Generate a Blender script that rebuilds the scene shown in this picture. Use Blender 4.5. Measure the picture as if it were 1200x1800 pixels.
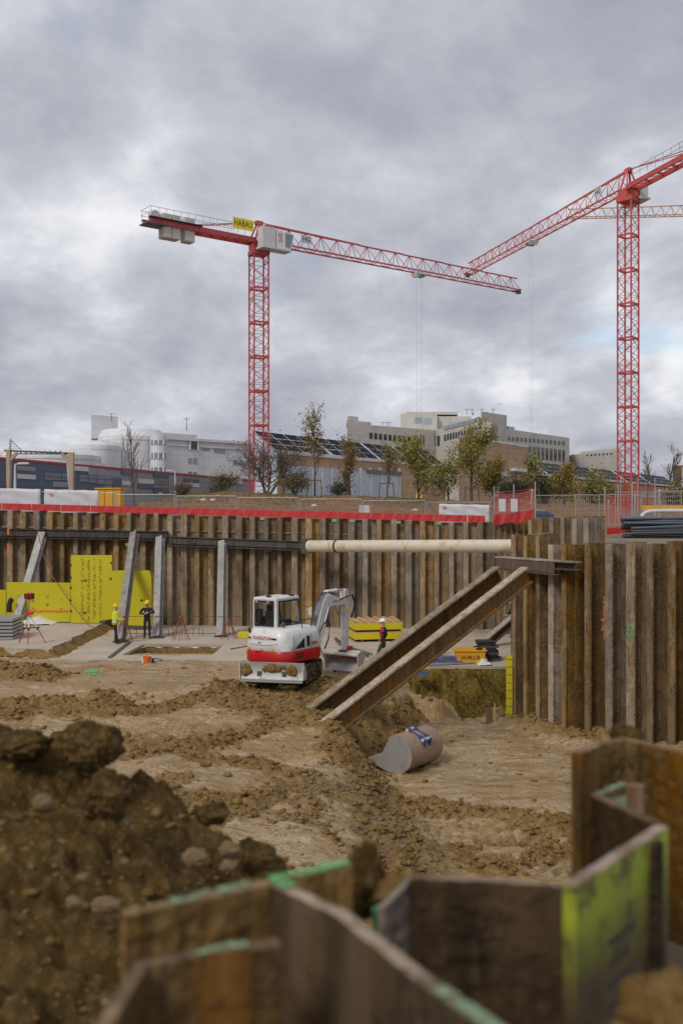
import bpy, bmesh, math, random
import numpy as np
from mathutils import Vector, Matrix
from mathutils.geometry import tessellate_polygon
R = math.radians
random.seed(7)
C = bpy.context.scene.collection
for o in list(bpy.data.objects): bpy.data.objects.remove(o)
scene = bpy.context.scene

# ------------------------------------------------------------------ camera
EYE = 6.05            # eye height above the pit slab, metres
F = 1750.0            # focal length in pixels of an 1800 px tall frame (35 mm lens, 36 mm frame)
cam_d = bpy.data.cameras.new('camera'); cam = bpy.data.objects.new('camera', cam_d); C.objects.link(cam)
cam.location = (0, 0, EYE); cam.rotation_euler = (R(90), 0, 0)
cam_d.sensor_fit = 'VERTICAL'; cam_d.sensor_height = 36; cam_d.sensor_width = 24; cam_d.lens = 35
cam_d.clip_start = 0.1; cam_d.clip_end = 5000
cam_d.dof.use_dof = True; cam_d.dof.focus_distance = 58; cam_d.dof.aperture_fstop = 1.5
scene.camera = cam

# ------------------------------------------------------------------ world, sun, exposure
SUN_EL, SUN_AZ = R(42), R(215)     # azimuth measured clockwise from +Y: behind the camera, to its left
w = bpy.data.worlds.new('World'); scene.world = w; w.use_nodes = True
nt = w.node_tree; nt.nodes.clear()
def N(t, tree=None, **k):
    n = (tree or nt).nodes.new(t)
    for a, b in k.items(): setattr(n, a, b)
    return n
L = lambda a, b, tree=None: (tree or nt).links.new(a, b)
out = N('ShaderNodeOutputWorld'); bg = N('ShaderNodeBackground'); L(bg.outputs[0], out.inputs[0])
sky = N('ShaderNodeTexSky', sky_type='NISHITA'); sky.sun_disc = False; sky.sun_elevation = SUN_EL; sky.sun_rotation = SUN_AZ
skys = N('ShaderNodeVectorMath', operation='SCALE'); L(sky.outputs[0], skys.inputs[0]); skys.inputs[3].default_value = 1.0
tc = N('ShaderNodeTexCoord'); sep = N('ShaderNodeSeparateXYZ'); L(tc.outputs['Generated'], sep.inputs[0])
def wm(op, a, b=None):
    n = N('ShaderNodeMath', operation=op)
    for i, v in enumerate((a, b)):
        if v is None: continue
        if isinstance(v, (int, float)): n.inputs[i].default_value = v
        else: L(v, n.inputs[i])
    return n.outputs[0]
den = wm('ADD', wm('MAXIMUM', sep.outputs[2], 0.0), 0.34)
cmb = N('ShaderNodeCombineXYZ'); L(wm('DIVIDE', sep.outputs[0], den), cmb.inputs[0]); L(wm('DIVIDE', sep.outputs[1], den), cmb.inputs[1])
def wnoise(scale, det, rough, dist, off):
    mp = N('ShaderNodeMapping'); L(cmb.outputs[0], mp.inputs[0]); mp.inputs['Location'].default_value = off
    mp.inputs['Rotation'].default_value = (0, 0, R(25)); mp.inputs['Scale'].default_value = (1.0, 0.8, 1)
    n = N('ShaderNodeTexNoise'); L(mp.outputs[0], n.inputs[0])
    n.inputs['Scale'].default_value = scale; n.inputs['Detail'].default_value = det
    n.inputs['Roughness'].default_value = rough; n.inputs['Distortion'].default_value = dist
    return n.outputs[0]
n_big = wnoise(1.65, 12, 0.55, 0.25, (19.32, 11.2, 4.26)); n_med = wnoise(5.6, 9, 0.6, 0.25, (8.7, 2.2, 0))
mixn = wm('ADD', wm('MULTIPLY', n_big, 0.76), wm('MULTIPLY', n_med, 0.24))
ramp = N('ShaderNodeValToRGB'); L(mixn, ramp.inputs[0])
cr = ramp.color_ramp; cr.interpolation = 'B_SPLINE'
cr.elements[0].position = 0.37; cr.elements[0].color = (0.62, 0.625, 0.64, 1)
cr.elements[1].position = 0.64; cr.elements[1].color = (0.22, 0.227, 0.265, 1)
for p, c in ((0.42, (0.51, 0.52, 0.55, 1)), (0.455, (0.425, 0.435, 0.475, 1)), (0.50, (0.345, 0.353, 0.395, 1)), (0.56, (0.285, 0.292, 0.335, 1))):
    e = cr.elements.new(p); e.color = c
# a few thin blue gaps where the Nishita sky shows through the cloud deck
gap = N('ShaderNodeMapRange'); L(wnoise(2.3, 6, 0.5, 0.2, (1.7, 5.9, 0)), gap.inputs[0])
gap.inputs[1].default_value = 0.60; gap.inputs[2].default_value = 0.78
SKY_STRENGTH = 0.12
cl = N('ShaderNodeVectorMath', operation='SCALE'); L(ramp.outputs[0], cl.inputs[0]); cl.inputs[3].default_value = 1.24 / SKY_STRENGTH
mx = N('ShaderNodeMixRGB'); L(gap.outputs[0], mx.inputs[0]); L(cl.outputs[0], mx.inputs[1]); L(skys.outputs[0], mx.inputs[2])
L(mx.outputs[0], bg.inputs[0]); bg.inputs[1].default_value = SKY_STRENGTH

sun_d = bpy.data.lights.new('sun', 'SUN'); sun = bpy.data.objects.new('sun', sun_d); C.objects.link(sun)
sun_d.energy = 1.5; sun_d.angle = R(16); sun_d.color = (1.0, 0.94, 0.85)
sd = Vector((math.sin(SUN_AZ) * math.cos(SUN_EL), math.cos(SUN_AZ) * math.cos(SUN_EL), math.sin(SUN_EL)))
sun.rotation_euler = sd.to_track_quat('Z', 'Y').to_euler(); sun.location = (-20, -20, 60)
vs = scene.view_settings
vs.view_transform = 'Standard'; vs.look = 'None'; vs.gamma = 1; vs.use_curve_mapping = False; vs.exposure = 0.28

# ------------------------------------------------------------------ helpers
def at(px, py, Y): return Vector(((px - 600) / F * Y, Y, EYE + (900 - py) / F * Y))
def gp(px, py, z=0.0):                 # where the sight line meets the level z
    Y = (EYE - z) * F / (py - 900); return Vector(((px - 600) / F * Y, Y, z))
def zat(py, Y): return EYE + (900 - py) / F * Y
def xat(px, Y): return (px - 600) / F * Y

def woff(o):
    v = Vector((0, 0, 0))
    while o is not None: v += o.location; o = o.parent
    return v
class MB:
    def __init__(s): s.v = []; s.f = []; s.m = []
    def add(s, vs, fs, m=0):
        b = len(s.v); s.v += [tuple(v) for v in vs]; s.f += [tuple(i + b for i in f) for f in fs]; s.m += [m] * len(fs); return s
    def box(s, c, size, rz=0, m=0, taper=1.0):
        x, y, z = [q / 2 for q in size]; ca, sa = math.cos(rz), math.sin(rz); vs = []
        for sz in (-1, 1):
            k = taper if sz > 0 else 1
            for sx, sy in ((-1, -1), (1, -1), (1, 1), (-1, 1)):
                a, b = sx * x * k, sy * y * k; vs.append((c[0] + a * ca - b * sa, c[1] + a * sa + b * ca, c[2] + sz * z))
        return s.add(vs, [(3, 2, 1, 0), (4, 5, 6, 7), (0, 1, 5, 4), (1, 2, 6, 5), (2, 3, 7, 6), (3, 0, 4, 7)], m)
    def bar(s, p, q, w, h, m=0, up=(0, 0, 1)):         # box along p-q, w across, h along up
        p, q = Vector(p), Vector(q); d = (q - p).normalized(); u = Vector(up)
        a = d.cross(u)
        if a.length < 1e-4: a = d.cross(Vector((0, 1, 0)))
        a.normalize(); b = a.cross(d).normalized(); a *= w / 2; b *= h / 2
        vs = [p - a - b, p + a - b, p + a + b, p - a + b, q - a - b, q + a - b, q + a + b, q - a + b]
        return s.add(vs, [(0, 1, 2, 3), (7, 6, 5, 4), (4, 5, 1, 0), (5, 6, 2, 1), (6, 7, 3, 2), (7, 4, 0, 3)], m)
    def tube(s, pts, r, n=6, m=0, cap=True):
        pts = [Vector(p) for p in pts]; rs = r if isinstance(r, (list, tuple)) else [r] * len(pts); b0 = len(s.v); K = len(pts)
        ref = None
        for i, p in enumerate(pts):
            d = (pts[min(i + 1, K - 1)] - pts[max(i - 1, 0)])
            if d.length < 1e-9: d = Vector((0, 0, 1))
            d.normalize()
            if ref is None: ref = Vector((0, 0, 1)) if abs(d.z) < 0.9 else Vector((1, 0, 0))
            a = d.cross(ref)
            if a.length < 1e-3: a = d.cross(Vector((0.3, 1, 0.2)))
            a.normalize(); b = d.cross(a)
            for k in range(n):
                t = 2 * math.pi * k / n; s.v.append(tuple(p + a * math.cos(t) * rs[i] + b * math.sin(t) * rs[i]))
        for i in range(K - 1):
            for k in range(n):
                s.f.append((b0 + i * n + k, b0 + i * n + (k + 1) % n, b0 + (i + 1) * n + (k + 1) % n, b0 + (i + 1) * n + k)); s.m.append(m)
        if cap:
            s.f.append(tuple(b0 + k for k in reversed(range(n)))); s.m.append(m)
            s.f.append(tuple(b0 + (K - 1) * n + k for k in range(n))); s.m.append(m)
        return s
    def prism(s, poly, z0, z1, m=0, mtop=None):        # poly: list of (x, y); z0/z1 numbers or per-vertex lists
        n = len(poly); A = z0 if hasattr(z0, '__len__') else [z0] * n; B = z1 if hasattr(z1, '__len__') else [z1] * n
        vs = [(p[0], p[1], A[i]) for i, p in enumerate(poly)] + [(p[0], p[1], B[i]) for i, p in enumerate(poly)]
        s.add(vs, [(i, (i + 1) % n, (i + 1) % n + n, i + n) for i in range(n)] + [tuple(range(n - 1, -1, -1))], m)
        b = len(s.v) - 2 * n; s.f.append(tuple(b + n + i for i in range(n))); s.m.append(m if mtop is None else mtop); return s
    def slab3(s, poly, d, m=0):                        # 3-D polygon extruded by vector d
        n = len(poly); d = Vector(d); P = [Vector(p) for p in poly]
        return s.add(P + [p + d for p in P], [(i, (i + 1) % n, (i + 1) % n + n, i + n) for i in range(n)] + [tuple(range(n - 1, -1, -1)), tuple(range(n, 2 * n))], m)
    def build(s, name, mats, parent=None, local=False, smooth=False, bevel=0):
        me = bpy.data.meshes.new(name); off = Vector((0, 0, 0)) if (local or parent is None) else woff(parent)
        me.from_pydata([(v[0] - off.x, v[1] - off.y, v[2] - off.z) for v in s.v], [], s.f)
        if not isinstance(mats, (list, tuple)): mats = [mats]
        for m in mats: me.materials.append(m)
        if len(mats) > 1: me.polygons.foreach_set('material_index', s.m)
        bm = bmesh.new(); bm.from_mesh(me); bmesh.ops.recalc_face_normals(bm, faces=bm.faces)
        if bevel:
            bmesh.ops.remove_doubles(bm, verts=bm.verts, dist=1e-5)
            bmesh.ops.bevel(bm, geom=[e for e in bm.edges if e.is_manifold and e.calc_face_angle(0) > 0.5], offset=bevel, segments=2, affect='EDGES', profile=0.6, clamp_overlap=True)
        bm.to_mesh(me); bm.free()
        if smooth:
            me.polygons.foreach_set('use_smooth', [True] * len(me.polygons))
            try: me.set_sharp_from_angle(angle=R(40))
            except Exception: pass
        o = bpy.data.objects.new(name, me); C.objects.link(o)
        if parent is not None: o.parent = parent
        return o
def thing(name, label, cat, loc=(0, 0, 0), rz=0, group=None):
    o = bpy.data.objects.new(name, None); C.objects.link(o); o.location = loc; o.rotation_euler = (0, 0, rz)
    o['label'] = label; o['category'] = cat; o.empty_display_size = 0.2
    if group: o['group'] = group
    return o
def tag(o, label, cat, group=None):
    o['label'] = label; o['category'] = cat
    if group: o['group'] = group
    return o
def struct(o): o['kind'] = 'structure'; return o
def dup(root, loc, rz=None, label=None):
    r = root.copy(); C.objects.link(r); r.location = loc
    if rz is not None: r.rotation_euler = (0, 0, rz)
    if label: r['label'] = label
    for ch in list(root.children):
        c = ch.copy(); C.objects.link(c); c.parent = r
        for g in list(ch.children):
            d = g.copy(); C.objects.link(d); d.parent = c
    return r
_txt = {}
def text_mesh(s, size, thick=0.004):
    cu = bpy.data.curves.new('lettering', 'FONT'); cu.body = s; cu.size = size; cu.extrude = thick; cu.align_x = 'CENTER'; cu.align_y = 'CENTER'
    t = bpy.data.objects.new('lettering', cu); C.objects.link(t)
    dg = bpy.context.evaluated_depsgraph_get(); dg.update()
    me = bpy.data.meshes.new_from_object(t.evaluated_get(dg)); bpy.data.objects.remove(t); return me
def lettering(s, size, m, parent, pos, xdir, up=(0, 0, 1), local=False, wscale=1.0, bold=0):
    me = text_mesh(s, size); me.materials.clear(); me.materials.append(m)
    x = Vector(xdir).normalized(); u = Vector(up); n = x.cross(u).normalized(); u = n.cross(x)
    M = Matrix((x * wscale, u, n)).transposed().to_4x4()
    off = Vector((0, 0, 0)) if (local or parent is None) else woff(parent)
    M.translation = Vector(pos) - off; me.transform(M)
    o = bpy.data.objects.new('lettering', me); C.objects.link(o)
    if parent is not None: o.parent = parent
    return o

# ------------------------------------------------------------------ materials
def srgb(r, g, b):
    f = lambda c: (c / 255 / 12.92) if c / 255 <= 0.04045 else ((c / 255 + 0.055) / 1.055) ** 2.4
    return (f(r), f(g), f(b), 1)
def lin(*c): return (c[0], c[1], c[2], 1)
class NT:
    def __init__(s, name):
        s.m = bpy.data.materials.new(name); s.m.use_nodes = True; s.t = s.m.node_tree; s.t.nodes.clear()
        s.o = s.n('ShaderNodeOutputMaterial'); s.b = s.n('ShaderNodeBsdfPrincipled'); s.l(s.b.outputs[0], s.o.inputs[0])
        s.tc = s.n('ShaderNodeTexCoord')
    def n(s, t, **k): return N(t, s.t, **k)
    def l(s, a, b): s.t.links.new(a, b)
    def val(s, inp, v):
        if isinstance(v, (int, float, tuple)): inp.default_value = v
        else: s.l(v, inp)
    def map(s, scale=(1, 1, 1), src='Object', loc=None):
        mp = s.n('ShaderNodeMapping'); s.l(s.tc.outputs[src], mp.inputs[0]); mp.inputs['Scale'].default_value = scale
        if loc is not None: s.l(loc, mp.inputs['Location'])
        return mp.outputs[0]
    def noise(s, scale, det=4, rough=0.55, vec=None, dist=0):
        n = s.n('ShaderNodeTexNoise'); s.l(vec if vec is not None else s.tc.outputs['Object'], n.inputs[0])
        n.inputs['Scale'].default_value = scale; n.inputs['Detail'].default_value = det; n.inputs['Roughness'].default_value = rough; n.inputs['Distortion'].default_value = dist
        return n.outputs[0]
    def voro(s, scale, vec=None, feature='F1'):
        n = s.n('ShaderNodeTexVoronoi', feature=feature); s.l(vec if vec is not None else s.tc.outputs['Object'], n.inputs[0]); n.inputs['Scale'].default_value = scale; return n
    def step(s, v, a, b):
        n = s.n('ShaderNodeMapRange'); s.val(n.inputs[0], v); n.inputs[1].default_value = a; n.inputs[2].default_value = b; n.interpolation_type = 'SMOOTHSTEP'; return n.outputs[0]
    def mix(s, f, a, b, mode='MIX'):
        n = s.n('ShaderNodeMixRGB', blend_type=mode); s.val(n.inputs[0], f); s.val(n.inputs[1], a); s.val(n.inputs[2], b); return n.outputs[0]
    def math(s, op, a, b=0.0):
        n = s.n('ShaderNodeMath', operation=op); s.val(n.inputs[0], a); s.val(n.inputs[1], b); return n.outputs[0]
    def ramp(s, v, stops):
        n = s.n('ShaderNodeValToRGB'); s.l(v, n.inputs[0]); cr = n.color_ramp
        cr.elements[0].position, cr.elements[0].color = stops[0]; cr.elements[1].position, cr.elements[1].color = stops[-1]
        for p, c in stops[1:-1]: e = cr.elements.new(p); e.color = c
        return n.outputs[0]
    def rand(s): return s.n('ShaderNodeObjectInfo').outputs['Random']
    def bump(s, h, strength=0.4, dist=0.02):
        n = s.n('ShaderNodeBump'); n.inputs['Strength'].default_value = strength; n.inputs['Distance'].default_value = dist; s.l(h, n.inputs['Height']); s.l(n.outputs[0], s.b.inputs['Normal'])
    def fin(s, col, rough=0.7, metal=0.0, spec=None):
        s.val(s.b.inputs['Base Color'], col); s.val(s.b.inputs['Roughness'], rough); s.val(s.b.inputs['Metallic'], metal)
        if spec is not None: s.b.inputs['Specular IOR Level'].default_value = spec
        return s.m
def paint(name, c, rough=0.5, dirt=0.25, dirt_c=(0.16, 0.11, 0.065, 1), scale=3.0, metal=0.0, bumpy=0.0):
    t = NT(name); n = t.noise(scale, 6, 0.65); f = t.math('MULTIPLY', t.step(n, 0.48, 0.72), dirt)
    c2 = t.mix(t.noise(scale * 6, 3), tuple(q * 0.88 for q in c[:3]) + (1,), tuple(min(1, q * 1.08) for q in c[:3]) + (1,))
    if bumpy: t.bump(t.noise(scale * 10, 4), bumpy, 0.01)
    return t.fin(t.mix(f, c2, dirt_c), t.math('ADD', t.math('MULTIPLY', n, 0.3), rough - 0.15), metal)
# ------------------------------------------------------------------ the site's own materials
def pile_mat(name, base_a, base_b, rust, mud, mud_amt, rust_amt, low=None):
    t = NT(name); rnd = t.rand()
    sh = t.n('ShaderNodeCombineXYZ'); t.l(t.math('MULTIPLY', rnd, 37.0), sh.inputs[0]); t.l(t.math('MULTIPLY', rnd, 91.0), sh.inputs[1]); t.l(t.math('MULTIPLY', rnd, 13.0), sh.inputs[2])
    v1 = t.map((7, 7, 0.45), loc=sh.outputs[0]); v2 = t.map((1, 1, 1), loc=sh.outputs[0]); v3 = t.map((3.2, 3.2, 0.9), loc=sh.outputs[0])
    streak = t.noise(1.0, 5, 0.6, v1); blot = t.noise(1.1, 6, 0.62, v3); fine = t.noise(22, 4, 0.7, v2)
    col = t.mix(t.step(streak, 0.35, 0.65), base_a, base_b)
    col = t.mix(t.math('MULTIPLY', t.step(blot, 0.50, 0.58), rust_amt), col, rust); col = t.mix(t.math('MULTIPLY', t.step(t.noise(1.0, 7, 0.7, t.map((2.0, 2.0, 0.5), loc=sh.outputs[0])), 0.56, 0.60), 0.55), col, tuple(q * 0.42 for q in base_b[:3]) + (1,)); g2 = t.math('FRACT', t.math('MULTIPLY', rnd, 29.7)); col = t.mix(t.math('MULTIPLY', t.step(g2, .62, .7), .45), col, tuple(sum(base_a[:3]) / 3 * k for k in (1.0, 1.0, 1.0)) + (1,))
    vv = t.noise(1.0, 5, 0.7, t.map((11, 11, 0.9), loc=sh.outputs[0]))
    col = t.mix(t.math('MULTIPLY', t.step(vv, 0.55, 0.66), 0.6), col, tuple(q * 0.45 for q in rust[:3]) + (1,))
    mm = t.step(t.math('ADD', t.noise(1.7, 7, 0.7, v2), t.math('MULTIPLY', fine, 0.25)), 0.58, 0.64)
    mudc = t.mix(t.step(fine, 0.4, 0.62), tuple(q * 0.28 for q in mud[:3]) + (1,), mud)
    grit = t.voro(15, v2)
    mudc = t.mix(t.math('MULTIPLY', t.step(grit.outputs['Distance'], 0.30, 0.18), 0.55), mudc, tuple(min(1, q * 2.1) for q in mud[:3]) + (1,))
    col = t.mix(t.math('MULTIPLY', mm, mud_amt), col, mudc)
    if low:
        sz = t.n('ShaderNodeSeparateXYZ'); t.l(t.tc.outputs['Object'], sz.inputs[0]); zz = t.math('ADD', sz.outputs[2], t.math('MULTIPLY', t.math('SUBTRACT', t.noise(0.9, 4, 0.6, v2), 0.5), 1.6))
        col = t.mix(t.math('MULTIPLY', t.step(zz, 1.9, 1.5), 0.5), col, low)
    hsv = t.n('ShaderNodeHueSaturation'); t.l(col, hsv.inputs['Color']); t.l(t.math('ADD', t.math('MULTIPLY', rnd, 0.75), 0.68), hsv.inputs['Value']); t.l(t.math('ADD', t.math('MULTIPLY', t.math('FRACT', t.math('MULTIPLY', rnd, 17.3)), 0.6), 0.75), hsv.inputs['Saturation'])
    t.bump(t.math('ADD', t.math('MULTIPLY', grit.outputs['Distance'], t.math('MULTIPLY', mm, 0.9)), t.math('MULTIPLY', fine, 0.6)), 0.6, 0.03)
    return t.fin(hsv.outputs[0], 0.85, 0.0, 0.12)
M = {}
M['flange'] = pile_mat('scraped pile flange', lin(.36, .28, .19), lin(.25, .19, .125), lin(.25, .125, .042), lin(.20, .14, .08), 0.40, 0.45, lin(.33, .25, .16))
M['recess'] = pile_mat('rusty pile recess', lin(.28, .20, .125), lin(.185, .132, .083), lin(.27, .145, .055), lin(.24, .165, .09), 0.75, 0.6, lin(.27, .20, .12))
M['recess2'] = pile_mat('rusty pile recess with soil', lin(.27, .19, .115), lin(.15, .104, .062), lin(.27, .15, .065), lin(.22, .15, .076), 0.8, 0.7)
M['pile_top'] = pile_mat('bare pile edge', lin(.42, .36, .30), lin(.34, .28, .23), lin(.22, .13, .07), lin(.2, .15, .1), 0.2, 0.4)
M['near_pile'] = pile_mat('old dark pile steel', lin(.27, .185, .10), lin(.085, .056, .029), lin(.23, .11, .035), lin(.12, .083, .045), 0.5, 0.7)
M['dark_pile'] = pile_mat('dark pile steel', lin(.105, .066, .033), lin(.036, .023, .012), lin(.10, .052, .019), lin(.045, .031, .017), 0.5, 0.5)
M['near_edge'] = pile_mat('pale worn pile edge', lin(.33, .25, .17), lin(.24, .17, .11), lin(.20, .10, .045), lin(.15, .10, .06), 0.6, 0.7)
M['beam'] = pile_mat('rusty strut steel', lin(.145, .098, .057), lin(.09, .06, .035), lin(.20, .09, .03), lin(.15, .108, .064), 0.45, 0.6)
M['beam_top'] = pile_mat('pale grey strut flange', lin(.40, .35, .29), lin(.31, .265, .215), lin(.24, .14, .07), lin(.26, .20, .13), 0.4, 0.3)  # top flanges only, paler than the webs
M['waler'] = pile_mat('dark grey waler steel', lin(.115, .108, .105), lin(.07, .065, .063), lin(.10, .07, .05), lin(.14, .1, .06), 0.2, 0.3)
M['prop'] = pile_mat('pale grey prop steel', lin(.36, .34, .32), lin(.28, .26, .245), lin(.25, .18, .12), lin(.25, .19, .13), 0.2, 0.2)

def ground_mat():
    t = NT('clay ground'); a = t.n('ShaderNodeAttribute', attribute_name='loose').outputs['Fac']; gv = t.n('ShaderNodeAttribute', attribute_name='gravel').outputs['Fac']
    P = t.tc.outputs['Object']
    n1 = t.noise(0.55, 7, 0.6); n2 = t.noise(2.4, 7, 0.65); n3 = t.noise(11, 6, 0.7); n4 = t.noise(40, 3, 0.7)
    sm = t.noise(1.0, 7, 0.65, t.map((0.7, 3.2, 1)), 1.2)          # smears dragged across the wet clay
    dry = t.mix(t.step(n1, 0.38, 0.62), lin(.40, .315, .215), lin(.315, .235, .145))
    dry = t.mix(t.math('MULTIPLY', t.step(t.noise(26, 5, .75), .54, .62), .7), dry, lin(.11, .075, .042)); dry = t.mix(t.step(sm, 0.52, 0.62), dry, lin(.27, .175, .085))
    dry = t.mix(t.math('MULTIPLY', t.step(sm, 0.46, 0.36), 0.6), dry, lin(.48, .405, .31))
    dry = t.mix(t.math('MULTIPLY', t.step(n3, 0.50, 0.60), 0.62), dry, lin(.17, .12, .068))
    lo = t.mix(t.step(n2, 0.36, 0.64), lin(.25, .168, .083), lin(.155, .10, .048))
    lo = t.mix(t.step(n3, 0.42, 0.66), lo, lin(.33, .238, .135))
    pb = t.voro(9); pc = t.n('ShaderNodeHueSaturation'); t.l(pb.outputs['Color'], pc.inputs['Color']); pc.inputs['Saturation'].default_value = 0.12; pc.inputs['Value'].default_value = 0.5
    pebble = t.mix(1.0, lin(.50, .36, .245), pc.outputs[0], 'MULTIPLY')
    pebble = t.mix(t.step(pb.outputs['Distance'], 0.30, 0.5), pebble, lin(.12, .08, .045))
    lo = t.mix(t.math('MULTIPLY', gv, t.step(n2, 0.42, 0.58)), lo, t.mix(0.55, pebble, lin(.30, .22, .15)))
    e = t.math('ADD', a, t.math('MULTIPLY', t.math('SUBTRACT', n2, 0.5), 0.9))
    col = t.mix(t.step(e, 0.28, 0.62), dry, lo)
    h = t.math('ADD', t.math('MULTIPLY', n3, t.math('ADD', t.math('MULTIPLY', a, 1.4), 0.35)), t.math('MULTIPLY', n4, 0.25)); t.bump(h, 0.75, 0.07)
    wet = t.step(sm, 0.6, 0.35)
    hs = t.n('ShaderNodeHueSaturation'); t.l(col, hs.inputs['Color']); hs.inputs['Saturation'].default_value = 1.18
    return t.fin(hs.outputs[0], t.math('ADD', 0.55, t.math('MULTIPLY', wet, 0.35)), 0, 0.18)
M['ground'] = ground_mat()
def soil_mat(name, a, b, c, stones=0.5, s=1.0):
    t = NT(name); n1 = t.noise(1.6 * s, 7, 0.65); n2 = t.noise(9 * s, 6, 0.7); n3 = t.noise(38 * s, 4, 0.7)
    col = t.mix(t.step(n1, 0.36, 0.64), a, b); col = t.mix(t.step(n2, 0.45, 0.68), col, c)
    v = t.voro(13 * s); vc = t.step(v.outputs['Distance'], 0.33, 0.2)
    hs = t.n('ShaderNodeSeparateColor'); t.l(v.outputs['Color'], hs.inputs[0])
    pick = t.step(hs.outputs[0], 0.74, 0.80)
    col = t.mix(t.math('MULTIPLY', t.math('MULTIPLY', vc, pick), stones), col, tuple(q * 1.7 for q in c[:3]) + (1,))
    t.bump(t.math('ADD', t.math('ADD', t.math('MULTIPLY', n2, 1.0), t.math('MULTIPLY', n3, 0.35)), t.math('MULTIPLY', t.math('MULTIPLY', vc, pick), 0.3)), 0.9, 0.06)
    hs2 = t.n('ShaderNodeHueSaturation'); t.l(col, hs2.inputs['Color']); hs2.inputs['Saturation'].default_value = 1.2
    return t.fin(hs2.outputs[0], 0.95, 0, 0.08)
M['heap'] = soil_mat('dark heaped soil', lin(.075, .049, .023), lin(.128, .087, .043), lin(.195, .138, .077), 0.6, 1.6)
M['clod'] = soil_mat('loose clods', lin(.165, .108, .052), lin(.235, .16, .082), lin(.32, .232, .135), 0.3)
M['olive'] = soil_mat('olive cut clay', lin(.065, .045, .016), lin(.15, .108, .044), lin(.25, .185, .09), 0.25)
M['bank'] = soil_mat('red brown bank soil', lin(.20, .125, .085), lin(.15, .10, .065), lin(.30, .21, .15), 0.5, 0.7)
M['stone'] = soil_mat('grey buff stone', lin(.30, .225, .145), lin(.235, .17, .105), lin(.36, .28, .19), 0.2, 2)
def concrete(name, a, b, stain):
    t = NT(name); n1 = t.noise(0.5, 7, 0.6); n2 = t.noise(3.5, 6, 0.7); n3 = t.noise(30, 3)
    col = t.mix(t.step(n1, 0.35, 0.65), a, b); col = t.mix(t.math('MULTIPLY', t.step(n2, 0.55, 0.72), 0.55), col, stain)
    col = t.mix(t.math('MULTIPLY', t.step(t.noise(1.1, 5, 0.6, t.map((0.4, 2.5, 1)), 0.8), 0.57, 0.68), 0.5), col, tuple(q * 0.8 for q in stain[:3]) + (1,))
    t.bump(n3, 0.25, 0.01); return t.fin(col, 0.8)
M['slab'] = concrete('blinding concrete', lin(.47, .40, .315), lin(.39, .33, .258), lin(.30, .225, .145))
M['upper'] = concrete('site ground', lin(.22, .175, .125), lin(.17, .13, .09), lin(.12, .085, .05))

M['red'] = paint('crane red paint', lin(.46, .062, .062), 0.5, 0.3, lin(.24, .05, .05), 0.8)
M['orange_red'] = paint('orange red steel paint', lin(.52, .075, .062), 0.5, 0.25, lin(.28, .05, .04), 0.8)
M['cherry'] = paint('excavator red paint', lin(.50, .012, .016), 0.3, 0.3, lin(.2, .06, .04), 2)
M['safety_red'] = paint('red barrier plastic', lin(.50, .026, .028), 0.5, 0.4, lin(.42, .10, .08), 1.2)
M['faded_red'] = paint('faded red barrier plastic', lin(.50, .13, .11), 0.5, 0.35, lin(.45, .2, .15), 1.2)
M['white'] = paint('white machine paint', lin(.66, .66, .65), 0.36, 0.55, lin(.42, .35, .26), 2.6)
M['white_muddy'] = paint('muddy white steel', lin(.50, .49, .46), 0.5, 0.75, lin(.22, .15, .075), 3.2)
M['grey_white'] = paint('grey white sheet metal', lin(.55, .56, .57), 0.45, 0.2, lin(.35, .33, .3), 1)
M['galv'] = paint('galvanised steel', lin(.38, .39, .405), 0.4, 0.2, lin(.3, .28, .26), 3, 0.4)
M['dgrey'] = paint('dark grey steel', lin(.07, .075, .085), 0.5, 0.3, lin(.12, .09, .06), 2)
M['black'] = paint('black rubber', lin(.012, .012, .013), 0.6, 0.55, lin(.06, .045, .03), 3)
M['black_hose'] = paint('dark blue black hose', lin(.012, .016, .035), 0.4, 0.1)
M['seat'] = paint('black seat fabric', lin(.010, .010, .011), 0.8, 0.0)
M['yellow_panel'] = None
M['ochre'] = paint('ochre crane paint', lin(.42, .24, .13), .5, .2)
M['sign_yellow'] = paint('sign yellow', lin(.80, .62, .02), 0.45, 0.05)
M['ink'] = paint('sign lettering', lin(.022, .024, .03), 0.5, 0.0)
M['ink_olive'] = paint('olive print', lin(.19, .165, .012), 0.6, 0.0)
M['ink_red'] = paint('red lettering', lin(.60, .05, .06), 0.5, 0.0)
M['ink_pink'] = paint('pale red print', lin(.60, .24, .26), 0.6, 0.0)
M['pipe'] = paint('cream painted steel pipe', lin(.60, .53, .42), 0.5, 0.7, lin(.32, .21, .11), 2.2)
M['wood'] = paint('new timber', lin(.52, .33, .16), 0.7, 0.4, lin(.36, .19, .08), 4)
M['wood_old'] = paint('weathered board', lin(.17, .10, .05), 0.8, 0.4, lin(.08, .05, .03), 4)
M['yellow_wood'] = paint('yellow coated formwork', lin(.60, .50, .012), 0.5, 0.3, lin(.40, .31, .02), 1.5)
M['yellow_bin'] = paint('yellow plastic', lin(.70, .36, .012), 0.45, 0.3, lin(.4, .22, .05), 2)
M['orange'] = paint('orange plastic', lin(.75, .13, .015), 0.45, 0.1)
M['blue_paint'] = paint('blue hanger paint', lin(.028, .055, .20), 0.45, 0.4, lin(.10, .09, .09), 4)
M['shell'] = paint('worn bucket steel', lin(.36, .25, .185), .42, .8, lin(.20, .13, .07), 2.2, .15)
M['van_blue'] = paint('dark blue car paint', lin(.03, .065, .16), 0.25, 0.05)
M['banner'] = None
M['sheet_white'] = paint('crumpled white sheet', lin(.66, .66, .66), 0.7, 0.2)
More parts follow.
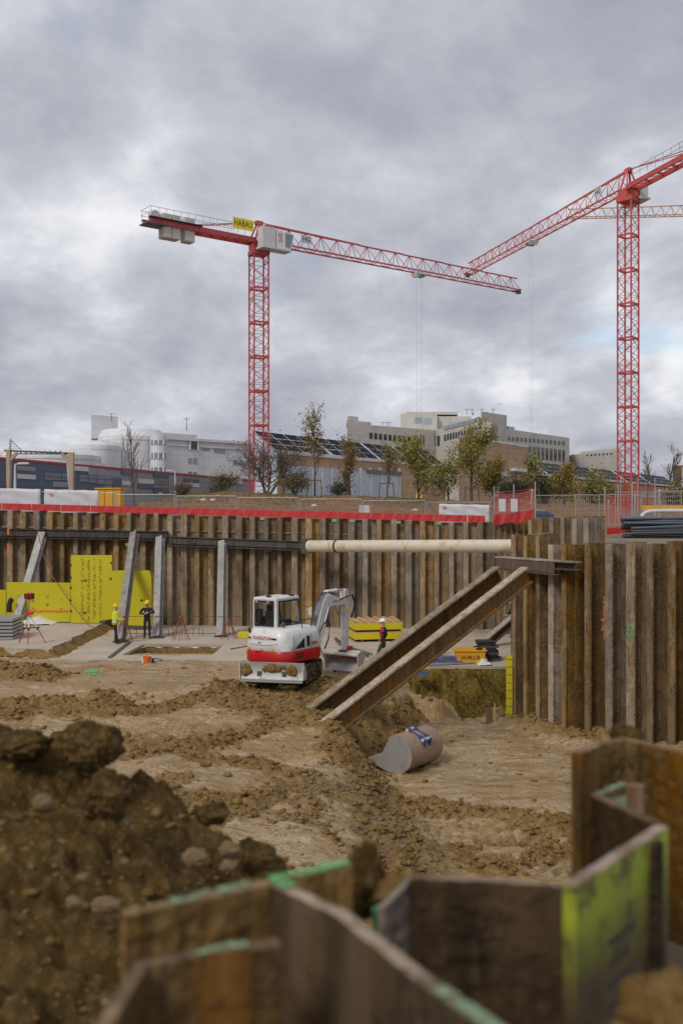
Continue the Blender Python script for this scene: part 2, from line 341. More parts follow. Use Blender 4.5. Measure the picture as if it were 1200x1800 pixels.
M['trestle'] = paint('rust red trestle steel', lin(.26, .075, .035), 0.6, 0.4, lin(.12, .05, .03), 6)
M['rebar'] = paint('rebar steel', lin(.05, .04, .035), 0.6, 0.3, lin(.14, .07, .03), 6)
M['steel_rods'] = paint('bluish steel bars', lin(.15, .17, .20), 0.35, 0.4, lin(.06, .05, .05), 3, 0.5)
M['skin'] = paint('skin', lin(.50, .29, .20), 0.55, 0.0)
M['navy'] = paint('dark work clothing', lin(.014, .016, .022), 0.85, 0.15, lin(.03, .03, .03), 6)
M['hivis'] = paint('high visibility yellow cloth', lin(.62, .70, .03), 0.7, 0.15, lin(.4, .42, .1), 5)
M['reflect'] = paint('reflective tape', lin(.62, .62, .62), 0.4, 0.0)
M['helmet_y'] = paint('yellow helmet plastic', lin(.80, .48, .015), 0.35, 0.0)
M['helmet_w'] = paint('white helmet plastic', lin(.78, .78, .78), 0.35, 0.0)
M['jacket_red'] = paint('red jacket panel', lin(.50, .025, .03), 0.8, 0.0)
M['spray_green'] = paint('green spray paint', lin(.10, .45, .14), 0.7, 0.9, lin(.30, .33, .22), 14)
M['spray_pale'] = paint('pale green spray paint', lin(.21, .34, .19), 0.8, 0.95, lin(.34, .30, .22), 12)
M['spray_pink'] = paint('pink spray paint', lin(.50, .17, .12), 0.8, 0.5, lin(.30, .19, .12), 8)
M['spray_orange'] = paint('orange spray paint', lin(.75, .16, .02), 0.7, 0.3, lin(.4, .15, .04), 8)
M['cable'] = paint('cable', lin(.05, .05, .055), 0.5, 0.0)
M['cloth_purple'] = paint('violet tape', lin(.11, .07, .42), 0.5, 0.0)
def glass(name, c, rough=0.06, spec=.9):
    t = NT(name); n = t.noise(0.35, 3); col = t.mix(n, tuple(q * 0.6 for q in c[:3]) + (1,), tuple(q * 1.4 for q in c[:3]) + (1,)); return t.fin(col, rough, 0.0, spec)
M['win_dark'] = glass('dark window', lin(.022, .026, .034)); M['win_blue'] = glass('blue grey window', lin(.18, .24, .30)); M['win_sky'] = glass('window with painted sky tint', lin(.28, .36, .42))  # win_sky: reflected sky is put into the pane colour
M['solar'] = glass('solar cells', lin(.008, .011, .020), 0.5, .08)
def cabglass():
    t = NT('clear cab glass'); tr = t.n('ShaderNodeBsdfTransparent'); tr.inputs[0].default_value = (.95, .97, .97, 1); g = t.n('ShaderNodeBsdfGlossy'); g.inputs['Roughness'].default_value = 0.03
    ms = t.n('ShaderNodeMixShader'); ms.inputs[0].default_value = 0.05; t.l(tr.outputs[0], ms.inputs[1]); t.l(g.outputs[0], ms.inputs[2]); t.l(ms.outputs[0], t.o.inputs[0]); return t.m
M['cabglass'] = cabglass()
def yellow_panel():
    t = NT('yellow formwork sheet'); P = t.tc.outputs['Object']; s = t.n('ShaderNodeSeparateXYZ'); t.l(P, s.inputs[0])
    base = t.mix(t.noise(0.8, 5), lin(.50, .44, .006), lin(.58, .50, .012))
    def lines(c, k, wd):
        f = t.math('FRACT', t.math('MULTIPLY', c, k)); return t.math('LESS_THAN', f, wd)
    g = t.math('MAXIMUM', lines(s.outputs[0], 4.2, 0.10), lines(s.outputs[2], 4.2, 0.10))
    col = t.mix(t.math('MULTIPLY', g, 0.28), base, lin(.36, .30, .01))
    return t, col
t, col = yellow_panel(); M['yellow_panel'] = t.fin(t.mix(t.math('MULTIPLY', t.step(t.noise(2.0, 6, 0.7), 0.6, 0.75), 0.4), col, lin(.38, .30, .05)), 0.5)
def banner():
    t = NT('printed white mesh banner'); n = t.noise(1.2, 4, 0.6); fold = t.noise(1.0, 3, 0.5, t.map((5, 5, 0.8)))
    col = t.mix(t.step(n, 0.45, 0.7), lin(.60, .60, .62), lin(.50, .50, .54)); col = t.mix(t.math('MULTIPLY', fold, 0.35), col, lin(.42, .41, .46)); t.bump(fold, 0.5, 0.05); return t.fin(col, 0.6)
M['banner'] = banner()
def wallmat(name, a, b, hscale=None, joint=0.25):
    t = NT(name); s = t.n('ShaderNodeSeparateXYZ'); t.l(t.tc.outputs['Object'], s.inputs[0])
    col = t.mix(t.step(t.noise(0.25, 6, 0.65), 0.35, 0.68), a, b); v = t.noise(1.0, 5, 0.6, t.map((0.6, 0.6, 0.06)))
    col = t.mix(t.math('MULTIPLY', t.step(v, 0.5, 0.7), 0.3), col, tuple(q * 0.62 for q in b[:3]) + (1,))
    if hscale:
        f = t.math('LESS_THAN', t.math('FRACT', t.math('MULTIPLY', s.outputs[2], hscale)), 0.08); col = t.mix(t.math('MULTIPLY', f, joint), col, tuple(q * 0.4 for q in b[:3]) + (1,))
    return t.fin(col, 0.75)
M['bld_white'] = wallmat('white cladding', lin(.66, .67, .69), lin(.60, .61, .635), 0.42, 0.15)
M['bld_trim'] = wallmat('pale roof trim', lin(.66, .67, .69), lin(.60, .61, .63))
M['bld_beige'] = wallmat('beige render', lin(.50, .48, .44), lin(.44, .42, .385), 0.28, 0.15)
M['bld_cream'] = wallmat('cream concrete', lin(.54, .52, .47), lin(.48, .46, .42))
M['brick'] = wallmat('orange brick', lin(.48, .315, .20), lin(.41, .265, .165), 1.1, 0.45)
M['navy_clad'] = wallmat('navy cladding', lin(.115, .14, .205), lin(.095, .12, .18), 0.6, 0.3)
M['grey_clad'] = wallmat('grey cladding', lin(.30, .31, .35), lin(.27, .28, .32), 0.6, 0.3)
M['light_clad'] = wallmat('white cladding panel', lin(.62, .62, .62), lin(.58, .58, .58))
M['stripe'] = paint('red roof edge', lin(.38, .035, .05), 0.5, 0.1)
M['glassfront'] = glass('white blue glazed front', lin(.40, .45, .52), 0.2)
M['concrete_post'] = concrete('precast concrete', lin(.42, .34, .24), lin(.36, .28, .19), lin(.28, .2, .12))
def leafmat(name, a, b, c):
    t = NT(name); col = t.ramp(t.noise(0.9, 4, 0.7), [(0.35, a), (0.5, b), (0.66, c)]); col = t.mix(t.math('MULTIPLY', t.noise(9, 2), 0.8), col, tuple(q * 0.5 for q in b[:3]) + (1,)); t.fin(col, 0.7, 0, 0.3)
    tl = t.n('ShaderNodeBsdfTranslucent'); t.l(col, tl.inputs[0]); ms = t.n('ShaderNodeMixShader'); ms.inputs[0].default_value = 0.3; t.l(t.b.outputs[0], ms.inputs[1]); t.l(tl.outputs[0], ms.inputs[2]); t.l(ms.outputs[0], t.o.inputs[0]); return t.m
M['leaf_green'] = leafmat('olive green leaves', lin(.22, .215, .05), lin(.36, .33, .085), lin(.50, .44, .14))
M['leaf_yellow'] = leafmat('yellowing leaves', lin(.24, .20, .045), lin(.38, .28, .06), lin(.50, .34, .08))
M['leaf_brown'] = leafmat('dry brown leaves', lin(.24, .17, .085), lin(.36, .25, .13), lin(.42, .32, .17))
M['leaf_dark'] = leafmat('dark shrub leaves', lin(.05, .06, .02), lin(.08, .09, .03), lin(.13, .13, .045))
M['grass'] = leafmat('rough grass', lin(.12, .15, .03), lin(.20, .20, .06), lin(.26, .22, .09))
M['bark'] = paint('dark bark', lin(.10, .082, .068), 0.9, 0.4, lin(.12, .10, .08), 3, 0, 0.4)
M['bark_brown'] = paint('brown twigs', lin(.15, .10, .07), 0.9, 0.4, lin(.09, .06, .04), 3)

def spray(name, a, b):
    t = NT(name); f = t.step(t.noise(16, 5, 0.7), 0.40, 0.58); f = t.math('MULTIPLY', f, t.math('ADD', 0.35, t.math('MULTIPLY', t.step(t.noise(60, 2), .4, .6), .55)))
    t.fin(t.mix(t.noise(9, 3), a, b), 0.8, 0, .1); tr = t.n('ShaderNodeBsdfTransparent'); ms = t.n('ShaderNodeMixShader'); t.l(f, ms.inputs[0]); t.l(tr.outputs[0], ms.inputs[1]); t.l(t.b.outputs[0], ms.inputs[2]); t.l(ms.outputs[0], t.o.inputs[0]); return t.m
M['thin_green'] = spray('thin green spray', lin(.12, .50, .17), lin(.22, .46, .22)); M['thin_pale'] = spray('thin pale green spray', lin(.24, .40, .22), lin(.30, .38, .25))
M['thin_pink'] = spray('thin pink spray', lin(.55, .20, .14), lin(.45, .22, .16))
M['shell_side'] = paint('scraped grey bucket plate', lin(.27, .26, .245), .45, .6, lin(.20, .14, .085), 3)
# ------------------------------------------------------------------ numpy noise and the pit floor
def _h(ix, iy, s):
    n = (ix.astype(np.int64) * 374761393 + iy.astype(np.int64) * 668265263 + s * 1274126177) & 0x7fffffff
    n = ((n ^ (n >> 13)) * 1274126177) & 0x7fffffff; n = n ^ (n >> 16); return (n & 0xffff) / 65535.0
def vnoise(x, y, s=0):
    ix, iy = np.floor(x), np.floor(y); fx, fy = x - ix, y - iy; fx = fx * fx * (3 - 2 * fx); fy = fy * fy * (3 - 2 * fy)
    a, b, c, d = _h(ix, iy, s), _h(ix + 1, iy, s), _h(ix, iy + 1, s), _h(ix + 1, iy + 1, s)
    return (a + (b - a) * fx) * (1 - fy) + (c + (d - c) * fx) * fy
def fbm(x, y, o=4, s=0, g=0.5):
    r, a, t = 0, 1.0, 0
    for i in range(o): r = r + a * vnoise(x * 2 ** i + 17.3 * i, y * 2 ** i - 9.1 * i, s + i); t += a; a *= g
    return r / t
def clumps(x, y, cell, s=0, dens=1.0):            # rounded lumps of random size, one per lattice cell
    x, y = x / cell, y / cell; ix, iy = np.floor(x), np.floor(y); best = np.zeros_like(x)
    for dx in (-1, 0, 1):
        for dy in (-1, 0, 1):
            jx, jy = ix + dx, iy + dy; cx = jx + _h(jx, jy, s + 1); cy = jy + _h(jx, jy, s + 2); r = (0.25 + 0.45 * _h(jx, jy, s + 3)) * (_h(jx, jy, s + 4) < dens)
            d2 = ((x - cx) ** 2 + (y - cy) ** 2) / np.maximum(r * r, 1e-6); best = np.maximum(best, np.sqrt(np.maximum(0, 1 - d2)) * r)
    return best * cell
def sst(a, b, x): t = np.clip((x - a) / (b - a), 0, 1); return t * t * (3 - 2 * t)
def seg_d(x, y, pts):                             # distance to a polyline
    d = np.full_like(x, 1e9)
    for (ax, ay), (bx, by) in zip(pts[:-1], pts[1:]):
        vx, vy = bx - ax, by - ay; t = np.clip(((x - ax) * vx + (y - ay) * vy) / (vx * vx + vy * vy + 1e-9), 0, 1); d = np.minimum(d, np.hypot(x - ax - t * vx, y - ay - t * vy))
    return d
ZLOW = -1.7
BERM = [(-0.2, 30.6), (0.15, 29.0), (0.0, 27.4), (0.5, 26.2), (1.8, 26.0), (3.8, 25.6), (4.8, 24.2), (5.9, 24.4)]
RIDGES = [([(-13.5, 37.2), (-10.9, 36.6)], 1.0, 0.55), ([(-10.3, 29.6), (-9.0, 30.4), (-7.3, 30.2)], 0.85, 0.55), ([(-7.3, 29.9), (-5.6, 30.4), (-4.4, 32.6), (-3.9, 34.4)], 0.6, 0.30),
          ([(-5.2, 24.6), (-3.4, 26.8), (-2.0, 29.6)], 0.45, 0.18), ([(-3.2, 19.6), (-2.2, 21.0), (-1.6, 22.5)], 0.5, 0.22), ([(3.0, 20.6), (4.5, 21.8), (5.6, 22.4)], 0.45, 0.2)]
def floor_h(x, y):
    yb = np.array([8, 20, 24, 27, 30, 33, 36, 39.5]); xb = np.interp(y, yb, [0.2, 0.3, 0.35, 0.2, 0.35, 1.2, 2.5, 3.1])
    wob = (fbm(x * 0.6, y * 0.6, 6, 5, .68) - 0.5) * 1.25
    wl = np.interp(y, [22, 28, 33, 37], [6.0, 4.6, 3.4, 1.5]); low = .27 * sst(-wl, -.2, x - xb + wob) + .73 * sst(-.85, np.interp(y, [22, 28, 34], [2.6, 1.5, 1.0]), x - xb + wob * 1.0); h = ZLOW * low; slope_ = sst(.32, .5, low) * sst(.98, .8, low) * sst(37.2, 36.2, y)
    h = h * (1 - (.55 * sst(36.7, 37.7, y + wob * 1.0 + 0.3 * np.sin(x * 2.3)) + .45 * sst(37.7, 38.8, y + wob * 0.7 + .22 * np.sin(x * 4.1))))
    near = sst(24.5, 20.0, y); h = h + near * low * 0.35
    loose = np.zeros_like(x)
    d = seg_d(x, y, BERM) + wob * 0.9; k = sst(1.2, 0.1, d); h = h + 0.20 * k; loose = np.maximum(loose, 0.95 * sst(1.15, 0.35, d + .25 * wob))
    for pts, rad, ht in RIDGES:
        d = seg_d(x, y, pts) + wob * 0.7; h = h + .8 * ht * sst(rad * 1.25, 0.0, d); loose = np.maximum(loose, sst(rad * 1.5, rad * 0.6, d))
    ex = np.hypot((x + 1.3) / 3.6, (y - 32.8) / 3.4); e = sst(1.15, 0.75, ex + wob * 0.5); loose = np.maximum(loose, e * 0.9); h = h + 0.10 * e
    # the churned diagonal field in the middle foreground
    fld = sst(1.5, 3.0, y - 15) * sst(29, 25.5, y) * sst(-6.5, -3.5, x + (y - 22) * 0.25) * sst(2.6, 0.6, x - 0.12 * (y - 22)) ; fld = fld * sst(0.50, 0.62, fbm(x * 0.45 + .2 * y, y * 0.5, 6, 11, .62) + 0.06)
    loose = np.maximum(loose, fld * 0.85)
    nr = sst(24.6, 23.0, y) * sst(0.0, 1.5, x) * sst(0.46, 0.58, fbm(x * 0.5, y * 0.6, 6, 21, .62)); loose = np.maximum(loose, nr * 0.8)
    grav = sst(19, 21, y) * sst(27, 25, y) * sst(-1.8, -0.6, x) * sst(2.8, 1.4, x)
    dd = np.hypot((x - 1.7) / 1.9, (y - 30.4) / 1.6); h = h + (ZLOW - h) * sst(1.15, .6, dd); loose = loose * (1 - sst(1.1, .7, dd))
    h = h + (np.maximum(h, -.40 - .12 * (x + .5)) - h) * sst(1.5, .5, np.hypot((x + .55) / 1.0, (y - 31.0) / 1.5)); loose = np.maximum(loose, .9 * sst(1.3, .7, np.hypot((x + .55) / 1.0, (y - 31.0) / 1.5)))
    face = sst(36.9, 37.3, y) * sst(38.9, 38.6, y) * low; 
    wb = seg_d(x, y, [(8.6, 33.4), (7.95, 33.35), (6.35, 36.6)]) + wob * 0.5; k = sst(1.1, 0.15, wb); h = h + 0.5 * k * sst(36.9, 36.0, y); loose = np.maximum(loose, 0.9 * k)
    loose = np.maximum(loose, slope_ * (.55 + .45 * (wob > 0)))
    # loose soil breaks into clods, smooth clay keeps low ripples and crawler ruts
    rough = loose * 1.0
    wx, wy = x + .10 * (fbm(x * 5, y * 5, 3, 33) - .5) * 2, y + .10 * (fbm(x * 5 + 9, y * 5, 3, 34) - .5) * 2; cl = clumps(wx, wy, 0.40, 31, 0.22) * 0.45 + clumps(wx, wy, 0.2, 47, 0.5) * 0.55 + clumps(wx, wy, 0.11, 53, 0.7) * 0.65
    h = h + rough * (cl * 0.9 - 0.05) + rough * (fbm(x * 1.6, y * 1.6, 4, 61) - 0.5) * 0.32
    h = h + (1 - loose) * ((fbm(x * 0.35, y * 0.6, 5, 71) - 0.5) * 0.14 + (fbm(x * 2.2, y * 3.5, 5, 73, .6) - .5) * .10 + (clumps(x, y, 0.3, 83, 0.16) * 0.35))
    def ruts(ang, off, lo, hi, cx):
        ca, sa = math.cos(ang), math.sin(ang); u = (x - cx) * ca + (y - off) * sa; v = -(x - cx) * sa + (y - off) * ca
        m = sst(0.42, 0.26, np.abs(v)) + sst(0.42, 0.26, np.abs(v - 2.1)); m = m * sst(lo, lo + 1.5, u) * sst(hi, hi - 1.5, u)
        return -0.09 * m + 0.07 * m * (np.sin(u * 2 * math.pi / 0.30) > 0.0) * (.5 + fbm(x * 2, y * 2, 2, 99)), m
    for a in ((R(62), 26.0, -7, 6, -3.0), (R(50), 25.0, -6, 5, -5.0), (R(-38), 22.5, -3.5, 5, 2.6), (R(75), 24, -6, 5, -1.6), (R(-24), 21.2, -4, 4, 3.2), (R(8), 23.4, -3, 4, 3.4), (R(66), 29, -5, 5, -6.0), (R(20), 31, -5, 3, -6.5), (R(-55), 27, -4, 4, -8)):
        dh, m = ruts(*a); h = h + dh
    h = h + face * ((fbm(x * 1.6, y * 3.0, 5, 91, .66) - 0.5) * 1.3 + clumps(x, y, .35, 95, .6) * .6)
    return h, np.clip(loose, 0, 1), np.clip(grav, 0, 1), face
def grid_mesh(name, xs, ys, hfun, mats, slot=None):
    X, Y = np.meshgrid(xs, ys); z, loose, grav, face = hfun(X.ravel(), Y.ravel()); nx, ny = len(xs), len(ys)
    co = np.stack([X.ravel(), Y.ravel(), z], 1).astype(np.float32)
    i = np.arange((ny - 1) * nx).reshape(ny - 1, nx)[:, :-1].ravel(); q = np.stack([i, i + 1, i + nx + 1, i + nx], 1).astype(np.int32)
    me = bpy.data.meshes.new(name); me.vertices.add(len(co)); me.vertices.foreach_set('co', co.ravel())
    me.loops.add(q.size); me.loops.foreach_set('vertex_index', q.ravel()); me.polygons.add(len(q)); me.polygons.foreach_set('loop_start', np.arange(0, q.size, 4, dtype=np.int32))
    me.update(calc_edges=True)
    for nm, arr in (('loose', loose), ('gravel', grav)):
        a = me.attributes.new(nm, 'FLOAT', 'POINT'); a.data.foreach_set('value', np.asarray(arr, np.float32))
    for m in mats: me.materials.append(m)
    if slot is not None: me.polygons.foreach_set('material_index', (face[q].mean(1) > 0.5).astype(np.int32))
    me.polygons.foreach_set('use_smooth', [True] * len(q))
    o = bpy.data.objects.new(name, me); C.objects.link(o); return o
xs = np.arange(-23, 12.0, 0.062); ys = np.concatenate([np.arange(9, 15, 0.12), np.arange(15, 33, 0.062), np.arange(33, 43.7, 0.085)])
def pit_h(x, y):
    h, l, g, f = floor_h(x, y); k = sst(40.1, 40.5, y + 0.4 * (fbm(x * 0.7, x * 0, 3, 9) - 0.5)) ; k = np.where(x > 2.6, sst(38.9, 39.15, y), k); k = np.where(x < -11.9, sst(43.0, 43.5, y), k)
    h = np.where((x > 2.4) & (y > 37.2), np.minimum(h, -0.06 - .1 * sst(38.7, 38.2, y)), h)
    return h * (1 - k) + (-0.15) * k, l, g, f
struct(grid_mesh('pit_floor', xs, ys, pit_h, [M['ground'], M['olive']], 1))

# clods and stones lying about: nobody could count them
def rock_verts(rng, n=1):
    bm = bmesh.new(); bmesh.ops.create_icosphere(bm, subdivisions=n, radius=1); vs = np.array([v.co[:] for v in bm.verts]); fs = [tuple(v.index for v in f.verts) for f in bm.faces]; bm.free(); return vs, fs
rng = np.random.default_rng(3); RV, RF = rock_verts(rng)
def scatter(name, n, sampler, smin, smax, mat, label=None, flat=0.55, kind='stuff'):
    V, Fc = [], []; b = 0
    pts = sampler(n)
    for (x, y, z) in pts:
        s = smin + (smax - smin) * rng.random() ** 5; v = RV * (1 + 0.62 * (rng.random((len(RV), 1)) - 0.5) * 1.4) * (1 + .25 * (rng.random(RV.shape) - .5)) * np.array([s * (0.7 + .6 * rng.random()), s * (0.7 + .6 * rng.random()), s * flat * (0.7 + .6 * rng.random())])
        a = rng.random() * 6.28; ca, sa = math.cos(a), math.sin(a); v = np.stack([v[:, 0] * ca - v[:, 1] * sa, v[:, 0] * sa + v[:, 1] * ca, v[:, 2]], 1) + np.array([x, y, z + s * flat * 0.25])
        V.append(v); Fc.append(np.array(RF) + b); b += len(v)
    V = np.concatenate(V); Fc = np.concatenate(Fc); me = bpy.data.meshes.new(name); me.vertices.add(len(V)); me.vertices.foreach_set('co', V.astype(np.float32).ravel())
    me.loops.add(Fc.size); me.loops.foreach_set('vertex_index', Fc.astype(np.int32).ravel()); me.polygons.add(len(Fc)); me.polygons.foreach_set('loop_start', np.arange(0, Fc.size, 3, dtype=np.int32)); me.update(calc_edges=True)
    me.materials.append(mat); o = bpy.data.objects.new(name, me); C.objects.link(o)
    if kind: o['kind'] = kind
    if label: o['label'] = label; 
    return o
def loose_sampler(n):
    res = []
    while len(res) < n:
        x = rng.uniform(-17, 8.5, n * 4); y = 14 + 26 * rng.random(n * 4) ** 1.0; h, l, g, f = pit_h(x, y); keep = (rng.random(n * 4) < l ** 1.5 + 0.03) & (y < 39.3) & (np.abs(f) < .5)
        res += list(zip(x[keep], y[keep], h[keep]))
    return res[:n]
o = scatter('loose_clods', 13000, loose_sampler, 0.010, 0.12, M['clod'], 'brown clods of broken soil strewn over the pit floor'); o['category'] = 'clods'
def gravel_sampler(n):
    res = []
    while len(res) < n:
        x = rng.uniform(-3, 4, n * 4); y = rng.uniform(17, 29, n * 4); h, l, g, f = pit_h(x, y); keep = rng.random(n * 4) < g * 0.7 + l * 0.2; res += list(zip(x[keep], y[keep], h[keep]))
    return res[:n]
o = scatter('scattered_stones', 2200, gravel_sampler, 0.010, 0.085, M['stone'], 'pale stones scattered over the churned soil in mid foreground'); o['category'] = 'stones'

# concrete blinding slab with the open rectangular pit, and the raised slab on the left
def holed(name, outer, hole, z, m, thick=0.12):
    loops = [[Vector((p[0], p[1], 0)) for p in outer]] + ([[Vector((p[0], p[1], 0)) for p in hole]] if hole else [])
    tri = tessellate_polygon(loops); pts = [p for l in loops for p in l]; mb = MB(); n = len(pts)
    zz = z if callable(z) else (lambda x, y: z)
    mb.add([(p.x, p.y, zz(p.x, p.y)) for p in pts] + [(p.x, p.y, zz(p.x, p.y) - thick) for p in pts], list(tri)); b = 0
    for l in loops:
        k = len(l); mb.f += [(b + i, b + (i + 1) % k, n + b + (i + 1) % k, n + b + i) for i in range(k)]; mb.m += [0] * k; b += k
    return mb.build(name, m)
def wavy(a, b, n, amp, s):
    return [(a[0] + (b[0] - a[0]) * i / n + amp * (vnoise(np.array([i * 0.9 + s]), np.array([s * 1.0]))[0] - .5) * 2 * (0 < i < n), a[1] + (b[1] - a[1]) * i / n + amp * (vnoise(np.array([i * 0.8 + s]), np.array([7.0]), 3)[0] - .5) * 2 * (0 < i < n)) for i in range(n + 1)]
front = wavy((-12, 40.6), (3.0, 40.2), 40, 0.28, 3)[:-1] + wavy((3.0, 38.85), (9.6, 38.8), 16, 0.10, 5)
HOLE = [(-9.25, 41.9), (-5.45, 41.9), (-5.3, 45.2), (-9.0, 45.3)]
struct(holed('concrete_slab', front + [(9.6, 51.0), (7.9, 51.3), (-12, 53.6)], HOLE, 0.03, M['slab']))
mb = MB(); hp = wavy(HOLE[0], HOLE[1], 12, .07, 2)[:-1] + wavy(HOLE[1], HOLE[2], 12, .07, 4)[:-1] + wavy(HOLE[2], HOLE[3], 14, .07, 6)[:-1] + wavy(HOLE[3], HOLE[0], 12, .07, 8)[:-1]
k = len(hp); cxh = sum(p[0] for p in hp) / k; cyh = sum(p[1] for p in hp) / k
rings = [[(cxh + (p[0] - cxh) * f, cyh + (p[1] - cyh) * f, z + 0.03 * math.sin(i * 2.1)) for i, p in enumerate(hp)] for f, z in ((1.03, -0.1), (0.99, -0.16), (0.97, -0.32), (0.955, -0.62))]
for r_ in rings: mb.v += r_
for a in range(3): mb.f += [(a * k + i, a * k + (i + 1) % k, (a + 1) * k + (i + 1) % k, (a + 1) * k + i) for i in range(k)]; mb.m += [0] * k
mb.f.append(tuple(3 * k + i for i in range(k))); mb.m.append(0)
struct(mb.build('slab_pit', M['clod']))
mb = MB(); edge = [(-23.5, 43.2)] + wavy((-17, 43.0), (-12.1, 41.2), 18, .16, 1)[:-1] + wavy((-12.1, 41.2), (-12.2, 52.6), 30, .12, 9) + [(-12.2, 53.7), (-23.5, 54.8)]
mb.prism(edge, -0.1, 0.36, 0); struct(mb.build('raised_slab', [M['slab']]))
mb = MB()                                         # raw earth flank of the raised slab
fl = wavy((-17, 43.0), (-12.1, 41.2), 26, .16, 1)[:-1] + wavy((-12.1, 41.2), (-12.2, 52.6), 60, .12, 9)
vs = []
for i, (x, y) in enumerate(fl):
    j = 0.14 * vnoise(np.array([i * 0.7]), np.array([2.0]))[0]; dx, dy = (0.05, -0.12) if i < 26 else (0.14, -0.03)
    vs += [(x + dx * .15, y + dy * .15, 0.34), (x + dx * (1 + j * 3), y + dy, 0.22), (x + dx * 3 + j, y + dy * 3, 0.02)]
mb.add(vs, [f for i in range(len(fl) - 1) for f in ((i * 3, i * 3 + 3, i * 3 + 4, i * 3 + 1), (i * 3 + 1, i * 3 + 4, i * 3 + 5, i * 3 + 2))]); struct(mb.build('slab_flank', M['clod'], smooth=True))

# the ground outside the pit, one sheet to the horizon, open over the pit
PIT = [(-24, 54.9), (7.75, 51.15), (10.55, 40.2), (9.5, 40.3), (6.75, 36.95), (8.3, 33.75), (14, 33.75), (14, 4.6), (1.6, 4.6), (-0.2, 3.2), (-24, 2.2)]
def up_z(x, y):
    if y > 300 or abs(x) > 200: return 5.0
    if y < 10: return 4.25
    if y > 48: return 5.35 if x < 0 else 4.75
    return 4.75
OUT = [(-3000, -200), (3000, -200), (3000, 3500), (-3000, 3500)]
struct(holed('ground', OUT, PIT, up_z, M['upper'], 0.05))

print('FEET', [(round(p.x,2), round(p.y,2), round(float(pit_h(np.array([p.x]),np.array([p.y]))[0][0]),2)) for p in (gp(585,1275,-.4), gp(560,1250,-.35), gp(640,1200,-.2))])
# ------------------------------------------------------------------ sheet pile walls: one wall is a thing, each pile a part of it
def pile(parent, p0, p1, ztop, zbot, mats, depth=0.36, nside=-1, name='sheet_pile', prof=None, rng_=random):
    p0, p1 = Vector((p0[0], p0[1], 0)), Vector((p1[0], p1[1], 0)); t = (p1 - p0); Lh = t.length; t.normalize(); n = Vector((t.y, -t.x, 0)) * (1 if nside < 0 else -1)   # n points at the pit
    fw_ = rng_.uniform(.27, .43); pr = prof or [(0.0, .5), (fw_, .5), (fw_ + rng_.uniform(.05, .12), -.5), (.88, -.5), (1.0, .5)]
    pts = [p0 + t * (u * Lh) + n * (d * depth) for u, d in pr]; th = 0.035; vs = []; mb = MB()
    for p in pts:
        for z, k in ((zbot, 0), (zbot, -th), (ztop, 0), (ztop, -th)): vs.append((p.x + n.x * k, p.y + n.y * k, z))
    fs, ms = [], []
    for i in range(len(pts) - 1):
        a, b = 4 * i, 4 * (i + 1); fs += [(a, b, b + 2, a + 2), (a + 1, a + 3, b + 3, b + 1), (a + 2, b + 2, b + 3, a + 3)]
        ms += [0 if i == 0 else 1, 1, 2]
    for a in (0, 4 * (len(pts) - 1)): fs.append((a, a + 2, a + 3, a + 1)); ms.append(1)
    mb.v, mb.f, mb.m = vs, fs, ms
    # interlock bead running down beside the front flange
    q = p0 + t * (Lh * (fw_ + .01)) + n * (depth * 0.5 - 0.01); mb.bar((q.x, q.y, zbot), (q.x, q.y, ztop - 0.02), 0.045, 0.045, 1, up=(n.x, n.y, 0))
    return mb.build(name, mats, parent)
def wall(label, p0, p1, n, zt, zb, mats, jit=0.10, name='sheet_pile_wall', depth=0.30, nside=-1):
    t = thing(name, label, 'sheet pile wall', (p0[0], p0[1], zb)); V0, V1 = Vector((p0[0], p0[1], 0)), Vector((p1[0], p1[1], 0)); rr = random.Random(label)
    for i in range(n):
        a, b = V0.lerp(V1, i / n), V0.lerp(V1, (i + 1) / n); f = (i + .5) / n
        pile(t, a, b, (zt(f) if callable(zt) else zt) + rr.uniform(-jit, jit), zb, mats, depth, nside)
    return t
PM = [M['flange'], M['recess'], M['pile_top']]; PM2 = [M['flange'], M['recess2'], M['pile_top']]
FW0, FW1 = Vector((-24, 54.9, 0)), Vector((7.75, 51.0, 0))
def far_pt(X, off=0.0):                            # a point of the far wall line, off metres in front of it
    f = (X - FW0.x) / (FW1.x - FW0.x); p = FW0.lerp(FW1, f); d = (FW1 - FW0).normalized(); n = Vector((d.y, -d.x, 0)); return p + n * off
def far_top(X): return 6.28 - (X + 24) / 31.75 * 0.82
farwall = wall('long rusty sheet pile wall at the back of the pit, under the red boards', FW0, FW1, 43, lambda f: far_top(-24 + 31.75 * f), -0.3, PM, 0.10)
retwall = wall('receding sheet pile wall right of the back corner, its head rising behind the block of piles', (7.85, 50.9), (10.5, 40.2), 15, lambda f: 5.5 + 0.42 * f, -0.3, PM, 0.07)
blk = thing('sheet_pile_wall', 'tall sheet pile wall filling the right of the pit, carrying the two big raking struts', 'sheet pile wall', (8.0, 33.5, -2.2))
rr = random.Random(5)
def run(p0, p1, n, zf, zb, mats):
    V0, V1 = Vector((*p0, 0)), Vector((*p1, 0))
    for i in range(n): pile(blk, V0.lerp(V1, i / n), V0.lerp(V1, (i + 1) / n), zf(i) + rr.uniform(-.03, .03), zb, mats, 0.48)
run((9.4, 44.0), (6.5, 36.85), 10, lambda i: 5.15, -0.4, PM2)
run((6.46, 36.75), (8.04, 33.5), 5, lambda i: (5.2, 5.2, 5.2, 4.93, 4.95)[i], -2.3, PM2)
run((8.1, 33.45), (13.6, 33.35), 8, lambda i: (5.0, 5.02, 5.08, 5.0, 5.05, 4.98, 5.0, 5.0)[i], -2.3, PM2)
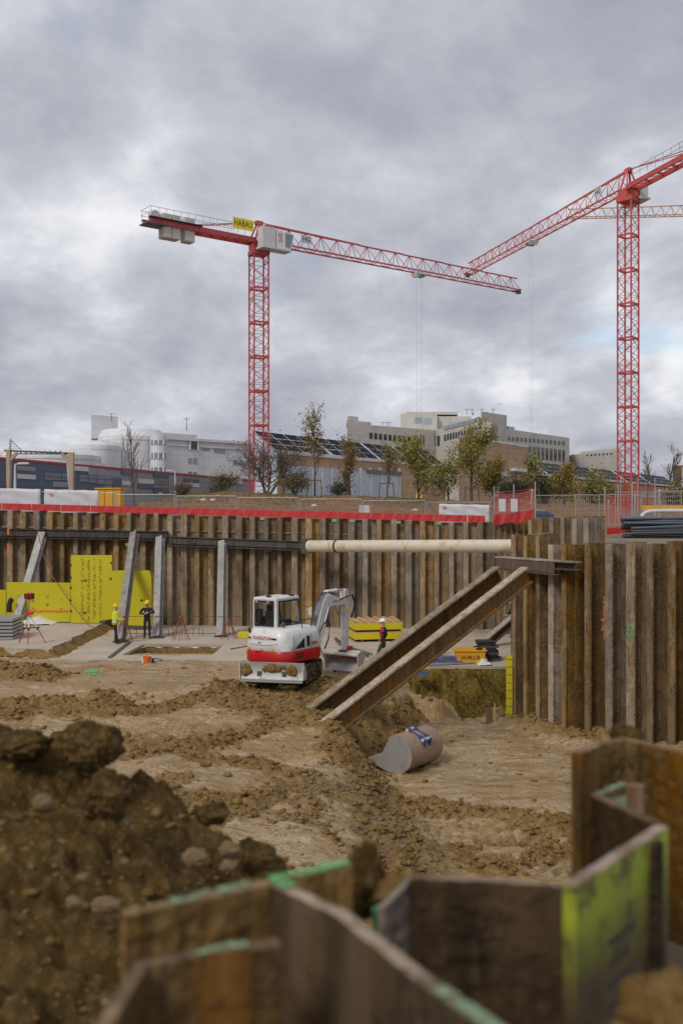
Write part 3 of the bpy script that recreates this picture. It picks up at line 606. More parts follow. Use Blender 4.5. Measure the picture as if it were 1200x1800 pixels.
# short taller row of piles standing behind the block head
row = wall('short row of tan sheet pile heads poking up behind the right block, below the dark blue van', (8.2, 43.2), (10.3, 40.0), 6, lambda f: 5.72 + 0.2 * f, 3.6, PM, 0.09)

# walers: dark beams bolted across the far wall
def ibeam(mb, p, q, w, h, up=(0, 0, 1), tf=0.05, tw=0.035, m_web=0, m_top=1):
    p, q = Vector(p), Vector(q); d = (q - p).normalized(); a = d.cross(Vector(up)).normalized(); b = a.cross(d).normalized()
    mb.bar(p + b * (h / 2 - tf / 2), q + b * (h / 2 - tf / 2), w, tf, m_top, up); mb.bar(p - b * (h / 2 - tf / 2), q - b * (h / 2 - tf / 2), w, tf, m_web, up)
    mb.bar(p, q, tw, h - 2 * tf, m_web, up); return mb
def waler(x0, x1, z0, z1, label):
    a, b = far_pt(x0, 0.36), far_pt(x1, 0.36); a.z, b.z = z0, z1; t = thing('waler_beam', label, 'steel beam', a)
    mb = MB(); ibeam(mb, a + Vector((0, 0, .17)), b + Vector((0, 0, .17)), 0.30, 0.16, m_web=0, m_top=0); ibeam(mb, a - Vector((0, 0, .17)), b - Vector((0, 0, .17)), 0.30, 0.16, m_web=0, m_top=0); mb.bar(a + far_dirn * 0.12, b + far_dirn * 0.12, 0.05, 0.2, 0)
    mb.build('beam', [M['waler']], t)
    mb = MB(); nb = max(2, int((x1 - x0) / 3))
    for i in range(nb):
        c = a.lerp(b, (i + .5) / nb); mb.bar(c + Vector((0, 0, -.36)) - far_dirn * .05, c + Vector((0, 0, -.24)) - far_dirn * .05, .3, .22, 0)
    mb.build('bracket', [M['waler']], t); return t
_d = (FW1 - FW0).normalized(); far_dirn = Vector((_d.y, -_d.x, 0))
waler(-23.6, -9.15, 4.98, 4.78, 'dark grey waler beam across the left part of the back wall, the higher of two')
waler(-9.0, -1.9, 4.52, 4.28, 'dark grey waler beam stepped lower, between the upright pale props and the cream pipe')

# props standing in front of the far wall
def prop(label, top, foot, wd, m='prop', name='raking_prop', cat='steel prop'):
    top, foot = Vector(top), Vector(foot); t = thing(name, label, cat, foot); mb = MB(); ibeam(mb, foot, top, wd, wd, up=(0.15, 1, 0.2), tf=0.05, tw=0.06, m_web=0, m_top=0); mb.build('shaft', [M[m]], t)
    mb = MB(); mb.box((foot.x, foot.y, foot.z + 0.02), (wd * 1.7, wd * 1.7, 0.04)); mb.build('foot_plate', [M['beam']], t); return t
prop('leaning grey steel prop at far left, its foot beside the stacked decking', at(76, 938, 53.4), gp(29, 1098, .36), .38)
prop('leaning grey steel prop behind the worker in the yellow jacket', at(237, 938, 52.2), gp(212, 1128, .03), .36)
prop('upright pale prop right of the worker with folded arms', at(282, 946, 51.9), gp(277, 1121, .03), .36)
prop('upright pale prop left of the excavator cab', at(391, 953, 51.5), gp(388, 1119, .03), .34)

# cream pipe bracing the corner
pa, pb = at(543, 960, 50.7), at(960, 960, 42.9); pb.z = 4.58
t = thing('brace_pipe', 'long cream painted steel pipe bracing the back corner of the pit', 'pipe', pa); d = (pb - pa).normalized()
MB().tube([pa, pb], 0.295, 24).build('tube', [M['pipe']], t, smooth=True); mb = MB(); c = pa + d * 1.78; mb.tube([c - d * .05, c + d * .05], 0.325, 24).build('joint_ring', [M['waler']], t)
mb = MB(); mb.box(pa + Vector((-0.15, .28, 0)), (.5, .35, .75)).build('end_bracket', [M['waler']], t)

# two raking struts with their waler on the block, and a third behind
def strut(label, top, foot, w_, h_):
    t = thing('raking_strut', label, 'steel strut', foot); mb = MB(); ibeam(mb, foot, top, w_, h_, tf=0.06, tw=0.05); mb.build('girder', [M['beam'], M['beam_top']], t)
    d = (Vector(top) - Vector(foot)); mb = MB(); up = Vector((0, 0, 1)); a = d.normalized().cross(up).normalized(); b = a.cross(d.normalized()).normalized()
    for f in (0.12, 0.9):
        mb = MB(); c = Vector(foot) + d * f; mb.bar(c - b * (h_ / 2 - .08) - a * 0.12, c + b * (h_ / 2 - .08) - a * 0.12, 0.18, 0.02, 0, up=d.normalized()); mb.build('stiffener', [M['beam']], t)
    return t
S2t, S2f = at(926, 1010, 34.5), gp(574, 1284, -.47)
S1t, S1f = at(876, 1009, 36.0), gp(548, 1259, -.42)
strut('rusty steel I-beam strut raking down to the mud, nearer one of the pair', S2t, S2f, .34, .62)
strut('rusty steel I-beam strut raking down to the mud, farther one of the pair', S1t, S1f, .34, .62)
strut('short visible length of rusty strut behind the black mats, coming out from the pile block', at(934, 1062, 46.0), gp(846, 1137, .05), .34, .42)
wn = Vector((-3.25, -1.58, 0)).normalized(); wd_ = Vector((1.58, -3.25, 0)).normalized()
t = thing('strut_waler', 'heavy rusty steel beam at the head of the two raking struts', 'steel beam', (6.0, 36.3, 4.1))
wa = Vector((6.37, 36.95, 4.16)) + wn * 0.47; wb_ = Vector((8.04, 33.5, 4.16)) + wn * 0.47
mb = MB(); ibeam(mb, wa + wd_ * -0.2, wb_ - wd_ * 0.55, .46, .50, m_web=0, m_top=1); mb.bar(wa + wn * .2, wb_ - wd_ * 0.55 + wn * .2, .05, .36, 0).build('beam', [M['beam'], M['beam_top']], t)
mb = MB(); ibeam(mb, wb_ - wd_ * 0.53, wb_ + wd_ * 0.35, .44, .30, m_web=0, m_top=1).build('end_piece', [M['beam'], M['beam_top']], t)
bpy.context.view_layer.update()
for o in t.children: 
    if o.name.startswith('end_piece'): o.location.z += 0.10

# spray marks on the right wall: a pink cross and a green figure eight; orange and green marks on the far wall
def mark(name, m, parent, strokes, Y, wdt=0.09):
    mb = MB()
    for st in strokes:
        P = [at(x, y, Y) for x, y in st]
        for a, b in zip(P[:-1], P[1:]): mb.bar(a, b, wdt, 0.008, 0, up=(0, -1, 0.001))
    return mb.build(name, [m], parent)
mark('spray_mark', M['thin_pink'], blk, [[(1061, 1048), (1061.5, 1070), (1062, 1098), (1061.5, 1125)], [(1056, 1088), (1062, 1096), (1067, 1104)], [(1068, 1080), (1062, 1094), (1057, 1108)]], 33.18, 0.075)
mark('spray_mark', M['thin_green'], blk, [[(1107, 1098), (1103, 1102), (1102, 1107), (1107, 1109), (1112, 1107), (1111, 1101), (1107, 1098)], [(1107, 1109), (1102, 1112), (1103, 1118), (1108, 1119), (1112, 1114), (1107, 1109)]], 33.17, 0.075)
mark('spray_mark', M['spray_orange'], farwall, [[(15, 928), (15, 940)]], 53.2, 0.10); mark('spray_mark', M['spray_orange'], farwall, [[(14.5, 955), (14.5, 976)]], 53.4, 0.09)
mark('spray_mark', M['spray_green'], farwall, [[(221, 957.5), (229, 957)]], 52.2, 0.16)
for px in (460, 588, 620, 700, 770): 
    Xm = xat(px, 51.6); p = far_pt(Xm, 0.20); zt = far_top(Xm); mb = MB(); mb.box((p.x, p.y, zt - .06), (.26, .015, .14), rz=math.atan2(_d.y, _d.x)); mb.build('spray_mark', [M['spray_green'] if px in (588, 460) else M['spray_pale']], farwall)

# ------------------------------------------------------------------ old piles right in front of the camera
ZT = 5.05
def near(px, py, z=ZT): return gp(px, py, z)
def strip(parent, pts, z0, mats, th=0.026, zt=ZT, name='sheet_pile', dz=None):
    P = [Vector((p[0], p[1], 0)) for p in pts]; mb = MB(); n = len(P); Lf, Rt = [], []
    for i, p in enumerate(P):
        a = (P[i] - P[i - 1]).normalized() if i else (P[1] - P[0]).normalized(); b = (P[i + 1] - P[i]).normalized() if i < n - 1 else a
        m = (a + b).normalized(); nn = Vector((m.y, -m.x, 0)); k = th / 2 / max(0.5, nn.dot(Vector((a.y, -a.x, 0)))); Lf.append(p + nn * k); Rt.append(p - nn * k)
    top = [zt + (dz[i] if dz else 0) for i in range(n)]
    SUB = 6
    for i in range(n - 1):
        for s in range(SUB):
            f0, f1 = s / SUB, (s + 1) / SUB; a0, a1, b0, b1 = Lf[i].lerp(Lf[i + 1], f0), Lf[i].lerp(Lf[i + 1], f1), Rt[i].lerp(Rt[i + 1], f0), Rt[i].lerp(Rt[i + 1], f1)
            j0 = 0.002 * math.sin(i * 5 + s * 2.7) * (0 < s); j1 = 0.002 * math.sin(i * 5 + (s + 1) * 2.7) * (s + 1 < SUB)
            t0, t1 = top[i] + (top[i + 1] - top[i]) * f0 + j0, top[i] + (top[i + 1] - top[i]) * f1 + j1
            mb.add([(a0.x, a0.y, z0), (a1.x, a1.y, z0), (a1.x, a1.y, t1), (a0.x, a0.y, t0), (b0.x, b0.y, z0), (b1.x, b1.y, z0), (b1.x, b1.y, t1), (b0.x, b0.y, t0)], [(0, 1, 2, 3), (5, 4, 7, 6)], 0)
            b = len(mb.v) - 8; mb.f.append((b + 3, b + 2, b + 6, b + 7)); mb.m.append(1)
    b = len(mb.v); a0, a1 = Lf[0], Rt[0]; mb.add([(a0.x, a0.y, z0), (a1.x, a1.y, z0), (a1.x, a1.y, top[0]), (a0.x, a0.y, top[0])], [(0, 1, 2, 3)], 0)
    a0, a1 = Lf[-1], Rt[-1]; mb.add([(a0.x, a0.y, z0), (a1.x, a1.y, z0), (a1.x, a1.y, top[-1]), (a0.x, a0.y, top[-1])], [(0, 1, 2, 3)], 0)
    return mb.build(name, mats, parent)
NP = [M['near_pile'], M['near_edge']]; DP = [M['dark_pile'], M['near_edge']]
nw = thing('sheet_pile_wall', 'out of focus jagged sheet piles across the bottom of the photo, with green and lime paint', 'sheet pile wall', (0.3, 3.0, 3.3))
A, B, C_ = near(217, 1606), near(485, 1548), near(612, 1518)
strip(nw, [A, B, C_], 3.3, NP, .042)
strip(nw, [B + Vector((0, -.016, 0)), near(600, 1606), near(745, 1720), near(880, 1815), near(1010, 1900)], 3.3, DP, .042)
strip(nw, [near(120, 1870), near(185, 1790), near(250, 1693), near(440, 1662)], 3.3, NP, .032, dz=[-.02, -.01, 0, 0])
strip(nw, [near(440, 1662), near(492, 1656)], 3.3, NP, .05)
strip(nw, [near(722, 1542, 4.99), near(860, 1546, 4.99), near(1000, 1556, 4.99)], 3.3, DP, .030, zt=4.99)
strip(nw, [near(668, 1600, 4.93), near(722, 1542, 4.985)], 3.3, NP, .022, zt=4.985, dz=[-.05, 0])
# lime painted flange with black gauge strokes
def lime():
    t = NT('lime painted pile steel'); s = t.n('ShaderNodeSeparateXYZ'); t.l(t.tc.outputs['Object'], s.inputs[0])
    z = t.math('ADD', s.outputs[2], t.math('MULTIPLY', t.math('SUBTRACT', t.noise(5, 5, .7), 0.5), 0.30))
    f = t.step(z, 1.40, 1.76); f = t.math('MULTIPLY', f, t.math('SUBTRACT', 1.0, t.math('MULTIPLY', t.step(t.noise(7, 5, .7), .50, .62), .8)))
    col = t.mix(f, t.mix(t.step(t.noise(4, 5), .4, .6), lin(.085, .062, .022), lin(.05, .037, .016)), t.mix(t.noise(3, 3), lin(.36, .43, .02), lin(.26, .32, .03))); return t.fin(col, .6)
M['lime'] = lime()
I_, J_ = near(1000, 1556), near(1163, 1451)
strip(nw, [I_, J_], 3.3, [M['lime'], M['near_edge']], .040)
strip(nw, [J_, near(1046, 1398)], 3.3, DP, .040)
strip(nw, [near(1046, 1398), near(1096, 1379), near(1130, 1380)], 3.3, NP, .030)
strip(nw, [near(1012, 1324), near(1052, 1306), near(1096, 1298), near(1200, 1322), near(1300, 1345)], 3.3, NP, .046)
mb = MB(); dj = (J_ - I_); nj = Vector((dj.y, -dj.x, 0)).normalized(); nj = nj if nj.y < 0 else -nj
for k in range(7):
    zz = 4.83 - 0.062 * k; a = I_ + dj * (0.30 + 0.02 * (k % 2)) + nj * 0.020; b = I_ + dj * (0.52 if k % 3 else 0.58) + nj * 0.020; a.z = b.z = zz; mb.bar(a, b, 0.016, 0.004, 0, up=nj)
mb.build('gauge_mark', [M['ink']], nw)
mb = MB(); c = I_ + dj * 0.80 + nj * 0.03; mb.bar((c.x, c.y, 4.2), (c.x, c.y, 5.035), .05, .03, 0, up=nj).build('interlock', [M['dark_pile']], nw)
def topmark(pts, m, w_=0.040):
    mb = MB(); P = [near(*p) + Vector((0, 0, .006)) for p in pts]; rg = random.Random(pts[0][0])
    for a, b in zip(P[:-1], P[1:]): mb.bar(a, b, w_, .002, 0)
    mb.build('spray_mark', [M[m.replace('spray', 'thin')]], nw)
topmark([(300, 1587), (380, 1570), (440, 1557)], 'spray_pale'); topmark([(475, 1549), (540, 1534), (610, 1517)], 'spray_green'); topmark([(487, 1551), (512, 1562)], 'spray_green'); topmark([(330, 1679), (435, 1662)], 'spray_pale', .03)
topmark([(770, 1740), (880, 1816)], 'spray_pale', .036); topmark([(1052, 1396), (1094, 1379)], 'spray_pale', .026)
mb = MB(); p = near(1072, 1388) + Vector((0, -.02, 0)); q = near(1098, 1380) + Vector((0, -.02, 0)); mb.slab3([(p.x, p.y, 5.02), (q.x, q.y, 5.02), (q.x, q.y, 4.84), (p.x, p.y, 4.84)], (0, -.003, 0)).build('spray_mark', [M['spray_pale']], nw)
mb = MB(); p = gp(654, 1606, 4.9); q = gp(692, 1590, 4.9); mb.bar((p.x, p.y, 4.905), (q.x, q.y, 4.905), .02, .0, 0); mb.v, mb.f, mb.m = [], [], []
mb.slab3([(p.x, p.y, 4.91), (q.x, q.y, 4.92), (q.x, q.y, 4.79), (p.x, p.y, 4.82)], (0, .01, 0)).build('painted_plate', [M['spray_green']], nw)

# ------------------------------------------------------------------ heap of dark soil on the left with boulders
SX = [-5, -3, -2.2, -2.06, -1.75, -1.35, -1.03, -.75, -.41, -.1, .3]; SZ = [4.95, 4.95, 4.86, 4.81, 4.70, 4.52, 4.40, 4.18, 3.97, 3.4, 2.6]
def heap_h(x, y):
    c = np.interp(x, SX, SZ); yc = 6.0; f = np.where(y < yc, (yc - y) * 0.36 + 0.09 * np.maximum(0, yc - y - 1.2) ** 2 * 0, (y - yc) * 0.85 + 0.02); h = c - f
    wx, wy = x + .06 * (fbm(x * 9, y * 9, 3, 33) - .5), y + .06 * (fbm(x * 9 + 9, y * 9, 3, 34) - .5); h = h + (fbm(x * 1.2, y * 1.2, 4, 3) - .5) * .28 + (clumps(wx, wy, .34, 5, .35) * .5 + clumps(wx, wy, .16, 9, .55) * .6 + clumps(wx, wy, .085, 15, .7) * .7 + clumps(wx, wy, .045, 25, .8) * .75) + (fbm(x * 9, y * 9, 4, 8) - .5) * .09 - .08
    return h, np.ones_like(x), x * 0, x * 0
hp_ = grid_mesh('soil_heap', np.arange(-4.2, .35, .02), np.concatenate([np.arange(2.4, 6.6, .022), np.arange(6.6, 11, .08)]), heap_h, [M['heap']])
tag(hp_, 'dark brown heap of stony soil filling the lower left corner', 'soil heap')
def boulder(name, label, cat, c, r, m, seed, lump=0.28, group=None):
    bm = bmesh.new(); bmesh.ops.create_icosphere(bm, subdivisions=5, radius=1); rg = np.random.default_rng(seed); off = rg.random(3) * 50
    co = np.array([v.co[:] for v in bm.verts]); a = fbm(co[:, 0] * 1.5 + off[0], co[:, 1] * 1.5 + co[:, 2] * 1.1 + off[1], 5, seed); b_ = fbm(co[:, 2] * 4.5 + off[2], co[:, 0] * 4.5 - co[:, 1] * 3.8, 5, seed + 7); c_ = fbm(co[:, 0] * 11 + off[1], co[:, 1] * 10 + co[:, 2] * 9, 4, seed + 3); k = 1 + lump * (a - .5) * 2.4 + lump * (b_ - .5) * 1.6 + lump * (c_ - .5) * 1.0 - lump * .55 * np.abs(fbm(co[:, 0] * 5 + off[2], co[:, 2] * 5 + co[:, 1] * 4, 4, seed + 5) - .5) * 2 + .035 * (fbm(co[:, 0] * 24, co[:, 1] * 22 + co[:, 2] * 23, 3, seed) - .5)
    for v, q in zip(bm.verts, k): v.co = Vector((v.co.x * r[0] * q, v.co.y * r[1] * q, v.co.z * r[2] * q))
    me = bpy.data.meshes.new(name); bm.to_mesh(me); bm.free(); me.polygons.foreach_set('use_smooth', [True] * len(me.polygons)); me.materials.append(m); o = bpy.data.objects.new(name, me); C.objects.link(o); o.location = c; return tag(o, label, cat, group)
for label, px, py, Y, wpx, hpx, m, sd in (
    ('big dark clod crowning the soil heap', 152, 1312, 5.7, 108, 88, 'heap', 1), ('round brown clod below the crowning one on the soil heap', 188, 1398, 5.2, 84, 84, 'heap', 2),
    ('broken clod at the upper left edge of the soil heap', 30, 1312, 5.7, 100, 56, 'heap', 3), ('wide clod on the right shoulder of the soil heap', 372, 1432, 5.7, 62, 40, 'heap', 4),
    ('dark clod at the right foot of the soil heap, behind the green painted pile', 452, 1508, 5.6, 68, 52, 'heap', 5)):
    boulder('soil_clod', label, 'clod', at(px, py, Y), (wpx / 2 * Y / F, wpx / 2 * Y / F, hpx / 2 * Y / F), M[m], sd)
for label, px, py, Y, wpx, hpx, sd in (('pale angular stone on the right slope of the soil heap', 404, 1494, 5.35, 42, 30, 11), ('flat pale stone low on the soil heap, left of the near pile', 186, 1590, 4.75, 50, 26, 12), ('grey rounded stone at the left of the soil heap', 76, 1412, 5.2, 38, 32, 13),
    ('round tan stone right of the brown clod', 222, 1444, 5.2, 24, 20, 14), ('tan pebble below the flat stone line, mid heap', 130, 1586, 4.75, 30, 24, 15), ('buff stone beside the pale angular one', 400, 1522, 5.2, 30, 20, 16), ('small pale stone near the middle of the heap', 146, 1543, 4.9, 22, 16, 17), ('brown stone near the foot of the heap, above the near pile', 345, 1508, 5.25, 50, 30, 18)):
    boulder('stone', label, 'stone', at(px, py, Y), (wpx / 2 * Y / F, wpx / 2 * Y / F, hpx / 2 * Y / F), M['stone'], sd, .22)
def heap_sampler(n):
    x = rng.uniform(-3.4, -.2, n); y = rng.uniform(2.8, 6.3, n); h = heap_h(x, y)[0]; return list(zip(x, y, h - 0.01))
o = scatter('heap_pebbles', 3200, heap_sampler, .006, .045, M['clod'], 'small clods and pebbles over the soil heap'); o['category'] = 'pebbles'
o = scatter('heap_stones', 420, heap_sampler, .010, .042, M['stone'], 'small pale stones dotted over the soil heap'); o['category'] = 'pebbles'
boulder('soil_clod', 'blurred dark clod stuck behind the green topped pile', 'clod', at(643, 1552, 2.98), (.055, .055, .115), M['heap'], 31)
boulder('soil_clod', 'blurred tan clod beside the dark one, above the green plate', 'clod', at(694, 1572, 2.95), (.068, .06, .055), M['clod'], 32)
boulder('soil_clod', 'blurred brown mound in the bottom right corner', 'clod', at(1200, 1822, 2.2), (.14, .15, .13), M['clod'], 33)
boulder('soil_clod', 'small dark clod lying on the tall pile at the right', 'clod', at(1098, 1292, 4.5), (.07, .06, .045), M['heap'], 34)
wall('rusty sheet pile wall closing the left side of the pit', (-24, 14), (-24, 54.7), 44, 6.1, -0.3, PM, 0.1)
# ------------------------------------------------------------------ buildings: a facade line plus features set out along it
class Facade:
    def __init__(s, pxa, Ya, pxb, Yb):
        s.a = Vector((xat(pxa, Ya), Ya, 0)); s.b = Vector((xat(pxb, Yb), Yb, 0)); s.d = (s.b - s.a); s.len = s.d.length; s.d.normalize(); s.n = Vector((s.d.y, -s.d.x, 0))
        if s.n.y > 0: s.n = -s.n
    def u(s, px):                                  # distance along the facade of a sight line
        k = (px - 600) / F; return (k * s.a.y - s.a.x) / (s.d.x - k * s.d.y)
    def p(s, u, off=0.0, z=0.0): q = s.a + s.d * u + s.n * off; q.z = z; return q
    def pt(s, px, py, off=0.0): q = s.p(s.u(px), 0); z = zat(py, q.y); q = q + s.n * off; q.z = z; return q
    def quadbox(s, mb, px0, py0, px1, py1, th=0.06, m=0, sink=0.05):    # upright panel on the facade; top edge px0,py0 .. its z taken at both ends
        u0, u1 = s.u(px0), s.u(px1); Ym = s.p((u0 + u1) / 2).y; z1, z0 = zat(py0, Ym), zat(py1, Ym)
        P = [s.p(u0, -sink, z0), s.p(u1, -sink, z0), s.p(u1, -sink, z1), s.p(u0, -sink, z1)]; mb.slab3(P, s.n * (th + sink), m); return mb
    def block(s, mb, px0, px1, z1, depth, z0=4.5, off=0.0, m=0):
        a, b = s.u(px0), s.u(px1); pa_, pb_ = s.p(a, off), s.p(b, off); P = [pa_, pb_, pb_ + pb_.normalized() * depth, pa_ + pa_.normalized() * depth]; mb.prism([(p.x, p.y) for p in P], z0, z1, m); return mb
def feat(fc, parent, name, m, rects, th=0.06):
    for r_ in rects: fc.quadbox(MB(), *r_, th=th).build(name, [m], parent)

# long low building in navy and grey panels with a red roof edge
f = Facade(-60, 86, 445, 155); zt = zat(797, 90.0)
t = thing('panel_building', 'long low building in navy, grey and white panels with a red roof edge, at left', 'building', f.p(0, 0, 5)); zr = f.p(f.u(100)).y
zt = zat(816.5, f.p(f.u(100)).y)
f.block(MB(), -60, 445, zt, 30).build('wall', [M['grey_clad']], t); f.block(MB(), -60, 445, zt + .24, 30, z0=zt + .003, off=.12).build('roof_edge', [M['stripe']], t)
f.block(MB(), -60, 154, zt - .05, 1, z0=5, off=.05).build('navy_cladding', [M['navy_clad']], t); f.block(MB(), 154, 184, zat(838, 103), 1, z0=5, off=.05).build('navy_cladding', [M['navy_clad']], t)
feat(f, t, 'cladding_panel', M['grey_clad'], [(29, 820, 61, 828), (92, 847, 120, 856), (154, 823, 184, 836)], .12)
feat(f, t, 'white_panel', M['light_clad'], [(29, 834, 61, 842), (129, 820, 154, 828), (213, 846, 233, 853), (242, 842, 269, 850), (323, 849, 349, 856), (375, 846, 392, 853), (400, 842, 424, 850)], .15)
feat(f, t, 'navy_panel', M['navy_clad'], [(213, 826, 233, 834), (242, 850, 269, 859), (269, 831, 296, 839), (323, 842, 349, 849), (370, 858, 392, 866), (269, 860, 296, 866)], .15)
feat(f, t, 'window', M['win_blue'], [(77, 831, 92, 844), (92, 832, 106, 844), (107, 832, 120, 844.5), (138, 835, 153, 847), (154, 836, 168, 849), (169, 837, 183, 851), (184, 839, 197, 852), (269, 844, 282, 858), (283, 845, 296, 858)], .14)
feat(f, t, 'mullion', M['dgrey'], [(138, 841.5, 197, 842.3), (269, 851, 296, 851.6), (77, 838, 120, 838.6)], .18)
feat(f, t, 'navy_panel', M['navy_clad'], [(198, 840, 212, 858)], .15)

# big white building with rounded tiers behind it
f = Facade(150, 178, 445, 205); t = thing('white_building', 'large white building with rounded stepped tiers and a block tower, at left', 'building', f.p(0, 0, 5))
z_of = lambda px, py: zat(py, f.p(f.u(px)).y)
zm = z_of(350, 776); f.block(MB(), 215, 445, zm, 34).build('wall', [M['bld_white']], t); f.block(MB(), 255, 445, zm + .5, 34, z0=zm + .003, off=.5).build('parapet', [M['bld_trim']], t)
f.block(MB(), 255, 445, zm - 0.9, 3, z0=zm - 1.15, off=.25).build('cornice', [M['bld_trim']], t)
zt_ = z_of(340, 759); f.block(MB(), 300, 378, zt_, 12, z0=zm, off=-6).build('roof_block', [M['bld_beige']], t); zt_ = z_of(218, 726); f.block(MB(), 196, 243, zt_, 10, z0=zm, off=-7).build('tower', [M['bld_white']], t)
feat(f, t, 'window', M['win_dark'], [(333, 777, 346, 789)], .3); 
c = f.pt(339.7, 779, .25); arc = [c + f.d * (.95 * math.cos(q_)) + Vector((0, 0, .75 * math.sin(q_))) for q_ in [R(180 - 15 * i) for i in range(13)]]; MB().tube([arc[0] - Vector((0, 0, 1.3))] + arc + [arc[-1] - Vector((0, 0, 1.3))], .2, 6).build('window_arch', [M['bld_trim']], t)
feat(f, t, 'window', M['win_blue'], [(355, 786, 368, 792), (377, 787, 396, 796), (331, 805, 337, 814), (340, 805, 346, 815), (331, 829, 337, 837), (340, 830, 346, 838), (410, 808, 417, 816), (420, 809, 427, 817)], .12)
def drum(px, Y, rpx, ytop, ybot, m, cap=None, seg=36, shoulder=0):
    c = at(px, ybot, Y); r = rpx * Y / F; z0, z1 = 4.5, zat(ytop, Y); mb = MB(); P = [(c.x + r * math.cos(a), c.y + r * math.sin(a)) for a in [2 * math.pi * i / seg for i in range(seg)]]; mb.prism(P, z0, z1 - shoulder, 0)
    if shoulder:
        P2 = [(c.x + .86 * (p[0] - c.x), c.y + .86 * (p[1] - c.y)) for p in P]; vs = [(*p, z1 - shoulder + .002) for p in P] + [(*p, z1) for p in P2]; mb.add(vs, [(i, (i + 1) % seg, (i + 1) % seg + seg, i + seg) for i in range(seg)] + [tuple(range(seg, 2 * seg))], 0)
    mb.build('round_tier', [m], t, smooth=True)
    mb = MB(); P3 = [(c.x + 1.012 * (p[0] - c.x), c.y + 1.012 * (p[1] - c.y)) for p in P]; mb.prism(P3, z1 - shoulder - .75, z1 - shoulder - .35, 0); mb.build('tier_trim', [M['bld_trim']], t, smooth=True)
drum(232, 190, 58, 757, 860, M['bld_white'], shoulder=1.4); drum(165, 182, 48, 777, 860, M['bld_white'], shoulder=.8); drum(92, 172, 84, 793, 860, M['bld_white'], shoulder=.9); drum(20, 180, 90, 790, 860, M['bld_white'], shoulder=.8)
mb = MB(); c = at(283, 860, 187); r = 13 * 187 / F; seg = 24; P = [(c.x + r * 1.1 * math.cos(2 * math.pi * i / seg), c.y - 2.5 + r * math.sin(2 * math.pi * i / seg)) for i in range(seg)]; mb.prism(P, 4.5, zat(768, 187)); mb.build('bay', [M['bld_white']], t, smooth=True)
for (ya, yb) in ((775, 783), (797, 808), (822, 830)):
    mb = MB(); P = [(c.x + r * 1.13 * math.cos(a), c.y - 2.5 + r * 1.03 * math.sin(a)) for a in [R(195 + 150 * i / 14) for i in range(15)]]; P += [(c.x, c.y - 2.5)]; mb.prism(P, zat(yb, 185), zat(ya, 185)); mb.build('window', [M['win_blue']], t)
    for a in (R(215), R(248), R(281), R(315)):
        mb = MB(); mb.box((c.x + r * 1.13 * math.cos(a), c.y - 2.5 + r * 1.03 * math.sin(a), (zat(ya, 185) + zat(yb, 185)) / 2), (.25, .25, zat(ya, 185) - zat(yb, 185) - .02)); mb.build('mullion', [M['bld_trim']], t)
def antenna(parent, p, h, arms=2):
    mb = MB(); mb.tube([p, p + Vector((0, 0, h))], .07, 5)
    for k in range(arms): z = p.z + h * (.97 - .13 * k); mb.bar((p.x - .7, p.y, z), (p.x + .7, p.y, z), .06, .06)
    return mb.build('antenna', [M['dgrey']], parent)
antenna(t, at(328, 757, 196), 2.6); antenna(t, at(196, 740, 188), 1.4, 1)

# long brick building with tilted solar panels
f = Facade(484, 115, 1225, 292); t = thing('solar_building', 'long orange brick building with a sawtooth of tilted solar panels along its roof', 'building', f.p(0, 0, 5))
ze = z_of(530, 797); zp = z_of(530, 760)
f.block(MB(), 487, 782, ze, 22, z0=4.5).build('wall', [M['brick']], t); f.block(MB(), 900, 1225, ze - .6, 22, z0=4.5).build('wall', [M['brick']], t)
f.block(MB(), 783, 906, z_of(783, 770), 16, z0=4.5, off=2.2).build('tower_wall', [M['brick']], t); f.block(MB(), 782.5, 906.5, z_of(783, 770) + .35, 16.2, z0=z_of(783, 770) + .003, off=2.3).build('coping', [M['bld_trim']], t)
f.block(MB(), 487, 1225, ze + .12, 22, z0=ze - .28, off=.25).build('eaves', [M['bld_trim']], t)
def solar(pxa, pxb, cols, z0, z1, back=3.2, off=-.2):
    ua, ub = f.u(pxa), f.u(pxb); fr = MB(); o0 = Vector((0, 0, 0)); P = lambda u, k, lift=0: f.p(u, off - back * k, z0 + (z1 - z0) * k) + lift * nn
    sl = (f.p(0, off - back, z1) - f.p(0, off, z0)).normalized(); nn = f.d.cross(sl).normalized(); nn = nn if nn.z > 0 else -nn
    rows = 3; pn = MB(); w = (ub - ua) / cols
    for c_ in range(cols):
        for r_ in range(rows):
            for h_ in range(2):
                a = ua + w * (c_ + (.06 + .46 * h_)); b = a + w * .42; k0, k1 = (r_ + .06) / rows, (r_ + .92) / rows; pn.slab3([P(a, k0), P(b, k0), P(b, k1), P(a, k1)], nn * .05)
    arr = pn.build('solar_panel', [M['solar']], t)
    for c_ in range(cols + 1): fr.bar(P(ua + w * c_, 0, -.06), P(ua + w * c_, 1, -.06), .24, .10, 0, up=nn)
    for k in (0, .333, .667, 1.0): fr.bar(P(ua, k, -.19), P(ub, k, -.19), .18, .10, 0, up=nn)
    for c_ in range(cols + 1):
        q = P(ua + w * c_, .97, -.28); q2 = f.p(ua + w * c_, off - back * .97, z0 - .1); fr.bar(q2, q, .12, .12)
    fr.build('panel_frame', [M['grey_white']], t)
for a, b, n in ((486, 583, 4), (588, 668, 4), (672, 722, 3), (726, 757, 2), (760, 783, 2)): solar(a, b, n, ze + .15, zp)
for a, b, n in ((909, 962, 4), (966, 1012, 4), (1016, 1060, 4), (1064, 1100, 4), (1104, 1142, 4), (1146, 1190, 5)): solar(a, b, n, ze + .15, zp + .2, 3.6)
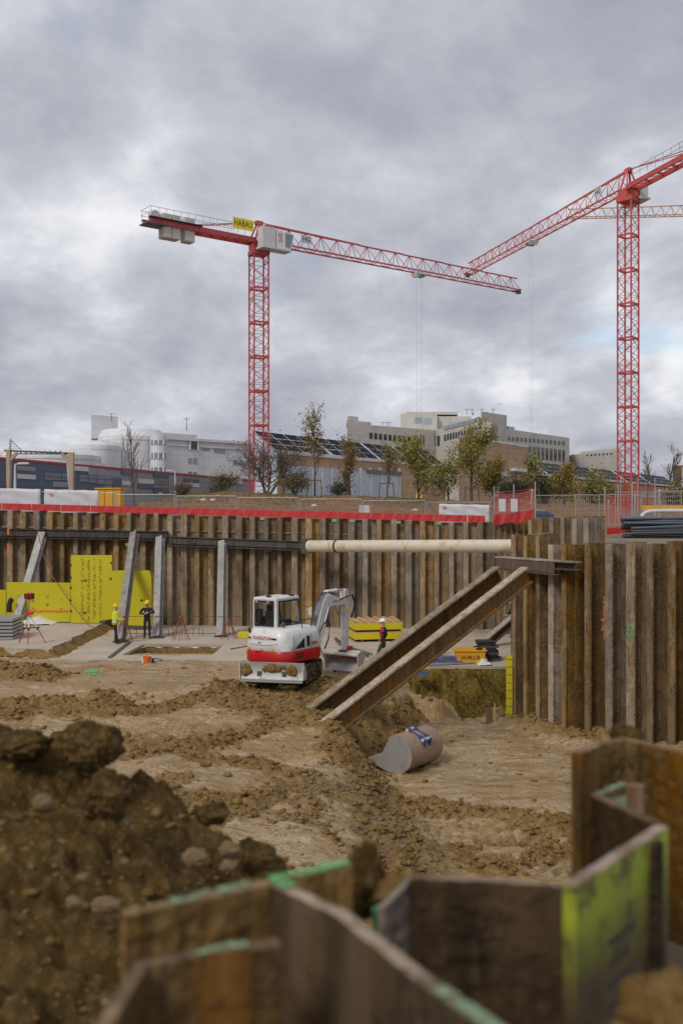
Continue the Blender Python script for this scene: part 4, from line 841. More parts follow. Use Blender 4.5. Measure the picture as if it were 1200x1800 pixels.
f.block(MB(), 496, 700, z_of(560, 822), 1, z0=4.6, off=.4).build('glazed_front', [M['glassfront']], t); f.block(MB(), 640, 700, z_of(650, 826), 1, z0=z_of(650, 833), off=.6).build('dark_strip', [M['win_dark']], t)  # dark strip stands slightly proud of the glazed front
for px in range(510, 700, 17): f.quadbox(MB(), px, 823, px + 1, 885, th=.5).build('mullion', [M['bld_trim']], t)
feat(f, t, 'glazed_bay', M['glassfront'], [(742, 832, 780, 846)], .3)
f2 = f
feat(f, t, 'window', M['win_sky'], [(906, 846, 914, 856), (964, 850, 972, 858), (1052, 858, 1062, 868)], .12); feat(f, t, 'window', M['win_dark'], [(914, 846, 962, 857), (972, 851, 1000, 859), (1062, 860, 1084, 872), (1086, 862, 1120, 873), (1124, 866, 1150, 875)], .12)
feat(f, t, 'glazed_bay', M['glassfront'], [(846, 829, 866, 875)], 2.5); feat(f, t, 'canopy', M['bld_trim'], [(874, 826, 925, 831)], 3.2)
feat(f, t, 'door', M['win_dark'], [(847, 873, 866, 884)], 2.6)

# beige hospital block on the skyline
f = Facade(610, 262, 772, 285); t = thing('hospital_building', 'big beige block with slit windows on the skyline, between the two red cranes', 'building', f.p(0, 0, 5)); z_of = lambda px, py: zat(py, f.p(f.u(px)).y)
f.block(MB(), 610, 772, z_of(700, 751), 30).build('wall', [M['bld_beige']], t); f.block(MB(), 611, 654, z_of(630, 740), 14, z0=z_of(700, 751) + .01, off=-.5).build('stair_block', [M['bld_beige']], t); f.block(MB(), 620, 638, z_of(630, 731), 6, z0=z_of(630, 740) + .02, off=-2).build('roof_box', [M['bld_beige']], t)
feat(f, t, 'window', M['win_dark'], [(649 + 8.4 * k, 760.5 + .9 * k, 654 + 8.4 * k, 771 + .9 * k) for k in range(10)] + [(738, 765, 740, 780), (743, 765, 745, 780)], .08)
f = Facade(704, 290, 790, 290); f.block(MB(), 704, 768, zat(727, 290), 26, z0=20).build('upper_block', [M['bld_cream']], t); f.block(MB(), 714, 806, zat(722, 290), 18, z0=zat(727, 290) + .01, off=-3).build('roof_edge', [M['bld_cream']], t); f.block(MB(), 768, 830, zat(730, 290), 26, z0=20, off=-3).build('upper_block', [M['bld_cream']], t)
feat(f, t, 'window', M['win_sky'], [(728, 734, 741, 744), (745, 735, 758, 745.5)], .1); 
f = Facade(766, 283, 862, 255); z_of = lambda px, py: zat(py, f.p(f.u(px)).y)
za, zb = zat(754, 283), zat(738, 283); f.block(MB(), 766, 862, zat(752, 278), 24).build('wall', [M['bld_beige']], t); f.block(MB(), 779, 842, zat(744.5, 280), 10, z0=zat(752, 278) + .01, off=-.8).build('upper_wing', [M['bld_cream']], t)
feat(f, t, 'window', M['win_blue'], [(780 + 9.2 * k, 748.5 - 2.3 * k, 788 + 9.2 * k, 755 - 2.3 * k) for k in range(6)], .9 - .7)
feat(f, t, 'window', M['win_dark'], [(746.5 + 8, 765, 758, 784), (760, 765.5, 764, 784), (768, 766, 772.5, 784)] + [(780.5 + 4.9 * k, 764 - 1.1 * k, 783.4 + 4.9 * k, 775 - 1.2 * k) for k in range(10)], .1)
f = Facade(832, 258, 892, 272); z_of = lambda px, py: zat(py, f.p(f.u(px)).y); f.block(MB(), 845, 890, z_of(870, 727), 18).build('corner_tower', [M['bld_beige']], t); feat(f, t, 'louvre', M['grey_clad'], [(862, 746, 873, 771)], .1)
f = Facade(888, 272, 1000, 306); z_of = lambda px, py: zat(py, f.p(f.u(px)).y); f.block(MB(), 889, 1000, z_of(950, 762.5), 26).build('wall', [M['bld_cream']], t); f.block(MB(), 889, 907, z_of(898, 748), 10, z0=z_of(950, 762.5) + .01, off=-2).build('roof_block', [M['bld_beige']], t)
feat(f, t, 'window', M['win_sky'], [(893, 750, 904, 759)], -1.8); feat(f, t, 'window', M['win_dark'], [(892 + 7.35 * k, 767.5 + .62 * k, 896 + 7.35 * k, 774.5 + .62 * k) for k in range(14)] + [(892 + 7.35 * k, 781 + .75 * k, 896.4 + 7.35 * k, 802 + .75 * k) for k in range(14)], .1)
for px in (672, 680, 684): antenna(t, at(px, 752, 275), 1.6)
for px in (820, 829, 846, 866): antenna(t, at(px, 729, 275), 1.6)
f = Facade(998, 330, 1092, 300); z_of = lambda px, py: zat(py, f.p(f.u(px)).y); t = thing('low_beige_building', 'low beige block at right, just behind the right crane mast', 'building', f.p(0, 0, 5)); f.block(MB(), 998, 1092, z_of(1040, 796), 20).build('wall', [M['bld_beige']], t); f.block(MB(), 1018, 1086, z_of(1050, 791), 16, z0=z_of(1040, 796) + .01, off=-.4).build('upper_wall', [M['bld_cream']], t); feat(f, t, 'window', M['win_dark'], [(1030 + 7 * k, 799 - .4 * k, 1033 + 7 * k, 801.5 - .4 * k) for k in range(7)], .1)

# planted earth bank behind the fence
def bank_h(x, y):
    b = np.interp(x, [-19, -16, -13, -9, -4, 0, 6, 12, 18, 24], [.3, .8, 1.55, 2.1, 1.9, 1.85, 1.55, 1.3, 1.2, .6]) ; f_ = sst(60, 69, y) * sst(98, 88, y); h = 5.2 + b * f_ + (fbm(x * .5, y * .5, 4, 4) - .5) * .35 * f_ + (clumps(x, y, .5, 8, .5) * .4 + clumps(x, y, .25, 18, .6) * .5) * f_; return h - 0.3 * (1 - f_), np.ones_like(x), x * 0, x * 0
bk = grid_mesh('earth_bank', np.arange(-19, 24, .16), np.arange(59.5, 98, .16), bank_h, [M['bank']]); bk['kind'] = 'structure'
def bz(x, y): return float(bank_h(np.array([x]), np.array([y]))[0][0])
# rough grass on the bank crest
mb = MB(); rg = random.Random(4)
for i in range(5200):
    x = rg.choice([rg.gauss(-9.5, 1.6), rg.gauss(-3.5, 1.4), rg.gauss(4.5, 1.2), rg.uniform(-13, 20)]); y = rg.uniform(66, 74); z = bz(x, y); h = rg.uniform(.06, .20); a = rg.uniform(0, 6.28); q = Vector((math.cos(a), math.sin(a), 0)) * .04; ln = Vector((rg.uniform(-.08, .08), rg.uniform(-.08, .08), h)); p = Vector((x, y, z - .02)); mb.add([p - q, p + q, p + ln], [(0, 1, 2)])
g = mb.build('rough_grass', [M['grass']]); g['kind'] = 'stuff'; g['label'] = 'rough grass tufts on the earth bank behind the fence'; g['category'] = 'grass'

# ------------------------------------------------------------------ trees
def rvec(rg): return Vector((rg.gauss(0, 1), rg.gauss(0, 1), rg.gauss(0, 1))).normalized()
def tree(label, px, Y, hpx, style='leafy', leaf='leaf_green', nleaf=2600, lsize=.15, spread=.36, seed=1, bark='bark', stakes=False, base=None, trunks=1, start=.3, group=None, name='tree', r0=None, cat='tree'):
    rg = random.Random(seed); x = xat(px, Y); z = base if base is not None else bz(x, Y) - .05; H = hpx * Y / F; t = thing(name, label, cat, (x, Y, z), group=group); tw = MB(); tips = []; r0 = r0 or .018 * H + .03
    def grow(p, d, ln, r, lev):
        n = 4; pts = [p]; rs = [r]; q = p.copy(); dd = d.copy()
        for i in range(n):
            dd = (dd + rvec(rg) * (.16 if lev else .05) + Vector((0, 0, .08 if lev else .02))).normalized(); q = q + dd * ln / n; pts.append(q.copy()); rs.append(max(.009, r * (1 - .62 * (i + 1) / n)))
        tw.tube(pts, rs, 6 if lev == 0 else 4 if lev == 1 else 3, cap=False)
        if lev >= 2: tips.extend(pts[1:])
        if lev >= 3: return
        kids = (12 if style != 'bare' else 14) if lev == 0 else (6 if style != 'bare' else 8) if lev == 1 else 4
        for k in range(kids):
            s_ = start + (1 - start) * (k + rg.random()) / kids if lev == 0 else .2 + .8 * (k + rg.random()) / kids; i = min(n - 1, int(s_ * n)); c = pts[i].lerp(pts[i + 1], s_ * n - i); az = rg.uniform(0, 6.28)
            tilt = rg.uniform(.5, 1.05) if style != 'upright' else rg.uniform(.25, .55); ax = pts[i + 1] - pts[i]; ax.normalize(); o1 = ax.orthogonal().normalized(); o2 = ax.cross(o1); nd = (ax * math.cos(tilt) + (o1 * math.cos(az) + o2 * math.sin(az)) * math.sin(tilt)).normalized()
            kl = {0: 1.35 * spread * H * (1.15 - .6 * s_), 1: ln * .55, 2: ln * .5}[lev]; grow(c, nd, kl * rg.uniform(.75, 1.2), max(.009, rs[i] * .45), lev + 1)
    for k in range(trunks):
        a = rg.uniform(0, 6.28); lean = .04 if trunks == 1 else rg.uniform(.35, .8); grow(Vector((x, Y, z)), Vector((math.cos(a) * lean, math.sin(a) * lean * .6, 1)).normalized(), H * (.92 if trunks == 1 else rg.uniform(.6, .95)), r0, 0)
    tw.build('trunk', [M[bark]], t)
    if nleaf:
        lv = MB()
        for i in range(nleaf):
            c = rg.choice(tips) + rvec(rg) * abs(rg.gauss(0, .42)); s_ = lsize * rg.uniform(.45, .95); a = rvec(rg) * s_; b = rvec(rg).cross(a).normalized() * s_ * .55; lv.add([c - a, c + b, c + a, c - b], [(0, 1, 2, 3)])
        lv.build('crown', [M[leaf]], t)
    if stakes:
        st = MB()
        for sx in (-.55, .55): MB().tube([(x + sx, Y - .25, z - .1), (x + sx * .85, Y - .25, z + 1.35)], .045, 6).build('stake', [M['bark_brown']], t)
        MB().bar((x - .5, Y - .25, z + 1.25), (x + .5, Y - .25, z + 1.25), .05, .09).build('stake_rail', [M['bark_brown']], t)
    return t
tree('tall bare tree at left in front of the white building', 236, 82, 142, 'upright', nleaf=160, lsize=.09, spread=.24, seed=3, r0=.10, start=.25)
tree('wide spreading dark shrubby tree with few leaves at the foot of the left crane', 470, 76, 92, 'leafy', 'leaf_brown', 700, .12, .42, 8, trunks=5, start=.25, r0=.11)
tree('slim staked tree with thin yellow leaves in front of the solar panels', 553, 73, 138, 'upright', 'leaf_yellow', 900, .12, .27, 21, stakes=True, start=.30, r0=.085)
tree('dense brown ivy-wrapped tree between the staked tree and the glazed front', 614, 78, 92, 'upright', 'leaf_brown', 2200, .12, .26, 12, 'bark_brown', start=.05, r0=.2)
tree('slim leafless young tree left of the green one', 679, 72, 84, 'upright', 'leaf_yellow', 420, .11, .30, 15, stakes=True, r0=.07)
tree('bushy green tree left of the brick tower', 736, 76, 104, 'leafy', 'leaf_green', 2900, .14, .32, 16, start=.12)
tree('largest green tree, staked, in front of the brick tower', 828, 73, 124, 'leafy', 'leaf_green', 3300, .14, .30, 17, stakes=True, start=.22, r0=.13)
tree('low bushy olive tree between the two green trees', 788, 76, 70, 'leafy', 'leaf_green', 1500, .13, .38, 27, start=.1)
tree('yellowing small tree beside the brick corner', 868, 76, 66, 'leafy', 'leaf_yellow', 2600, .14, .34, 18, start=.1)
tree('thin greenish young tree right of the brick tower', 934, 74, 78, 'upright', 'leaf_green', 900, .13, .30, 19, stakes=True)
tree('small upright yellow green tree in front of the brick wall', 990, 76, 66, 'leafy', 'leaf_yellow', 2000, .13, .26, 20, start=.05)
tree('broad olive bush left of the right crane mast', 1036, 78, 54, 'leafy', 'leaf_green', 2600, .14, .46, 22, trunks=3, start=.1, name='shrub', cat='shrub')
tree('tall thin bare tree at far right', 1171, 80, 112, 'upright', nleaf=110, lsize=.09, spread=.24, seed=23, r0=.09, start=.2)
tree('bare thin tree just right of the right crane mast', 1136, 84, 96, 'upright', nleaf=60, lsize=.09, spread=.2, seed=24, r0=.07)
tree('olive bush at the right edge below the bare tree', 1192, 76, 44, 'leafy', 'leaf_yellow', 1800, .14, .5, 25, trunks=3, start=.1, name='shrub', cat='shrub')
tree('round rust brown bush on the bank beside the staked tree', 517, 72, 40, 'leafy', 'leaf_yellow', 600, .09, .42, 26, trunks=4, start=.1, name='shrub', cat='shrub')
tree('small bush with yellow leaves on the bank in front of the panel building', 396, 76, 34, 'leafy', 'leaf_yellow', 500, .11, .5, 28, trunks=3, start=.15, name='shrub', cat='shrub')
tree('straggly grey bush on the bank beside the lamp post', 322, 78, 26, 'leafy', 'leaf_brown', 260, .10, .55, 29, trunks=3, start=.15, name='shrub', cat='shrub')
tree('dark green bush behind the staked tree foot, low', 600, 74, 24, 'leafy', 'leaf_dark', 500, .11, .5, 30, trunks=3, start=.1, name='shrub', cat='shrub')
tree('dark green hedge bush behind the fence, right of the largest green tree', 905, 70, 34, 'leafy', 'leaf_dark', 1500, .13, .6, 33, trunks=3, start=.1, name='shrub', cat='shrub')
tree('orange tinged bush at the foot of the right crane mast', 1085, 76, 34, 'leafy', 'leaf_yellow', 1400, .13, .6, 34, trunks=3, start=.1, name='shrub', cat='shrub')
tree('grey green bush between the olive bush and the yellow green tree', 962, 80, 46, 'leafy', 'leaf_dark', 1500, .14, .5, 35, trunks=3, start=.1, name='shrub', cat='shrub')

# ------------------------------------------------------------------ tower cranes
def lattice_section(h, s, rc=.075, rb=.030, lev=2):
    mb = MB(); a = s / 2; cs = [(-a, -a), (a, -a), (a, a), (-a, a)]
    for c in cs: mb.bar((*c, 0), (*c, h), rc * 2, rc * 2)
    dz = h / lev
    for i in range(4):
        p, q = cs[i], cs[(i + 1) % 4]
        for k in range(lev):
            z = k * dz; mb.bar((*p, z), (*q, z + dz / 2), rb * 2, rb * 2); mb.bar((*q, z + dz / 2), (*p, z + dz), rb * 2, rb * 2); mb.bar((*p, z + dz / 2), (*q, z + dz / 2), rb * 1.5, rb * 1.5)
        mb.bar((*p, .08), (*q, .08), .14, .2); 
    return mb
def jib_section(ln, W_, H_, n, taper=1.0):
    mb = MB(); w = W_ / 2
    for y in (-w, w): mb.bar((0, y, 0), (ln, y, 0), .15, .15)
    mb.bar((0, 0, H_), (ln, 0, H_), .16, .16); st = ln / n
    for k in range(n):
        x = k * st
        for y in (-w, w): mb.bar((x, y, 0), (x + st * .42, 0, H_), .07, .07); mb.bar((x + st * .42, 0, H_), (x + st, y, 0), .055, .055)
        mb.bar((x, -w, 0), (x, w, 0), .06, .06); mb.bar((x, -w, 0), (x + st, w, 0), .05, .05)
    return mb
def crane(label, X, Y, zb, zj, side, rot, jd, sections, slen, clen, colr, js, trolley, drop, cabside=1, counter=True):
    t = thing('tower_crane', label, 'tower crane', (X, Y, zb)); jd = Vector((jd[0], jd[1], 0)).normalized(); js = Vector((js[0], js[1], 0)).normalized(); js = (js - jd * js.dot(jd)).normalized()
    base = Vector((X, Y, 0)); W = lambda u, v, z: base + jd * u + js * v + Vector((0, 0, z)); yaw = math.atan2(jd.y, jd.x); sg = 1 if Vector((-jd.y, jd.x, 0)).dot(js) > 0 else -1
    h = 3.95; n = int((zj - 1.6 - zb) / h); first = None; z0 = zj - 1.6 - n * h
    for i in range(n):
        if first is None: o = lattice_section(h, side).build('mast_section', [colr], t, local=True); first = o
        else: o = first.copy(); C.objects.link(o); o.parent = t
        o.location = (0, 0, z0 - zb + i * h); o.rotation_euler = (0, 0, rot)
    if z0 - zb > .3:
        o = lattice_section(z0 - zb, side, lev=1).build('mast_section', [colr], t, local=True); o.rotation_euler = (0, 0, rot)
    mb = MB(); s = side * 1.15; mb.box((0, 0, zj - 1.35 - zb), (s, s, .5), rot); mb.build('slewing_ring', [colr], t, local=True)
    mb = MB(); mb.box((0, 0, zj - .62 - zb), (side * 1.0, side * .9, .95), yaw); mb.build('turntable', [colr], t, local=True)
    mb = MB()
    for v in (-.7, .7): mb.bar(W(.5, v, zj - .1) , W(.1, v * .3, zj + 2.1), .2, .2); mb.bar(W(-.9, v, zj - .1), W(-.1, v * .3, zj + 2.1), .18, .18)
    mb.box(W(0, 0, zj + 2.1), (.9, .5, .45), yaw); mb.build('tower_head', [colr], t)
    u = .8; fs = None
    for i in range(sections):
        if fs is None: o = jib_section(slen, 1.35, 1.9, 3).build('jib_section', [colr], t, local=True); fs = o
        else: o = fs.copy(); C.objects.link(o); o.parent = t
        o.location = W(u + i * slen, 0, zj) - Vector((X, Y, zb)); o.rotation_euler = (0, 0, yaw); o.scale.z = 1.05 - .03 * i
    ue = u + sections * slen; mb = MB(); mb.bar(W(ue, -.68, zj), W(ue, .68, zj), .25, .25); mb.bar(W(ue + .25, -.3, zj - .25), W(ue + .25, .3, zj - .25), .5, .3); mb.build('jib_end', [M['dgrey']], t)
    mb = MB(); mb.bar(W(.1, 0, zj + 2.2), W(ue * .32, 0, zj + 2.0), .09, .09); mb.build('tie_rod', [colr], t)
    if counter:
        mb = MB()
        for v in (-.75, .75): mb.bar(W(-.8, v, zj - .15), W(-clen, v, zj - .15), .22, .55)
        for k in range(9): uu = -1 - (clen - 1.3) * k / 8; mb.bar(W(uu, -.75, zj - .1), W(uu, .75, zj - .1), .12, .2); mb.bar(W(uu, -.75, zj - .1), W(uu - (clen - 1.3) / 8 * (k < 8), .75 , zj - .1), .07, .07)
        mb.build('counter_jib', [colr], t); mb = MB(); mb.bar(W(-clen * .55, .92, zj + .2), W(-clen, .92, zj + .2), .55, .06); mb.bar(W(-clen * .55, -.92, zj + .2), W(-clen, -.92, zj + .2), .55, .06); mb.box(W(-clen + .9, 0, zj - .42), (2.4, 1.9, .12), yaw); mb.build('walkway', [M['dgrey']], t)
        mb = MB()
        for v in (1.15, -1.15):
            K = 13
            for k in range(K + 1):
                uu = -2.6 - (clen - 2.7) * k / K; mb.bar(W(uu, v, zj + .15), W(uu, v, zj + 1.25), .045, .045)
            for zz in (.7, 1.25): mb.bar(W(-2.6, v, zj + zz), W(-clen, v, zj + zz), .045, .045)
        for zz in (.7, 1.25): mb.bar(W(-clen, -1.15, zj + zz), W(-clen, 1.15, zj + zz), .045, .045)
        mb.build('guard_rail', [M['galv']], t)
        for uu, ww in ((-clen + 2.3, 1.0), (-clen + 3.35, .95), (-clen + 5.0, 1.15)):
            mb = MB(); mb.box(W(uu, 0, zj - .35), (ww, 1.25, 2.6), yaw); mb.build('counterweight', [M['bld_cream']], t, bevel=.05)
        mb = MB(); mb.tube([W(-clen + .9, -.5, zj + .7), W(-clen + .9, .5, zj + .7)], .42, 14); mb.box(W(-clen + 1.7, 0, zj + .5), (.6, .9, .6), yaw); mb.build('winch', [M['grey_white']], t)
        mb = MB(); mb.bar(W(-.2, 0, zj + 2.15), W(-clen * .62, .5, zj + .3), .08, .08); mb.bar(W(-.2, 0, zj + 2.15), W(-clen * .62, -.5, zj + .3), .08, .08); mb.build('tie_rod', [colr], t)
    # machinery cabinet, cab and their platform on one side
    k = cabside; mb = MB(); mb.box(W(1.0, 1.65 * k, zj - 1.15), (3.9, 1.5, .22), yaw); mb.build('platform', [M['grey_white']], t)
    mb = MB(); mb.box(W(.05, 1.6 * k, zj + .12), (1.75, 1.1, 2.2), yaw); mb.build('cabinet', [M['grey_white']], t, bevel=.04); mb = MB(); mb.box(W(1.45, 1.55 * k, zj + .05), (.85, 1.1, 2.1), yaw); mb.build('cabinet', [M['white']], t, bevel=.04)
    mb = MB(); P = [W(1.95, 1.0 * k, zj - 1.0), W(2.9, 1.0 * k, zj - 1.0), W(3.35, 1.0 * k, zj + .85), W(1.95, 1.0 * k, zj + 1.0)]; mb.slab3(P, js * k * 1.3); cab = mb.build('cab', [M['white']], t)
    mb = MB(); P = [W(2.15, 2.31 * k, zj - .75), W(2.82, 2.31 * k, zj - .75), W(3.16, 2.31 * k, zj + .72), W(2.15, 2.31 * k, zj + .78)]; mb.slab3(P, js * k * .03); mb.build('window', [M['win_blue']], cab)
    mb = MB(); P = [W(2.98, 1.1 * k, zj - .7), W(2.98, 2.2 * k, zj - .7), W(3.345, 2.2 * k, zj + .75), W(3.345, 1.1 * k, zj + .75)]; mb.slab3(P, jd * .05); mb.build('window', [M['win_blue']], cab)
    # trolley and its rope falls
    mb = MB(); mb.box(W(trolley, 0, zj - .3), (1.5, 1.5, .25), yaw); mb.box(W(trolley - .5, 0, zj - .5), (.4, 1.2, .4), yaw); mb.box(W(trolley + .5, 0, zj - .5), (.3, 1.2, .3), yaw); mb.build('trolley', [M['grey_white']], t)
    mb = MB(); mb.tube([W(trolley - .5, 0, zj - .4), W(trolley - .25, 0, drop)], .008, 4); mb.tube([W(trolley + .5, 0, zj - .4), W(trolley + .25, 0, drop)], .008, 4); mb.build('hoist_rope', [M['cable']], t)
    mb = MB(); mb.box(W(trolley, 0, drop - .3), (.8, .3, .6), yaw); mb.tube([W(trolley, 0, drop - .5), W(trolley, 0, drop - 1.1), W(trolley + .2, 0, drop - 1.3), W(trolley + .35, 0, drop - 1.1)], .07, 6); mb.build('hook_block', [M['sign_yellow']], t)
    return t, W, jd, js, yaw
cA, W, jd, js, yaw = crane('red tower crane at left with a yellow name board, its jib pointing right', -9.53, 115, 5.5, 37.3, 1.75, R(24), (.268, .2), 6, 7.0, 14.2, M['red'], (.2, -.8), 24.5, 8.5)
xd = jd; mb = MB(); c = W(-2.9, 1.32, 38.5); mb.bar(c - jd * 1.35, c + jd * 1.35, .05, 1.25, 0); sg = mb.build('name_board', [M['sign_yellow']], cA)
lettering('HABAU', .98, M['ink'], sg, c + js * .04 , jd, wscale=.74)
mb = MB(); c = W(6.1, .80, 38.35); mb.bar(c - jd * .78, c + jd * .78, .04, .95, 0); sg = mb.build('letter_board', [M['grey_white']], cA); lettering('HG', .80, M['ink'], sg, c + js * .04, jd)
mb = MB(); 
c = W(1.5, 2.13, 37.55)
lettering('SETZ', .5, M['orange_red'], cA, c + Vector((0, 0, 0)), (0, 0, -1), up=jd, wscale=1.0)
XB = xat(1103, 115); cB, W, jd, js, yaw = crane('tall red tower crane at right, its jib reaching away to the left', XB, 115, 5.0, 43.4, 1.72, R(45), (-.115, .361), 6, 7.1, 21.0, M['orange_red'], (1, .3), 23.0, 8.5)
mb = MB(); c = W(5.0, -.85, 44.45); mb.bar(c - jd * .8, c + jd * .8, .04, .95, 0); sg = mb.build('letter_board', [M['grey_white']], cB); lettering('HG', .80, M['ink'], sg, c - js * .04, -jd)
cC, *_ = crane('distant ochre tower crane whose jib shows behind the right mast', xat(1262, 198), 198, 5, 65.2, 1.8, R(30), (-1, .08), 5, 5.75, 10, M['ochre'], (0, -1), 2, 60, counter=False)

# ------------------------------------------------------------------ site boundary: fences, banners, red boards
gf = thing('fence_panel', 'mesh site fence panel on the back wall', 'fence panel'); FH, FWD = 2.0, 3.35
mb = MB()
for x in (0.03, FWD - .03): mb.tube([(x, 0, 0), (x, 0, FH)], .024, 6)
for z in (.12, FH - .03): mb.tube([(.03, 0, z), (FWD - .03, 0, z)], .020, 6)
mb.build('frame', [M['galv']], gf, local=True)
mb = MB()
for k in range(1, 30): mb.bar((FWD * k / 30, 0, .12), (FWD * k / 30, 0, FH - .03), .005, .005)
for k in range(1, 8): mb.bar((.03, 0, .12 + (FH - .15) * k / 8), (FWD - .03, 0, .12 + (FH - .15) * k / 8), .008, .008)
mb.build('wire_mesh', [M['galv']], gf, local=True)
mb = MB(); mb.box((0, 0, -.02), (.25, .7, .14)).build('foot_block', [M['bld_beige']], gf, local=True, bevel=.02)
ang = math.atan2(_d.y, _d.x); fpos = []
for i in range(9):
    X = -22.6 + i * 3.37; p = far_pt(X, -1.1); p.z = far_top(X) - .95; fpos.append(p)
FGRP = 'mesh fence panels along the back wall'; gf['group'] = FGRP; gf['label'] = 'galvanised mesh fence panel standing behind the red boards of the back wall'
gf.location = fpos[0]; gf.rotation_euler = (0, 0, ang)
for p in fpos[1:]: dup(gf, p, ang)
def banner_sheet(label, x0, x1, h0, h1, group=None):
    P0, P1 = far_pt(x0, -.98), far_pt(x1, -.98); mb = MB(); nx, nz = 22, 8; z0 = (far_top(x0) + far_top(x1)) / 2; sl = (far_top(x1) - far_top(x0)); vs = []
    for j in range(nz + 1):
        for i in range(nx + 1):
            q = P0.lerp(P1, i / nx) + far_dirn * (.025 * math.sin(i * 1.3 + j * .4) + .02 * math.sin(j * 1.7 + i * .5)); vs.append((q.x, q.y, z0 + sl * (i / nx - .5) + h0 + (h1 - h0) * j / nz + .01 * math.sin(i * .9) * (j == nz)))
    w_ = nx + 1; mb.add(vs, [(j * w_ + i, j * w_ + i + 1, (j + 1) * w_ + i + 1, (j + 1) * w_ + i) for j in range(nz) for i in range(nx)]); o = mb.build('banner', [M['banner']], smooth=True); md = o.modifiers.new('thickness', 'SOLIDIFY'); md.thickness = .006; tag(o, label, 'banner', group); return o, P0, P1, z0, sl
for lab, a, b, kind in (('white printed banner cut by the left edge, on the fence', -21.6, -16.72, 0), ('wide white printed banner with pale violet print, left of the yellow skip', -16.5, -13.42, 1)):
    o, P0, P1, z0, sl = banner_sheet(lab, a, b, -.2, 1.22)
    for (u0, u1, v0, v1, mt) in (((.1, .16, .93, 1.04, 'ink_pink'), (.0, .0, 0, 0, 'ink_pink')) if kind else ((.45, .52, .9, 1.0, 'ink_pink'),)):
        if u1 > u0: 
            q0, q1 = P0.lerp(P1, u0) + far_dirn * .07, P0.lerp(P1, u1) + far_dirn * .07; mb = MB(); mb.slab3([(q0.x, q0.y, z0 + v0), (q1.x, q1.y, z0 + v0), (q1.x, q1.y, z0 + v1), (q0.x, q0.y, z0 + v1)], far_dirn * .004).build('print_block', [M[mt]], o)
o, P0, P1, z0, sl = banner_sheet('white printed banner at the right end of the back fence', 5.0, 7.6, -.1, .95)
q0, q1 = P0.lerp(P1, .06) + far_dirn * .07, P0.lerp(P1, .14) + far_dirn * .07; MB().slab3([(q0.x, q0.y, z0 + .78), (q1.x, q1.y, z0 + .77), (q1.x, q1.y, z0 + .85), (q0.x, q0.y, z0 + .86)], far_dirn * .004).build('print_block', [M['ink_pink']], o)
RG = 'red boards along the top of the back wall'; rgb = random.Random(2); k = 0; X = -23.4
rb = None
while X < 7.2:
    a, b = far_pt(X, .06 + rgb.uniform(-.02, .02)), far_pt(min(X + 1.62, 7.35), .06 + rgb.uniform(-.02, .02)); za, zb_ = far_top(X) + .20, far_top(min(X + 1.62, 7.35)) + .20; faded = 5.0 < X < 6.4; mb = MB(); n = 8; vs = []; wr = .010 if X < 0 else .016
    for i in range(n + 1):
        f_ = i / n; q = a.lerp(b, f_); z = za + (zb_ - za) * f_; o1 = far_dirn * wr * math.sin(i * 2.1 + X); vs += [(q.x + o1.x, q.y + o1.y, z - .16), (q.x - o1.x, q.y - o1.y, z + .19 + .004 * math.sin(i * 1.9 + X))]
    mb.add(vs, [(2 * i, 2 * i + 2, 2 * i + 3, 2 * i + 1) for i in range(n)]); o = mb.build('red_board', [M['faded_red' if faded else 'safety_red']]); md = o.modifiers.new('thickness', 'SOLIDIFY'); md.thickness = .03; md.offset = 0
    tag(o, 'faded pinkish red board in front of the right banner on the back wall' if faded else 'bright red plastic edge board on top of the back wall', 'edge board', RG if not faded else None); X += 1.66
RR = [at(868, 912, 50.4), at(905, 909, 47), at(938, 903, 44.5)]
for lab, a, b in (('drooping red board along the receding wall, nearest the back corner', RR[0], RR[1]), ('red board along the receding wall, left of the dark blue van', RR[1], RR[2])):
    mb = MB(); n = 6; vs = []
    for i in range(n + 1):
        q = a.lerp(b, i / n); o1 = .05 * math.sin(i * 1.7); vs += [(q.x + o1, q.y, q.z - .28 - .04 * math.sin(i)), (q.x - o1, q.y, q.z + .2)]
    mb.add(vs, [(2 * i, 2 * i + 2, 2 * i + 3, 2 * i + 1) for i in range(n)]); o = mb.build('red_board', [M['safety_red']]); o.modifiers.new('thickness', 'SOLIDIFY').thickness = .03; tag(o, lab, 'edge board')
def net(label, a, b, h, m='faded_red', nm='safety_net'):
    t = thing(nm, label, 'safety net', a); a, b = Vector(a), Vector(b); d = b - a; mb = MB(); n = max(6, int(d.length / .11)); nz = int(h / .11)
    for k in range(n + 1): q = a + d * k / n; mb.bar(q, q + Vector((0, 0, h * (1 - .10 * math.sin(math.pi * k / n)))), .018, .012)
    for j in range(nz + 1): mb.bar(a + Vector((0, 0, h * j / nz)), b + Vector((0, 0, h * j / nz)), .012, .018)
    mb.build('netting', [M[m]], t)
    for k in (0, .5, 1): q = a + d * k; MB().tube([q - Vector((0, 0, .3)), q + Vector((0, 0, h + .35))], .03, 6).build('post', [M['galv']], t)
    return t
a = at(868, 906, 51.5); b = at(940, 902, 47); net('red safety netting with notices at the right end of the back wall', a, b, 1.15)
a = at(1062, 928, 43.5); b = at(1110, 926, 41.5); net('red safety netting left of the stacked steel bars', a, b, 1.45)
a = at(1090, 897, 60); b = at(1150, 897, 60); net('red netting and planks at the foot of the right crane', a, b, 1.6, 'safety_red')
mb = MB(); mb.slab3([at(1066, 928, 42.9), at(1108, 925, 41.2), at(1108, 936, 41.2), at(1066, 940, 42.9)], (0, .05, 0)); tag(mb.build('red_board', [M['safety_red']]), 'red board at the foot of the netting left of the steel bars', 'edge board')
